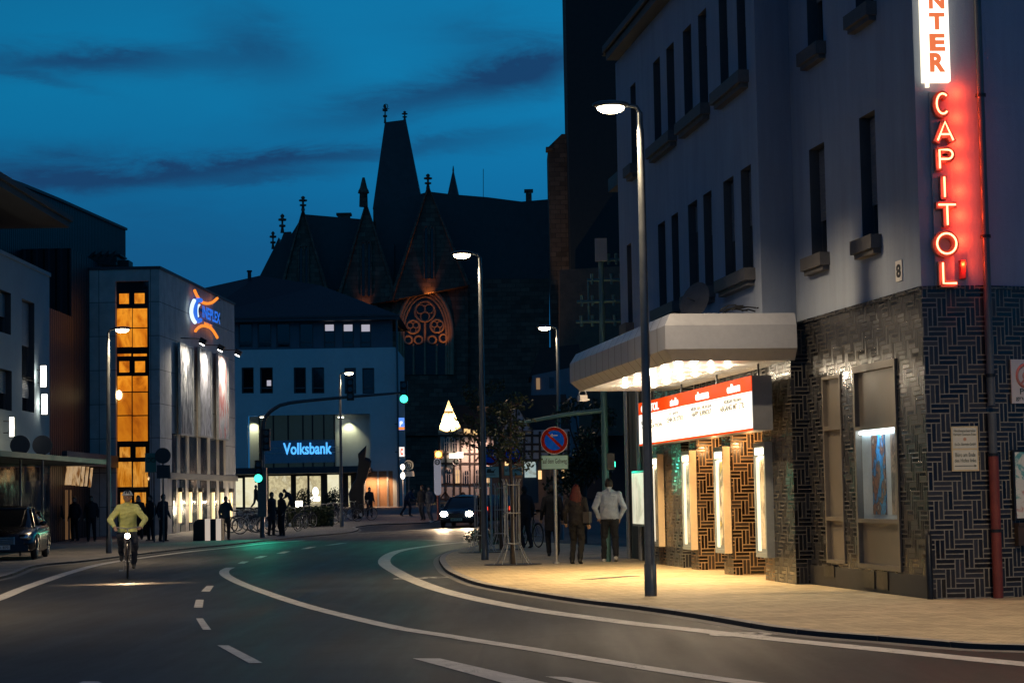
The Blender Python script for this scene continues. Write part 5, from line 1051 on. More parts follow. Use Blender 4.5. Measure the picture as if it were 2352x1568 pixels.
for x0, x1, y in ((1066, 1080, 988), (1086, 1096, 992), (1107, 1118, 988)):
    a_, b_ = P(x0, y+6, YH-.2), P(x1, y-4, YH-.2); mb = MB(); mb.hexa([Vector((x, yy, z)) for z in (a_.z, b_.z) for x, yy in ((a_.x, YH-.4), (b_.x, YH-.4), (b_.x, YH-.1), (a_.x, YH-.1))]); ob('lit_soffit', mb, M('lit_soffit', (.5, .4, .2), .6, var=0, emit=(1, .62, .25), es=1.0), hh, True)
c = P(1047, 1046, YH-.6); th = thing('shop_sign', 'small glowing white sign with round bracket on the half timbered house', 'lit sign', c)
mb = MB(); mb.box((0, 0, 0), (1.1, .12, .38)); mb.box((.35, 0, .08), (.5, .14, .42)); ob('lit_face', mb, emis('sign_glow', (1, .92, .7), 3), th); mb = MB(); mb.torus((0, 0, -.5), (0, 1, 0), .28, .05, 16, 5); ob('round_plate', mb, m_alu, th)
# second timbered house and tall plaster house
YH = 125
h2 = thing('timbered_inn', 'dark half timbered inn with small blue gable and lit ground floor door', 'inn', P(1200, 1150, YH))
m_inf2 = M('infill_blue', (.32, .34, .38), .85, var=.12, vs=1)
hp('wall', [(1133, 1165), (1310, 1165), (1310, 985), (1133, 990)], YH, 6, m_inf2, h2); g2 = hp('gable', [(1148, 990), (1226, 988), (1186, 924)], YH-.4, 5, m_inf2, h2)
hp('roof', [(1135, 992), (1312, 988), (1300, 905), (1200, 908), (1140, 950)], YH+1.2, 4, m_roof, h2); hp('lower_wall', [(1130, 1170), (1312, 1170), (1312, 1056), (1130, 1060)], YH-.3, .3, M('inn_wall', (.10, .075, .06), .8, var=.3), h2)
mb = MB()
for x in (1136, 1152, 1168, 1186, 1204, 1222, 1240, 1262, 1284, 1306): beam(mb, (x, 1060), (x, 990), .14, YH)
for y in (1000, 1020, 1036, 1056): beam(mb, (1133, y), (1310, y), .14, YH-.01)
beam(mb, (1160, 968), (1212, 967), .12, YH-.4); beam(mb, (1186, 990), (1186, 928), .12, YH-.4); beam(mb, (1150, 990), (1186, 925), .14, YH-.41); beam(mb, (1224, 988), (1186, 925), .14, YH-.41); beam(mb, (1172, 990), (1172, 968), .1, YH-.4); beam(mb, (1200, 990), (1200, 968), .1, YH-.4); ob('timber_frame', mb, m_tim, h2, True)
m_wm = emis('inn_glow', (1, .60, .25), 1.3)
for x0, x1, y0, y1, m_ in ((1160, 1170, 1058, 1085, m_wm), (1186, 1208, 1070, 1090, m_wm), (1215, 1222, 1075, 1100, emis('inn_pale', (1, .8, .6), .8)), (1236, 1244, 1080, 1100, m_wm), (1282, 1296, 1078, 1100, m_wm)):
    a_, b_ = P(x0, y1, YH-.4), P(x1, y0, YH-.4); mb = MB(); mb.box(((a_.x+b_.x)/2, YH-.36, (a_.z+b_.z)/2), (b_.x-a_.x, .1, b_.z-a_.z)); ob('lit_window', mb, m_, h2, True)
c = P(1265, 1060, YH-2.5); mb = MB(); th = thing('lantern', 'warm glowing lantern on a white column beside the no parking sign plate', 'lantern', c-Vector((0, 0, 2.2)))
mb.box((0, 0, 2.2), (.34, .3, .42)); ob('lantern_glass', mb, emis('lantern_glow', (1, .62, .25), 5), th); mb = MB(); mb.box((0, 0, 2.46), (.42, .38, .08)); mb.tube([(0, 0, 0), (0, 0, 1.98)], .05, 8); ob('post', mb, m_black, th); light('POINT', 'glow', (0, -.4, 2.1), 60, (1, .55, .25), th, shadow_soft_size=.02)
p = P(1218, 1078, 100); th = thing('menu_board', 'small pale lit display board on a stand beyond the tree guards', 'display board', p-Vector((0, 0, 1.6)))
p2 = on_ground(1218, 1200); mb = MB(); mb.box((0, 0, 1.6), (.55, .1, .75)); ob('lit_board', mb, pic_mat('board_pic', [(.25, .5, .6), (.7, .85, .8), (.3, .3, .2)], 2, emit=.5), th); mb = MB(); mb.box((0, .08, 1.0), (.75, .06, 2.0)); ob('stand', mb, m_dk, th)
h3 = thing('plaster_house', 'tall narrow dim plaster house above the timbered inn', 'house', P(1255, 1100, 140))
hp('wall', [(1222, 1160), (1330, 1160), (1330, 840), (1222, 862)], 139, 8, M('dim_plaster', (.17, .17, .19), .85, var=.15), h3); hp('roof', [(1215, 866), (1335, 845), (1330, 790), (1240, 800)], 140, 7, m_roof, h3)
for x0, x1, y0, y1, m_ in ((1232, 1240, 868, 894, emis('attic_lit', (1, .6, .3), .25)), (1262, 1272, 866, 890, m_glass), (1234, 1242, 920, 946, m_glass), (1264, 1276, 920, 946, m_glass)):
    a_, b_ = P(x0, y1, 139), P(x1, y0, 139); mb = MB(); mb.box(((a_.x+b_.x)/2, 138.97, (a_.z+b_.z)/2), (b_.x-a_.x, .08, b_.z-a_.z)); ob('window', mb, m_, h3, True)
# dark wall of houses closing the street on the right, behind the left wing of the cinema
nb = thing('side_house', 'dark house with downpipes directly beyond the cinema', 'house', (3, 52, 0))
FN = Fr(FL.p(LU+.2, 0, -.3), dU, True); mb = MB(); FN.box(mb, 0, 3.2, 0, 8.6, -8, 0); ob('wall', mb, M('side_wall', (.05, .05, .058), .8, var=.2), nb, True)
mb = MB(); FN.box(mb, .4, 2.2, 5.2, 8.6, 0, .2); ob('bay', mb, M('bay', (.16, .16, .18), .8, var=.2), nb, True); mb = MB(); FN.box(mb, -.1, 3.3, 8.6, 8.9, -8, .3); ob('roof', mb, m_slate, nb, True)
for u in (.25, 1.2, 2.6): mb = MB(); mb.tube([FN.p(u, .1, .12), FN.p(u, 5.0, .12)], .06, 8); ob('downpipe', mb, m_alu, nb, True)
# ------------------------------------------------------------------ PEOPLE
SKIN = M('skin', (.42, .26, .18), .55, var=.08, vs=20)
def cloth(n, c): return M('cloth_'+n, c, .85, var=.25, vs=9, bump=.5, bs=25)
def human(label, loc, rz, pose='walk', H=1.75, top='dark', top_c=(.02, .022, .028), leg_c=(.015, .015, .018), shoe_c=(.02, .02, .02), hair_c=(.02, .015, .01), longhair=False, vox=.014, group=None, helmet=False, J=None, coat=False, slim=1.0):
    rt = thing('person', label, 'person', loc, rz, group); k = H/1.75
    # joints, figure looks along -Y (towards the camera) at rz = 0
    j = dict(hip=(0, 0, .93), ch=(0, -.01, 1.25), sh=(0, .0, 1.42), nk=(0, -.01, 1.50), hd=(0, -.025, 1.625),
             kL=(.10, -.12, .50), aL=(.10, .06, .10), kR=(-.10, -.02, .50), aR=(-.10, .16, .12), eL=(.25, .06, 1.14), wL=(.26, -.08, .92), eR=(-.25, .04, 1.14), wR=(-.26, -.06, .90))
    if pose == 'stand': j.update(kL=(.11, -.02, .49), aL=(.13, .02, .08), kR=(-.11, -.02, .49), aR=(-.12, .03, .08))
    if pose == 'phone': j.update(kL=(.11, -.02, .49), aL=(.12, .02, .08), kR=(-.11, -.04, .49), aR=(-.11, .05, .08), eL=(.26, -.02, 1.20), wL=(.12, -.14, 1.50))
    if pose == 'stride': j.update(kL=(.09, -.22, .52), aL=(.09, -.26, .10), kR=(-.09, .08, .50), aR=(-.09, .36, .16), eL=(.24, .14, 1.16), wL=(.25, .10, .92), eR=(-.24, -.10, 1.15), wR=(-.24, -.24, .98))
    if pose == 'hips': j.update(kL=(.12, -.06, .50), aL=(.13, -.02, .08), kR=(-.11, .02, .50), aR=(-.12, .20, .13), eL=(.315, .10, 1.14), wL=(.22, .0, .93), eR=(-.315, .10, 1.14), wR=(-.22, .0, .93))
    if pose == 'bend': j.update(ch=(0, -.12, 1.20), sh=(0, -.26, 1.32), nk=(0, -.33, 1.37), hd=(0, -.43, 1.44), eL=(.22, -.32, 1.10), wL=(.16, -.50, .98), eR=(-.22, -.30, 1.08), wR=(-.16, -.48, .96), kL=(.1, -.2, .5), aL=(.1, -.16, .1), kR=(-.1, .05, .5), aR=(-.1, .3, .14))
    if J: j.update(J)
    V = {a: Vector(b)*k for a, b in j.items()}
    seg = []   # (a, b, ra, rb, material index)   0 skin 1 top 2 legs 3 shoes
    w = slim; fat = 1.14
    up = (V['sh']-V['hip']).normalized(); side = Vector((1, 0, 0))
    hipL, hipR = V['hip']+side*.09*k, V['hip']-side*.09*k; shL, shR = V['sh']+side*.175*k*w-up*.01, V['sh']-side*.175*k*w-up*.01
    for s_, hp_ in (('L', hipL), ('R', hipR)):
        kn, an = V['k'+s_], V['a'+s_]; seg += [(hp_, kn, .108*k, .078*k, 2), (kn, an, .076*k, .062*k, 2)]
        sd = (an-kn).normalized(); f_ = Vector((0, -1, 0)); f_ = (f_-sd*f_.dot(sd)*.6).normalized(); he = an+sd*.03+Vector((0, .02, -.025)); to = he+f_*.17*k+Vector((0, 0, -.012)); seg += [(he, to, .045*k, .036*k, 3), (an, he, .046*k, .046*k, 3)]
    for s_, sh_ in (('L', shL), ('R', shR)):
        el, wr = V['e'+s_], V['w'+s_]; seg += [(sh_, el, .070*k*w, .060*k, 1), (el, wr, .058*k, .042*k, 1)]
        hd_ = (wr-el).normalized(); pm = wr+hd_*.06*k; seg += [(wr, pm, .027*k, .032*k, 0)]
        ax = side if abs(hd_.x) < .7 else Vector((0, 1, 0)); ax = (ax-hd_*ax.dot(hd_)).normalized(); cu = hd_.cross(ax)*(.3 if s_ == 'L' else -.3)
        for q in range(4):
            b0 = pm+ax*(.030-.02*q)*k+hd_*.02*k; ln = (.062, .070, .066, .052)[q]*k; m_ = b0+hd_*ln*.5+cu*.02; seg += [(b0, m_, .0105*k, .0095*k, 0), (m_, m_+(hd_+cu).normalized()*ln*.5, .0095*k, .008*k, 0)]
        tb = wr+ax*.026*k+hd_*.02; seg += [(tb, tb+(hd_+ax*.8).normalized()*.055*k, .012*k, .010*k, 0)]
    seg += [(V['sh']+up*.0, V['nk']+Vector((0, 0, .05*k)), .070*k, .058*k, 0), (shL, V['nk'], .055*k, .055*k, 1), (shR, V['nk'], .055*k, .055*k, 1)]
    HD = V['hd']; hdir = (HD-V['nk']).normalized()
    mb = MB(); lof = []
    tors = [(V['hip']-up*.07*k, .158, .115, 2), (V['hip'], .178, .130, 2), (V['hip']+up*.02*k, .186*w, .138, 1), (V['hip'].lerp(V['ch'], .6), .178*w, .132, 1), (V['ch'], .188*w, .138, 1), (V['ch'].lerp(V['sh'], .6), .198*w, .134, 1), (V['sh'], .175*w, .105, 1), (V['sh']+up*.045*k, .085, .070, 1)]
    if coat: tors = [(V['hip']-up*.32*k, .20, .15, 1), (V['hip']-up*.15*k, .195, .14, 1), (V['hip'], .185, .13, 1)]+tors[2:]
    fwd = up.cross(side).normalized()
    def ringo(c, a, b, n=18): return [c+side*(a*k*math.cos(2*PI*i/n))+fwd*(b*k*math.sin(2*PI*i/n)) for i in range(n)]
    mb.loft([ringo(c, a, b) for c, a, b, _ in tors])
    for a, b, ra, rb, _ in seg:
        d = (b-a); L = d.length
        if L < 1e-5: continue
        d /= L; n_ = 10; pts = [a-d*ra*.95, a-d*ra*.6, a, b, b+d*rb*.6, b+d*rb*.95]; mb.tube(pts, [ra*.3, ra*.8, ra, rb, rb*.8, rb*.3], n_)
    # head with jaw, nose, ears, brow
    mb.ball(HD+Vector((0, .008, .012))*k, .082*k, .100*k, .118*k, 16); mb.ball(HD+Vector((0, -.030, -.055))*k, .052*k, .055*k, .055*k, 12)
    mb.ball(HD+Vector((0, -.094, -.012))*k, .013*k, .022*k, .026*k, 8); mb.ball(HD+Vector((0, -.083, -.058))*k, .026*k, .014*k, .010*k, 8); mb.ball(HD+Vector((0, -.082, .025))*k, .05*k, .014*k, .010*k, 8)
    for sx in (-1, 1): mb.ball(HD+Vector((sx*.078, .01, -.01))*k, .012*k, .02*k, .03*k, 8)
    src = bpy.data.objects.new('tmp', mesh_of('tmp', mb, SKIN, uv=False)); COL.objects.link(src)
    md = src.modifiers.new('r', 'REMESH'); md.mode = 'VOXEL'; md.voxel_size = vox*k; sm_ = src.modifiers.new('s', 'SMOOTH'); sm_.factor = .5; sm_.iterations = 2
    dg = bpy.context.evaluated_depsgraph_get(); dg.update(); me = bpy.data.meshes.new_from_object(src.evaluated_get(dg)); bpy.data.objects.remove(src)
    for m_ in (SKIN, cloth(top, top_c), cloth('leg_%02d%02d' % (int(leg_c[0]*100), int(leg_c[2]*100)), leg_c), M('shoe_%02d' % int(shoe_c[0]*100), shoe_c, .6, var=.2)): 
        me.materials.append(m_)
    if me.materials[0] is None or len(me.materials) > 4: me.materials.pop(index=0)
    if vox < .012:
        from mathutils import noise as mn
        nv = len(me.vertices); cc_ = np.empty(nv*3); me.vertices.foreach_get('co', cc_); nn3 = np.empty(nv*3); me.vertices.foreach_get('normal', nn3); cc_ = cc_.reshape(-1, 3); nn3 = nn3.reshape(-1, 3)
        for i_ in range(nv):
            x_, y_, z_ = cc_[i_]
            if .12*k < z_ < HD.z-.10*k:
                d_ = mn.noise(Vector((x_*11, y_*11, z_*5)))*.015+mn.noise(Vector((x_*6+z_*9, y_*6, z_*17-x_*8)))*.011; cc_[i_] += nn3[i_]*d_
        me.vertices.foreach_set('co', cc_.ravel())
    nf = len(me.polygons); ce = np.empty(nf*3); me.polygons.foreach_get('center', ce); ce = ce.reshape(-1, 3)
    best = np.full(nf, 9.0); idx = np.zeros(nf, int)
    S = list(seg)+[(tors[i][0], tors[i+1][0], .15*k, .15*k, tors[i+1][3]) for i in range(len(tors)-1)]+[(HD+Vector((0, 0, -.03*k)), HD+Vector((0, 0, .05*k)), .1*k, .1*k, 0)]
    for a, b, ra, rb, mi in S:
        A_ = np.array(a); D_ = np.array(b-a); t = np.clip(((ce-A_) @ D_)/max((D_ @ D_), 1e-9), 0, 1); dist = np.linalg.norm(ce-(A_+t[:, None]*D_), axis=1)-(ra+(rb-ra)*t)
        m_ = dist < best; best[m_] = dist[m_]; idx[m_] = mi
    idx[(idx == 2) & (ce[:, 2] > V['hip'].z-.03*k)] = 1
    me.polygons.foreach_set('material_index', idx.astype(np.int32)); me.polygons.foreach_set('use_smooth', np.ones(nf, bool)); me.update()
    me.name = 'body'; bo = bpy.data.objects.new('body', me); COL.objects.link(bo); bo.parent = rt
    # eyes are tiny; hair as a fitted cap
    mb = MB(); hb = MB()
    for sx in (-1, 1): mb.ball(HD+Vector((sx*.028, -.083, .006))*k, .009*k, .008*k, .006*k, 8)
    sub('eyes', mb, M('eye', (.03, .02, .02), .2, var=0), bo, type('o', (), {'location': (0, 0, 0)}))
    if helmet:
        n_ = 18; rings = []
        for q in range(7):
            t = PI/2*q/6; rings.append([HD+Vector((math.cos(t)*.104*math.cos(2*PI*i/n_), math.cos(t)*.130*math.sin(2*PI*i/n_)+.0, .045+math.sin(t)*.10))*k for i in range(n_)])
        hb.loft(rings, True, 0, True); hb.torus(HD+Vector((0, 0, .045))*k, (0, 0, 1), .104*k, .012, 18, 5)
        hm = ob('helmet', hb, [M('helmet_white', (.62, .64, .60), .35, var=0)], rt)
        vb = MB()
        for q in range(5):
            for sx in (-1, 0, 1):
                a_ = -PI/2+sx*.42; r_ = .35+.2*q
                if q < 5:
                    c = HD+Vector((math.cos(r_)*.106*math.cos(a_), math.cos(r_)*.133*math.sin(a_), .048+math.sin(r_)*.103))*k; vb.ball(c, .013, .012, .012, 6)
        sub('helmet_vents', vb, m_black, hm, type('o', (), {'location': (0, 0, 0)}))
        sb = MB(); sb.tube([HD+Vector((.08, 0, .04))*k, HD+Vector((.05, -.04, -.10))*k, HD+Vector((-.05, -.04, -.10))*k, HD+Vector((-.08, 0, .04))*k], .006, 5); sub('chin_strap', sb, m_black, hm, type('o', (), {'location': (0, 0, 0)}))
    else:
        n_ = 18; rings = []
        for q in range(8):
            t = -.55+(PI/2+.55)*q/7; ring_ = []
            for i in range(n_):
                a_ = 2*PI*i/n_; fr = max(0, -math.sin(a_)); tt = t if fr < .35 else max(t, .42*min(1, (fr-.2)*1.6))
                ring_.append(HD+Vector((math.cos(tt)*.088*math.cos(a_), .012+math.cos(tt)*.106*math.sin(a_), .018+math.sin(tt)*.120+.006*math.sin(5*a_+q)))*k)
            rings.append(ring_)
        hb.loft(rings, True, 0, True)
        if longhair:
            rr = []
            for q in range(9):
                f = q/8; z = .05-f*.46; ww = .092+.05*math.sin(f*PI*.8); dd = .05+.02*math.sin(f*PI)
                rr.append([HD+Vector((ww*math.cos(2*PI*i/14), .065+.02*f+dd*math.sin(2*PI*i/14)+.008*math.sin(i*2.3+q), z))*k for i in range(14)])
            hb.loft(rr, True, 0, True)
        ob('hair', hb, M('hair_%02d%02d' % (int(hair_c[0]*100), int(hair_c[1]*100)), hair_c, .6, var=.4, vs=30, bump=.6, bs=80), rt)
    return rt
def feet(px, py, h=.12): return on_ground(px, py, h)
AW = PI   # walking away
p1 = human('man in a light grey sweater and dark trousers walking away with hands near hips', feet(1402, 1289), AW-.05, 'hips', 1.80, 'grey', (.36, .40, .47), (.012, .013, .018), (.5, .5, .5), (.03, .02, .015), vox=.009, slim=1.12)
p2 = human('woman with long red hair in black clothes walking away', feet(1326, 1294), AW-.25, 'walk', 1.68, 'black', (.009, .008, .010), (.006, .006, .007), (.01, .01, .01), (.075, .008, .004), True, vox=.010)
mb = MB(); mb.box((-.24, .02, .98), (.14, .26, .24)); mb.tube([(-.2, .0, 1.1), (-.12, .0, 1.45)], .012, 5); th = thing('handbag', 'dark shoulder bag carried by the red haired woman', 'handbag', p2.location, AW-.25); ob('bag_body', mb, M('bag', (.03, .025, .02), .5, var=.2), th)
human('dark clothed person walking away just left of the red haired woman', feet(1270, 1276), AW+.1, 'walk', 1.72, 'navy2', (.008, .009, .013), (.006, .006, .007), vox=.016, coat=True)
p4 = human('dark clothed person pushing a bicycle beyond the tree guards', feet(1207, 1258), AW+.5, 'walk', 1.75, 'black2', (.014, .014, .016), vox=.016)
human('person in light jeans and white shoes walking beside the bus stop pylon', feet(988, 1198), -.7, 'walk', 1.74, 'slate', (.05, .06, .09), (.09, .10, .13), (.55, .55, .55), vox=.018)
human('darker person walking just left of the one in light jeans on the far pavement', feet(970, 1194), -.5, 'walk', 1.76, 'char', (.02, .02, .025), (.03, .035, .05), vox=.018)
human('person bending forward near the bank corner downpipe', feet(934, 1184), 1.2, 'bend', 1.72, 'blue', (.03, .05, .09), (.02, .02, .03), vox=.018)
human('person in jeans standing at the timber cash machine wall', feet(887, 1168, .12), PI, 'stand', 1.72, 'dk', (.02, .02, .022), (.08, .12, .15), vox=.018)
human('dark figure standing beside the black sculpture', feet(849, 1178), .4, 'stand', 1.65, 'dk', (.02, .02, .022), vox=.018)
human('left one of the two people talking beside the green signal post', feet(624, 1229), .9, 'stand', 1.76, 'dk', (.02, .02, .022), (.05, .03, .03), vox=.016, coat=True)
human('right one of the two people talking beside the green signal post', feet(647, 1230), -.9, 'stand', 1.74, 'char', (.02, .02, .025), vox=.016)
human('person holding a phone to the ear beside the striped barrier', feet(519, 1239), .5, 'phone', 1.66, 'teal', (.015, .03, .045), (.012, .014, .018), vox=.016)
human('person standing directly right of the cyclist before the amber stair window', feet(318, 1238), .2, 'stand', 1.74, 'dk', (.02, .02, .022), vox=.018, group='people waiting outside the multiplex')
human('middle waiting person between cyclist and round sign', feet(346, 1241), -.6, 'stand', 1.76, 'char', (.02, .02, .025), vox=.018, group='people waiting outside the multiplex')
human('waiting person below the round sign at the multiplex corner', feet(375, 1242), .9, 'stand', 1.80, 'navy', (.015, .018, .028), vox=.018, group='people waiting outside the multiplex')
human('dark person standing alone left of the near left street lamp', feet(210, 1243), .1, 'stand', 1.78, 'dk', (.02, .02, .022), vox=.018, group='people waiting outside the multiplex')
human('dark person standing at the foyer doors', feet(172, 1242), -.4, 'stand', 1.74, 'char', (.02, .02, .025), vox=.018, group='people waiting outside the multiplex')
human('dark person standing directly behind the parked black car', feet(130, 1243), .5, 'stand', 1.70, 'dk', (.02, .02, .022), vox=.018, group='people waiting outside the multiplex')
ps = on_ground(585, 1172, .1); human('silhouetted person striding past the bright bank doors', (at(585, 1150, 144).x, 144.6, gz(0, 144.6)+.06), 1.35, 'stride', 1.72, 'dk', (.02, .02, .022), vox=.018)
human('person leaning by the parked bicycles before the bank windows', (at(668, 1150, 128).x, 128, gz(0, 128)+.06), -1.2, 'bend', 1.72, 'teal', (.015, .03, .045), vox=.018)
# ------------------------------------------------------------------ BICYCLES (local: x forward, z up)
def bicycle(label, loc, rz, group=None, frame=(.03, .03, .035), lamp=False, nm='bicycle', basket=False):
    r = thing(nm, label, 'bicycle', loc, rz, group)
    fm = M('bike_%02d%02d' % (int(frame[0]*100), int(frame[2]*100)), frame, .35, .3, var=.1)
    for cx in (-.52, .52):
        mb = MB(); mb.torus((cx, 0, .34), (0, 1, 0), .325, .018, 28, 6); w = ob('wheel', mb, m_rubber, r)
        z0 = type('o', (), {'location': (0, 0, 0)})
        mb = MB(); mb.torus((cx, 0, .34), (0, 1, 0), .303, .009, 28, 5); sub('rim', mb, m_alu, w, z0)
        mb = MB()
        for k in range(14): a_ = 2*PI*k/14; mb.tube([(cx, .0, .34), (cx+.3*math.cos(a_), 0, .34+.3*math.sin(a_))], .0022, 3, cap=False)
        mb.tube([(cx, -.05, .34), (cx, .05, .34)], .022, 8); sub('spokes', mb, m_alu, w, z0)
        mb = MB(); mb.torus((cx, 0, .34), (0, 1, 0), .355, .012, 14, 5, 0, PI*.95 if cx > 0 else PI*.9, PI*2.05 if cx > 0 else PI*2.1); 
        mg = MB(); a0 = [(cx+.36*math.cos(t), 0, .34+.36*math.sin(t)) for t in [R(20+12*q) for q in range(13)]]; mg.tube(a0, .014, 5); ob('mudguard', mg, fm, r)
    bb, st, hdt, hdb = (-.08, 0, .30), (-.22, 0, .82), (.34, 0, .88), (.38, 0, .74)
    mb = MB()
    for a_, b_, q in ((bb, st, .016), (st, hdt, .016), (bb, hdb, .019), (hdt, hdb, .019)): mb.tube([a_, b_], q, 8)
    for sy in (-.045, .045): mb.tube([(-.52, sy, .34), (-.08, sy*.6, .30)], .010, 6); mb.tube([(-.52, sy, .34), (-.21, sy*.4, .78)], .009, 6); mb.tube([(.38, sy, .74), (.42, sy, .6), (.52, sy, .34)], .012, 6)
    ob('frame', mb, fm, r)
    mb = MB(); mb.tube([(-.22, 0, .80), (-.25, 0, .93)], .013, 6); mb.ball((-.26, 0, .95), .13, .07, .035, 12); ob('saddle', mb, m_black, r)
    mb = MB(); mb.tube([(.34, 0, .86), (.32, 0, 1.0)], .013, 6); mb.tube([(.20, -.27, 1.04), (.30, -.2, 1.03), (.33, 0, 1.0), (.30, .2, 1.03), (.20, .27, 1.04)], .012, 6); ob('handlebar', mb, m_alu, r)
    mb = MB(); mb.disc((-.08, -.05, .30), (0, 1, 0), .09, .008, 18); mb.tube([(-.08, -.07, .30), (.02, -.09, .16)], .009, 5); mb.tube([(-.08, .07, .30), (-.18, .09, .44)], .009, 5); mb.box((.03, -.13, .155), (.09, .09, .02)); mb.box((-.19, .13, .445), (.09, .09, .02)); ob('crank', mb, m_alu, r)
    if lamp:
        mb = MB(); mb.tube([(.42, 0, .86), (.52, 0, .86)], [.035, .055], 12); hl = ob('headlight', mb, m_black, r)
        mb = MB(); mb.ball((.525, 0, .86), .02, .055, .055, 12); sub('lens', mb, emis('bike_lens', (1, .80, .48), 40), hl, type('o', (), {'location': (0, 0, 0)}))
        light('SPOT', 'beam', (.60, 0, .85), 260, (1, .66, .36), r, rot=aim((2.6, 0, -.85)), spot_size=R(58), spot_blend=.25, shadow_soft_size=.02, scale=(1, .10, 1))
        light('POINT', 'glow', (.60, 0, .86), 2.0, (1, .70, .40), r, shadow_soft_size=.02)
    return r
rb = on_ground(286, 1328); fdir = R(-90+10)
b0 = bicycle('bicycle with glowing headlight ridden towards the viewer', rb+Vector((0, .35, 0)), fdir, None, (.05, .04, .04), True, 'ridden_bicycle')
def dlen(v): return v
human('cyclist in yellow green jacket and white helmet riding towards the viewer', rb+Vector((0, .35, 0)), fdir+PI/2, H=1.72, top='lime', top_c=(.97, .93, .30), leg_c=(.03, .035, .055), shoe_c=(.03, .03, .03), helmet=True, vox=.009, slim=1.02,
      J=dict(hip=(0, .25, .98), ch=(0, .18, 1.24), sh=(0, .08, 1.46), nk=(0, .03, 1.53), hd=(0, -.01, 1.665), kL=(.15, -.14, .74), aL=(.13, .02, .32), kR=(-.15, -.20, .88), aR=(-.13, .14, .50), eL=(.36, .0, 1.20), wL=(.27, -.22, 1.06), eR=(-.36, .0, 1.20), wR=(-.27, -.22, 1.06)))
cy = [o for o in bpy.data.objects if o.name.startswith('person') and 'cyclist' in o.get('label', '')][0]
mb = MB(); mb.tube([(-.16, -.02, 1.53), (-.15, -.105, 1.42), (-.11, -.02, 1.16), (-.10, .05, 1.02)], .022, 6); ob('shoulder_strap', mb, m_black, cy)
mb = MB(); mb.torus((0, .02, 1.545), (0, -.15, 1), .085, .035, 18, 8); ob('scarf', mb, M('scarf', (.45, .45, .42), .9, var=.4, vs=20), cy)
G0 = 'dark bicycles parked in a row before the bank'
by = bicycle('pale silver bicycle parked broadside nearest the green signal post', on_ground(577, 1226, .12)+Vector((0, .4, 0)), R(8), None, (.55, .5, .42))
random.seed(3)
bd = bicycle('dark bicycle parked in the row before the bank', on_ground(548, 1224, .12)+Vector((0, 1.2, 0)), R(20), G0, (.03, .03, .035))
for x, y, a_, l in ((566, 1219, 35, 0), (592, 1218, -15, 0), (612, 1222, 30, 0), (664, 1221, 55, 0), (690, 1215, 75, 0), (703, 1212, 70, 0), (716, 1210, 72, 0), (729, 1208, 68, 0), (742, 1206, 74, 0), (756, 1204, 70, 0), (770, 1202, 66, 0), (800, 1198, 40, 0), (830, 1195, 20, 0)):
    dup(bd, on_ground(x, y, .12)+Vector((0, .5, 0)), R(a_+random.uniform(-8, 8)))
bicycle('dark bicycle pushed by the person beyond the tree guards', on_ground(1219, 1256, .12), R(115), None, (.02, .02, .022), nm='pushed_bicycle')
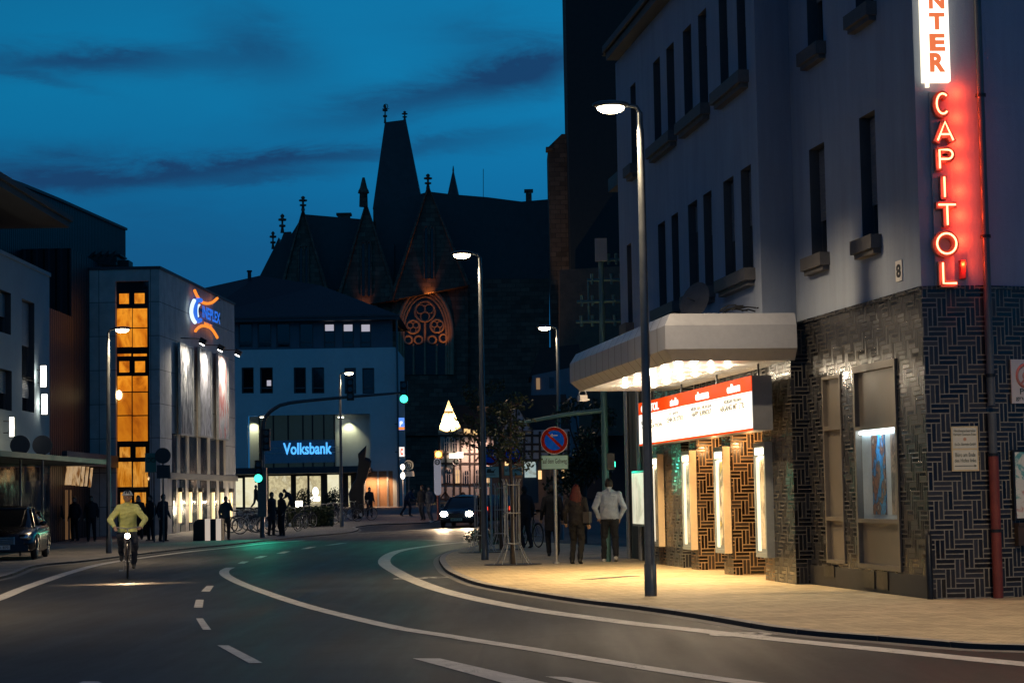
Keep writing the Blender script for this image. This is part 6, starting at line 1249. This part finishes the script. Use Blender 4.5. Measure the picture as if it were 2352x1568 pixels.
# ------------------------------------------------------------------ CARS (local: x forward, z up)
Z0 = type('o', (), {'location': (0, 0, 0)})
def car(label, loc, rz, col, L=4.4, Wd=1.76, H=1.45, lights=False, name='parked_car', plate='MR A 247', pl_em=None):
    r = thing(name, label, 'car', loc, rz); pm = M('paint_%s' % name, col, .22, .5, var=.05, spec=.8)
    hw = Wd/2; st = [(-L/2, .42, .62, .55), (-L/2+.06, .32, .88, .80), (-L/2+.5, .22, .96, .97), (-L*.25, .20, .95, 1), (0, .20, .93, 1), (L*.2, .20, .92, 1), (L/2-.95, .21, .86, .99), (L/2-.35, .24, .76, .93), (L/2-.08, .30, .66, .82), (L/2, .38, .56, .70)]
    rings = []
    for x, zb, zt, f in st:
        w = hw*f; pr = [(-w*.92, zb), (-w, zb+.08), (-w*1.0, (zb+zt)*.5), (-w*.985, zt-.10), (-w*.90, zt-.02), (-w*.5, zt+.015), (0, zt+.025), (w*.5, zt+.015), (w*.90, zt-.02), (w*.985, zt-.10), (w*1.0, (zb+zt)*.5), (w, zb+.08), (w*.92, zb)]
        rings.append([Vector((x, y, z)) for y, z in pr])
    mb = MB(); mb.loft(rings); bo = ob('body', mb, pm, r)
    gl = [(-L*.40, .90, .0, .86), (-L*.33, .90, .36, .84), (-L*.18, .91, .52, .82), (L*.02, .91, .53, .82), (L*.09, .90, .48, .83), (L*.26, .87, .0, .88)]
    rings = []
    for x, zb, h, f in gl:
        w = hw*f; wt = w*(1-.24*h/.53); zb -= .04; h = h+.045; rings.append([Vector((x, -w, zb)), Vector((x, -(w+wt)/2, zb+h*.55)), Vector((x, -wt, zb+h*.93)), Vector((x, -wt*.8, zb+h)), Vector((x, wt*.8, zb+h)), Vector((x, wt, zb+h*.93)), Vector((x, (w+wt)/2, zb+h*.55)), Vector((x, w, zb))])
    mb = MB(); mb.loft(rings); ob('glasshouse', mb, m_glass, r)
    mb = MB(); rr = []
    for x, zb, h, f in gl[1:5]:
        w = hw*f*(1-.24*h/.53); rr.append([Vector((x, -w*1.01, zb+h*.94)), Vector((x, -w*.8, zb+h+.02)), Vector((x, 0, zb+h+.035)), Vector((x, w*.8, zb+h+.02)), Vector((x, w*1.01, zb+h*.94)), Vector((x, 0, zb+h*.9))])
    mb.loft(rr); ob('roof', mb, pm, r)
    for sy in (-1, 1):
        for a_, b_, q_ in (((L*.26, sy*hw*.86, .88), (L*.09, sy*hw*.66, 1.36), .035), ((-L*.05, sy*hw*.84, .90), (-L*.05, sy*hw*.63, 1.40), .035), ((-L*.40, sy*hw*.84, .88), (-L*.30, sy*hw*.68, 1.26), .05)): mb = MB(); mb.tube([a_, b_], q_, 6); ob('pillar', mb, pm, r)
        mb = MB(); mb.ball((L*.17, sy*(hw+.06), .98), .06, .10, .07, 10); ob('mirror', mb, pm, r)
        mb = MB(); mb.ball((L/2-.15, sy*hw*.66, .62), .14, .22, .09, 12, 0, Matrix.Rotation(sy*-.35, 3, 'Z')); hl = ob('headlight', mb, m_chrome, r)
        if lights:
            mb = MB(); mb.ball((L/2+.01, sy*hw*.66, .62), .06, .17, .12, 12); sub('lit_bulb', mb, emis('car_bulb', (1, .85, .60), 60), hl, Z0)
            light('SPOT', 'beam', (L/2+.12, sy*hw*.66, .62), 900, (1, .70, .42), r, rot=aim((1, 0, -.09)), spot_size=R(62), spot_blend=.8, shadow_soft_size=.03)
        for x in (-L*.30, L*.315):
            mb = MB(); mb.torus((x, sy*(hw-.10), .32), (0, 1, 0), .235, .085, 24, 8); w = ob('wheel', mb, m_rubber, r)
            mb = MB(); mb.disc((x, sy*(hw-.05), .32), (0, 1, 0), .19, .05, 20)
            for k in range(5): a_ = 2*PI*k/5; mb.box((x+.1*math.cos(a_), sy*(hw-.015), .32+.1*math.sin(a_)), (.16, .03, .05), 0, 0, Matrix.Rotation(-a_, 3, 'Y'))
            sub('rim', mb, m_alu, w, Z0)
            mb = MB(); mb.torus((x, sy*(hw-.01), .33), (0, 1, 0), .36, .03, 20, 5, 0, -PI*.5, PI*.5); ob('wheel_arch', mb, m_black, r)
        mb = MB(); mb.tube([(L*.2, sy*(hw+.002), .74), (-L*.38, sy*(hw*.985), .78)], .012, 4); mb.box((L*.03, sy*(hw+.015), .80), (.16, .03, .03)); mb.box((-L*.17, sy*(hw+.013), .80), (.16, .03, .03)); ob('door_trim', mb, m_chrome if not lights else pm, r)
    mb = MB(); mb.box((L/2-.03, 0, .54), (.08, .74, .20)); gr = ob('grille', mb, m_black, r); mb = MB()
    for k in range(4): mb.box((L/2+.014, 0, .47+.05*k), (.02, .72, .012))
    mb.box((L/2+.014, -.365, .54), (.02, .02, .21)); mb.box((L/2+.014, .365, .54), (.02, .02, .21)); sub('grille_bars', mb, m_chrome, gr, Z0)
    mb = MB(); mb.box((L/2-.0, 0, .34), (.10, Wd*.82, .16)); ob('bumper', mb, m_black if lights else pm, r)
    mb = MB(); mb.box((L/2+.06, 0, .37), (.02, .52, .115)); pl = ob('number_plate', mb, pl_em or M('plate_white', (.6, .6, .58), .5, var=0), r)
    FP = Fr((L/2+.071, 0), (0, 1)); sub('plate_text', text_mb(plate, FP, -.22, .22, .335, .405, 0, .003, offset=.01), m_black, pl, Z0)
    return r
pc = on_ground(2, 1289, .10); car('shiny black saloon car parked at the left edge of the street', pc+Vector((-.3, 2.3, 0)), R(-90+7), (.006, .008, .014), 4.6, 1.8, 1.46, False, 'parked_car', 'MR EL 870')
cc = on_ground(1066, 1211); car('car with blazing headlights driving towards the viewer', cc+Vector((0, 2.0, 0)), R(-90-9), (.015, .03, .06), 4.2, 1.74, 1.5, True, 'driving_car', 'MR K 318', M('plate_green', (.3, .5, .4), .5, var=0))
# ------------------------------------------------------------------ SIGNS AND SIGNALS
def blue_sign(px, pyc, Zd, rad, label, plate=None, tilt=0, nm='no_parking_sign', base_h=.06, dim=False, arrow=True):
    c = at(px, pyc, Zd); g = gz(c.x, Zd)+base_h; th = thing(nm, label, 'traffic sign', (c.x, Zd, g)); h = c.z-g
    mb = MB(); mb.tube([(0, .03, 0), (0, .03, h+rad*.9)], .035, 10); mb.tube([(0, .03, 0), (0, .03, .04)], .09, 10); ob('post', mb, m_alu, th)
    mb = MB(); mb.disc((0, 0, h), (0, 1, 0), rad, .012, 36); f = ob('disc', mb, M('sign_rim', (.55, .55, .52), .45, var=.05), th)
    mb = MB(); mb.disc((0, -.008, h), (0, 1, 0), rad*.965, .005, 36); sub('red_ring', mb, M('sign_red', (.26, .015, .008), .75, var=.08, spec=.05), f, Z0)
    mb = MB(); mb.disc((0, -.013, h), (0, 1, 0), rad*.72, .005, 36); sub('blue_field', mb, M('sign_blue', (.005, .11, .70), .75, var=.08, spec=.05), f, Z0)
    mb = MB(); mb.box((0, -.018, h), (rad*1.5, .005, rad*.20), 0, 0, Matrix.Rotation(PI/4, 3, 'Y')); sub('red_bar', mb, MATS['sign_red'], f, Z0)
    if arrow:
        mb = MB(); z = h+rad*.36; mb.box((.0, -.022, z), (rad*.5, .004, rad*.06)); mb.prism([(-rad*.30, -.024, z), (-rad*.14, -.024, z+rad*.14), (-rad*.10, -.024, z+rad*.10), (-rad*.2, -.024, z), (-rad*.10, -.024, z-rad*.10), (-rad*.14, -.024, z-rad*.14)], (0, .004, 0)); sub('arrow', mb, MATS['sign_rim'], f, Z0)
    if plate:
        st, w, hh_ = plate; z = h-rad-.02-hh_/2; mb = MB(); mb.box((0, -.005, z), (w, .012, hh_)); p_ = ob('plate', mb, M('plate_rim', (.02, .10, .06), .5, var=0), th)
        mb = MB(); mb.box((0, -.012, z), (w*.95, .006, hh_*.90)); sub('plate_face', mb, M('plate_face', (.34, .60, .52), .45, var=.06), p_, Z0)
        if st:
            FQ = Fr((0, 0), (1, 0)); sub('plate_text', text_mb(st, FQ, -w*.44, w*.44, z-hh_*.18, z+hh_*.26, .016, .002, offset=.012), m_ink, p_, Z0)
        else:
            mb = MB(); mb.box((0, -.017, z+.01), (w*.42, .003, hh_*.2)); mb.box((-.04, -.017, z+hh_*.18), (w*.22, .003, hh_*.2)); mb.box((0, -.017, z-hh_*.22), (w*.55, .003, hh_*.05)); mb.tube([(w*.15, -.018, z+.02), (w*.28, -.018, z+.09)], .01, 4); sub('tow_truck_symbol', mb, m_ink, p_, Z0)
    return th
blue_sign(1273, 1011, 44.6, .295, 'round blue and red no parking sign over the plate reading auf dem Gehweg', ('auf dem Gehweg', .59, .31))
blue_sign(1126, 1046, 61, .295, 'farther no parking sign partly behind the street lamp pole with tow symbol plate', (None, .52, .34))
blue_sign(1178, 1044, 61.5, .295, 'farther no parking sign just right of the street lamp pole with small text plate', ('auf dem Gehweg', .55, .30))
def dark_sign(px, pyc, Zd, rad, label, plate=False):
    c = at(px, pyc, Zd); g = .12; th = thing('round_sign', label, 'traffic sign', (c.x, Zd, g)); h = c.z-g
    mb = MB(); mb.tube([(0, .04, 0), (0, .04, h+rad)], .035, 8); ob('post', mb, m_pole, th); mb = MB(); mb.disc((0, 0, h), (0, 1, 0), rad, .015, 28); ob('disc_back', mb, m_dk, th); mb = MB(); mb.box((0, .02, h), (rad*1.5, .03, .05)); mb.box((0, .02, h-.1), (rad*1.5, .03, .04)); ob('bracket', mb, m_alu, th)
    if plate: mb = MB(); mb.box((.02, 0, h-rad-.30), (.5, .015, .5)); ob('plate_back', mb, m_dk, th)
dark_sign(46, 1022, 60, .29, 'left one of two round sign backs above the parked black car'); dark_sign(97, 1022, 60.5, .29, 'right one of two round sign backs above the parked black car'); dark_sign(374, 1046, 78, .30, 'dark round sign back with square plate in front of the multiplex corner', True)
c = at(346, 1062, 78.3); th = thing('cycle_sign', 'square green lit bicycle route sign left of the dark round sign', 'traffic sign', (c.x, 78.3, .12)); h = c.z-.12; mb = MB(); mb.box((0, 0, h), (.42, .02, .72)); ob('plate', mb, M('cycle_plate', (.05, .25, .22), .5, var=.1), th)
mb = MB(); mb.torus((-.08, -.015, h+.1), (0, 1, 0), .08, .012, 14, 4); mb.torus((.1, -.015, h+.1), (0, 1, 0), .08, .012, 14, 4); mb.tube([(-.08, -.015, h+.1), (0, -.015, h+.24), (.1, -.015, h+.1)], .01, 4); ob('bicycle_symbol', mb, m_ink, th); mb = MB(); mb.tube([(.12, .03, 0), (.12, .03, h+.3)], .03, 8); ob('post', mb, m_pole, th)
m_grn = emis('signal_green', (.02, 1, .62), 30); m_grl = emis('signal_core', (.06, 1, .62), 2.6)
def sig_head(par, c, lit=True, rz=0, e=220, ldir=(-.05, -1, -.08)):
    c = Vector(c); mb = MB(); mb.box(c, (.28, .2, .86)); 
    hd = ob('signal_head', mb, m_black, par); 
    for k, z in enumerate((.27, 0, -.27)):
        mb = MB(); q_ = .16 if (lit and k == 2) else .11; rr_ = [mb.ring(c+Vector((0, -.10, z)), (0, 1, 0), q_, 14), mb.ring(c+Vector((0, -.20, z)), (0, 1, 0), q_+.005, 14)]; mb.loft(rr_, False); sub('visor', mb, m_black, hd, Z0)
        mb = MB(); mb.disc(c+Vector((0, -.11, z)), (0, 1, 0), .155 if (lit and k == 2) else .10, .02, 18); sub('lens', mb, m_grl if (lit and k == 2) else m_glass, hd, Z0)
    if lit: light('SPOT', 'green_beam', c+Vector((0, -.28, -.27)), e, (.02, 1, .58), par, rot=aim(ldir), spot_size=R(110), spot_blend=.9, shadow_soft_size=.02)
b = on_ground(603, 1236, .12); th = thing('traffic_signal_mast', 'curved traffic signal mast with green lights reaching over the street before the bank', 'traffic light', b)
def loc(px, py, Y=None): return at(px, py, b.y if Y is None else Y)-b
path = smooth([loc(603, 1234), loc(603, 1100), loc(604, 985), loc(612, 955), loc(632, 937), loc(665, 925), loc(780, 913), loc(905, 903), loc(920, 902)], .4)
mb = MB(); mb.tube(path, [.10-.055*i/(len(path)-1) for i in range(len(path))], 10); ob('mast_arm', mb, m_pole, th)
mb = MB(); q = loc(603, 1130); mb.box(q, (.34, .34, 1.9)); ob('control_box', mb, m_pole, th)
q = loc(928, 916); sig_head(th, q+Vector((0, -.0, .27)), True, e=160, ldir=(.12, -1, -.3)); q = loc(805, 900); sig_head(th, q+Vector((0, .0, .1)), False); q = loc(596, 1098); sig_head(th, q+Vector((0, -.25, .27)), True, e=260, ldir=(.12, -1, -.45)); q = loc(612, 1010); sig_head(th, q, False)
# mast with crossbars by the left wing of the cinema
Ym = 45.5; b = Vector((at(1389, 1000, Ym).x, Ym, .12)); th = thing('crossbar_mast', 'teal grey mast with several horizontal crossbars beside the cinema eaves', 'mast', b); mm = M('mast_teal', (.07, .17, .18), .5, .3, var=.2)
lz = lambda y: at(1389, y, Ym).z-.12; lx = lambda x, y=700: at(x, y, Ym).x-b.x
mb = MB(); mb.tube([(0, 0, 0), (0, 0, lz(562))], [.085, .06], 10); ob('pole', mb, mm, th); mb = MB(); mb.box((0, -.1, lz(575)), (.26, .16, .5)); ob('lamp_box', mb, M('mast_box', (.25, .27, .28), .5, var=.1), th)
for x0, x1, y in ((1374, 1462, 597), (1350, 1462, 643), (1325, 1446, 692), (1322, 1450, 738)):
    mb = MB(); z = lz(y); mb.tube([(lx(x0), 0, z), (lx(x1), 0, z)], .035, 8)
    for k in range(5): xx = lx(x0)+(lx(x1)-lx(x0))*(k+.5)/5; mb.tube([(xx, 0, z-.1), (xx, 0, z+.14)], [.03, .045], 6)
    ob('crossbar', mb, mm, th)
for x in (1352, 1430): mb = MB(); mb.tube([(lx(x), 0, lz(738)), (lx(x), 0, lz(643))], .025, 6); ob('brace', mb, mm, th)
mb = MB(); mb.tube([(0, 0, lz(942)), (lx(1300, 950), 0, lz(950)), (lx(1190, 960), 0, lz(968))], [.055, .045, .035], 8); ob('signal_arm', mb, mm, th)
mb = MB(); mb.box((.12, 0, lz(1060)), (.16, .16, .36)); sh_ = ob('added_side_signal', mb, m_black, th); mb = MB(); mb.disc((.21, 0, lz(1066)), (1, 0, 0), .06, .02, 14); sub('lens', mb, m_grl, sh_, Z0)  # signal box added on the mast as holder for the green wall light
light('SPOT', 'green_beam', (.26, -.02, lz(1066)), 60, (.02, 1, .58), th, rot=aim((1, -.6, .05)), spot_size=R(100), spot_blend=.8, shadow_soft_size=.02)  # added beam that tints the end of the cinema wall green
# bus stop pylon, amber beacon, stop signs
b = on_ground(1005, 1170, .12); b.y = 106; b = Vector((at(1005, 1100, 106).x, 106, gz(0, 106)+.06)); th = thing('bus_stop_pylon', 'tall white rounded bus stop pylon on a red and white post', 'bus stop sign', b); z0, z1 = at(1005, 1137, 106).z-b.z, at(1005, 1052, 106).z-b.z; w = 16/FPX*106
mb = MB(); n_ = 12; poly = [(w/2*math.cos(PI*k/n_), 0, z1-w/2+w/2*math.sin(PI*k/n_)) for k in range(n_+1)]+[(-w/2*math.cos(PI*k/n_), 0, z0+w/2-w/2*math.sin(PI*k/n_)) for k in range(n_+1)]; mb.prism(poly, (0, .12, 0)); ob('panel', mb, M('pylon_white', (.5, .48, .52), .5, var=.05, emit=(.8, .75, .85), es=.18), th)
mb = MB(); mb.torus((0, -.02, z1-w*.55), (0, 1, 0), w*.33, .03, 18, 5); mb.box((-.05, -.02, z1-w*.55), (.03, .02, .16)); mb.box((.05, -.02, z1-w*.55), (.03, .02, .16)); mb.box((0, -.02, z1-w*.55), (.1, .02, .03)); ob('stop_emblem', mb, m_ink, th)
mb = MB(); mb.tube([(0, .06, 0), (0, .06, z0+.1)], .06, 8); ob('post', mb, M('post_red', (.4, .08, .05), .5, var=.1), th)
c = at(1007, 1043, 108); th = thing('amber_beacon', 'glowing amber beacon directly above the bus stop pylon', 'signal light', (c.x, 108, gz(0, 108))); h = c.z-gz(0, 108); mb = MB(); mb.ball((0, 0, h), .16, .12, .16, 12); ob('lens', mb, emis('amber', (1, .32, .04), 14), th); mb = MB(); mb.tube([(0, .12, 0), (0, .12, h+.2)], .05, 8); mb.box((0, .1, h), (.42, .1, .42)); ob('post', mb, m_pole, th); light('POINT', 'amber_glow', (0, -.35, h), 60, (1, .35, .06), th, shadow_soft_size=.02)
c = at(938, 1068, 120); th = thing('stop_sign_disc', 'pale round stop sign with small plate on a post by the bank corner', 'bus stop sign', (c.x, 120, gz(0, 120))); h = c.z-gz(0, 120); mb = MB(); mb.disc((0, 0, h), (0, 1, 0), .30, .04, 24); ob('disc', mb, M('pale_disc', (.4, .42, .36), .5, var=.1), th); mb = MB(); mb.torus((0, -.03, h), (0, 1, 0), .2, .03, 20, 4); mb.box((-.06, -.03, h), (.03, .02, .2)); mb.box((.06, -.03, h), (.03, .02, .2)); mb.box((0, -.03, h), (.1, .02, .03)); ob('emblem', mb, m_ink, th); mb = MB(); mb.box((0, 0, h-.5), (.65, .06, .3)); ob('plate', mb, M('pale_plate', (.5, .45, .4), .5, var=.1), th); mb = MB(); mb.tube([(0, .05, 0), (0, .05, h+.2)], .04, 8); ob('post', mb, m_pole, th)
mb = MB(); a_ = at(925, 1083, 122); mb.box(a_-Vector((0, 0, .0)), (1.0, .3, .4)); 
c = at(925, 1092, 119); th = thing('post_lamp', 'small double white lamp on a post left of the pale round stop sign', 'lamp', (c.x, 119, gz(0, 119))); h = c.z-gz(0, 119); mb = MB(); mb.ball((0, 0, h), .13, .1, .2, 10); ob('glass', mb, emis('small_white', (1, .9, .7), 5), th); mb = MB(); mb.ball((0, 0, h+.5), .13, .1, .16, 10); ob('glass', mb, MATS['small_white'], th); mb = MB(); mb.tube([(0, .1, 0), (0, .1, h+.7)], .04, 6); ob('post', mb, m_alu, th); light('POINT', 'glow', (0, -.3, h), 70, (1, .62, .38), th, shadow_soft_size=.02)
# concrete bus shelter like kiosk behind
# sculpture
pts = [(1390, 320), (1478, 232), (1465, 355), (1512, 372), (1530, 400), (1520, 460), (1480, 570), (1450, 640), (1448, 800), (1452, 960), (1420, 1000), (1345, 1000), (1330, 960), (1300, 830), (1290, 740), (1320, 660), (1365, 590), (1385, 480), (1397, 370)]
Ys = 112; mb = MB(); L = [at(516.8+.2197*x, 947.5+.2197*y, Ys) for x, y in pts]; zb_ = gz(0, Ys)+.05; L = [Vector((p.x, p.y, max(p.z, zb_))) for p in L]
n_ = len(L); c = sum(L, Vector())/n_; mb.add([p+Vector((0, .0, 0)) for p in L]+[c+(p-c)*.9+Vector((0, .45, 0)) for p in L]+[c+(p-c)*.9+Vector((0, -.18, 0)) for p in L], [tuple(range(n_, 2*n_)), tuple(range(2*n_, 3*n_))[::-1]]+[(i, (i+1) % n_, n_+(i+1) % n_, n_+i) for i in range(n_)]+[(2*n_+i, 2*n_+(i+1) % n_, (i+1) % n_, i) for i in range(n_)])
o = solo('sculpture', mb, M('bronze_black', (.012, .011, .011), .5, .3, var=.3), 'tall twisted black sculpture standing in front of the bank', 'sculpture')
o.location.z = gz(0, Ys)+.05
# striped barrier
b = on_ground(477, 1241, .12)+Vector((0, .3, 0)); th = thing('striped_barrier', 'rounded black block with two pale stripes with added glow at the left kerb', 'barrier', b); sx = b.y/FPX
W_ = 66*sx; Hh = 49*sx; n_ = 6; arcp = [(-W_/2+.25-.25*math.cos(PI/2*k/n_), 0, Hh-.25+.25*math.sin(PI/2*k/n_)) for k in range(n_+1)]
mb = MB(); mb.prism([(-W_/2, -.3, 0)]+[(x, -.3, z) for x, _, z in arcp]+[(W_/2, -.3, Hh), (W_/2, -.3, 0)], (0, .6, 0)); ob('block', mb, m_black, th)
for x0 in (472, 497): x = (x0+5-477)*sx; mb = MB(); mb.box((x, 0, Hh/2), (12*sx, .612, Hh+.006)); ob('white_stripe', mb, M('stripe_added_glow', (.7, .66, .6), .6, var=.08, emit=(1, .80, .62), es=.5), th)  # no lamps: emission stands in for light falling on the pale stripes
# hedge and lamp by the bikes
def leaves(mb, c, rad, n, s, seed=0):
    rnd = random.Random(seed)
    for _ in range(n):
        d = Vector((rnd.gauss(0, 1), rnd.gauss(0, 1), rnd.gauss(0, 1))).normalized()*(rnd.random()**.4); p = Vector(c)+Vector((d.x*rad[0], d.y*rad[1], d.z*rad[2]))
        a_ = Vector((rnd.gauss(0, 1), rnd.gauss(0, 1), rnd.gauss(0, 1))).normalized()*s*rnd.uniform(.6, 1.3); b_ = a_.cross(Vector((rnd.gauss(0, 1), rnd.gauss(0, 1), rnd.gauss(0, 1)))).normalized()*s*.5
        mb.add([p-a_, p+b_, p+a_, p-b_], [(0, 1, 2, 3)])
m_leaf = M('leaf', (.026, .042, .016), .6, var=.6, vs=3); m_bark = M('bark', (.06, .045, .035), .9, var=.3, vs=10)
b = on_ground(708, 1212, .12)+Vector((0, 2.2, 0)); th = thing('hedge', 'low clipped dark hedge among the parked bicycles', 'hedge', b); mb = MB(); rnd = random.Random(5)
for _ in range(5200):
    p = Vector((rnd.uniform(-1.25, .95), rnd.uniform(-.55, .55), rnd.uniform(.02, .95)**.8)); 
    a_ = Vector((rnd.gauss(0, 1), rnd.gauss(0, 1), rnd.gauss(0, 1))).normalized()*.06; b_ = a_.cross(Vector((rnd.gauss(0, 1), 1, rnd.gauss(0, 1)))).normalized()*.035; mb.add([p-a_, p+b_, p+a_, p-b_], [(0, 1, 2, 3)])
ob('foliage', mb, m_leaf, th); mb = MB()
for k in range(6): mb.tube([(-1.1+.4*k, 0, 0), (-1.1+.4*k, .05, .6)], .03, 5); 
ob('stems', mb, m_bark, th)
c = at(687, 1166, 104); th = thing('ground_lamp', 'bright white bollard lamp behind the hedge', 'lamp', (c.x, 104, gz(0, 104)+.05)); h = c.z-gz(0, 104)-.05; mb = MB(); mb.tube([(0, 0, h-.35), (0, 0, h+.35)], .17, 12); ob('glass', mb, emis('bollard_glow', (1, .88, .62), 9), th); mb = MB(); mb.tube([(0, 0, 0), (0, 0, h-.35)], .13, 12); mb.tube([(0, 0, h+.35), (0, 0, h+.42)], .2, 12); ob('post', mb, m_black, th); light('POINT', 'glow', (0, -.35, h), 160, (1, .82, .55), th, shadow_soft_size=.02)
for x, y, Y, s_, lab in ((770, 1145, 140, 1.1, 'potted dark shrub silhouetted against the pale right hall pane'), (700, 1142, 140, 1.0, 'potted dark shrub silhouetted against the middle hall panes'), (756, 1150, 138, .8, 'smaller potted shrub before the pale hall pane')):
    g_ = gz(0, Y)+.06; c = at(x, y, Y); th = thing('potted_shrub', lab, 'shrub', (c.x, Y, g_)); mb = MB(); leaves(mb, (0, 0, c.z-g_), (.6*s_, .5*s_, .7*s_), 420, .09, int(x)); ob('foliage', mb, m_leaf, th); mb = MB(); mb.tube([(0, 0, .3), (0, 0, c.z-g_)], .03, 5); ob('stem', mb, m_bark, th); mb = MB(); mb.tube([(0, 0, 0), (0, 0, .45)], [.2, .27], 12); ob('pot', mb, m_dk, th)
# caged saplings
def sapling(px, py, H, label, seed, crown=(.75, .7, .75), n=900, cage=1.75):
    b = on_ground(px, py, .12); th = thing('caged_sapling', label, 'tree', b, 0, 'young trees in steel guards'); rnd = random.Random(seed)
    tr = MB(); tr.tube([(0, 0, 0), (.02, 0, H*.35), (-.02, .02, H*.62), (.03, 0, H*.95)], [.055, .045, .03, .01], 8)
    cr = MB()
    for k in range(9):
        z = H*(.55+.045*k); a_ = k*2.4; L_ = rnd.uniform(.5, 1)*crown[0]*(1-.5*k/9); e = Vector((math.cos(a_)*L_, math.sin(a_)*L_, z+L_*.45)); tr.tube([(0, 0, z), (e*.5).xy.to_3d()+Vector((0, 0, z+L_*.16)), e], [.02, .013, .005], 5)
        for q in range(3): leaves(cr, Vector((e.x*(.4+.3*q), e.y*(.4+.3*q), z+L_*.45*(.4+.3*q))), (.26, .26, .2), n//27, .055, seed*31+k*3+q)
    ob('trunk', tr, m_bark, th); ob('crown', cr, m_leaf, th)
    cg = MB(); zt = cage
    for k in range(8):
        a_ = 2*PI*k/8+.2; r_ = .17; cg.tube([(math.cos(a_)*.42, math.sin(a_)*.42, 0), (math.cos(a_)*.30, math.sin(a_)*.30, .16), (math.cos(a_)*r_, math.sin(a_)*r_, .45), (math.cos(a_)*r_, math.sin(a_)*r_, zt), (math.cos(a_)*.21, math.sin(a_)*.21, zt+.08)], .010, 5)
    for z in (.45, 1.1, zt-.05): cg.torus((0, 0, z), (0, 0, 1), .175, .014, 20, 5)
    gt = MB(); gt.disc((0, 0, .008), (0, 0, 1), .62, .012, 24)
    ob('tree_guard', cg, m_alu, th); ob('root_grate', gt, M('grate', (.05, .045, .04), .6, .4, var=.2), th)
sapling(1178, 1296, 3.7, 'nearest sapling inside a pale steel guard beside the no parking sign', 11, (.6, .55, .7), n=620)
sapling(1106, 1268, 4.6, 'sapling in a steel guard just behind the corner street lamp pole', 12, (1.1, 1.0, 1), n=1200)
sapling(1152, 1262, 4.4, 'sapling in a steel guard between the two nearer trees and the road', 13, (.9, .9, 1), n=900)
# leafy tree behind the no parking sign
b = Vector((at(1335, 1050, 66).x, 66, 0)); th = thing('street_tree', 'dark leafy tree behind the no parking sign at the cinema side', 'tree', b); mb = MB(); cr = MB(); mb.tube([(0, 0, 0), (.05, 0, 2), (0, .1, 3.2)], [.14, .11, .06], 8); rnd = random.Random(4)
for k in range(22):
    a_ = rnd.uniform(0, 2*PI); r_ = rnd.uniform(.1, 1.0); z = rnd.uniform(1.6, 4.6); e = Vector((math.cos(a_)*r_, math.sin(a_)*r_, z)); mb.tube([(0, .05, min(z*.65, 3)), e], [.04, .012], 5); leaves(cr, e, (.42, .42, .38), 150, .075, k+50)
ob('trunk', mb, m_bark, th); ob('crown', cr, m_leaf, th)
b = on_ground(1118, 1252, .12); th = thing('low_shrub', 'low dark shrub at the pavement tip behind the corner street lamp', 'shrub', b+Vector((.2, 1.2, 0))); mb = MB(); leaves(mb, (0, 0, .25), (1.0, .5, .28), 900, .05, 77); ob('foliage', mb, m_leaf, th); mb = MB(); mb.tube([(0, 0, 0), (.1, 0, .3)], .02, 5); ob('stem', mb, m_bark, th)
# red tail lights of a second car behind the corner lamp
cc2 = on_ground(1150, 1190); Y2 = 96
b = Vector((at(1128, 1180, Y2).x, Y2, gz(0, Y2))); th = thing('distant_car', 'dark car showing red tail lights beside the driving car', 'car', b, R(100))
mb = MB(); st = [(-2.1, .4, .6, .7), (-2.0, .3, .9, .9), (-1.4, .22, 1.0, 1), (0, .2, .95, 1), (1.2, .2, .9, 1), (1.9, .25, .8, .9), (2.1, .35, .6, .7)]
mb.loft([[Vector((x, y*.85*f, z)) for y, z in ((-.9, zb), (-1, (zb+zt)/2), (-.95, zt-.05), (-.5, zt), (.5, zt), (.95, zt-.05), (1, (zb+zt)/2), (.9, zb))] for x, zb, zt, f in st]); ob('body', mb, M('paint_red_dark', (.04, .008, .008), .3, .3, var=.1), th)
mb = MB(); mb.loft([[Vector((x, y*f, z)) for y, z in ((-.78, .9), (-.6, .9+h), (.6, .9+h), (.78, .9))] for x, h, f in ((-1.9, .05, 1), (-1.3, .5, 1), (.1, .52, 1), (1.0, .05, 1))]); ob('glasshouse', mb, m_glass, th)
for sy in (-1, 1):
    mb = MB(); mb.box((-2.08, sy*.62, .8), (.08, .25, .16)); ob('tail_light', mb, emis('tail_red', (1, .06, .02), 3), th)
    for x in (-1.3, 1.35): mb = MB(); mb.torus((x, sy*.76, .32), (0, 1, 0), .23, .085, 20, 6); w = ob('wheel', mb, m_rubber, th); mb = MB(); mb.disc((x, sy*.8, .32), (0, 1, 0), .17, .05, 16); sub('rim', mb, m_alu, w, Z0)
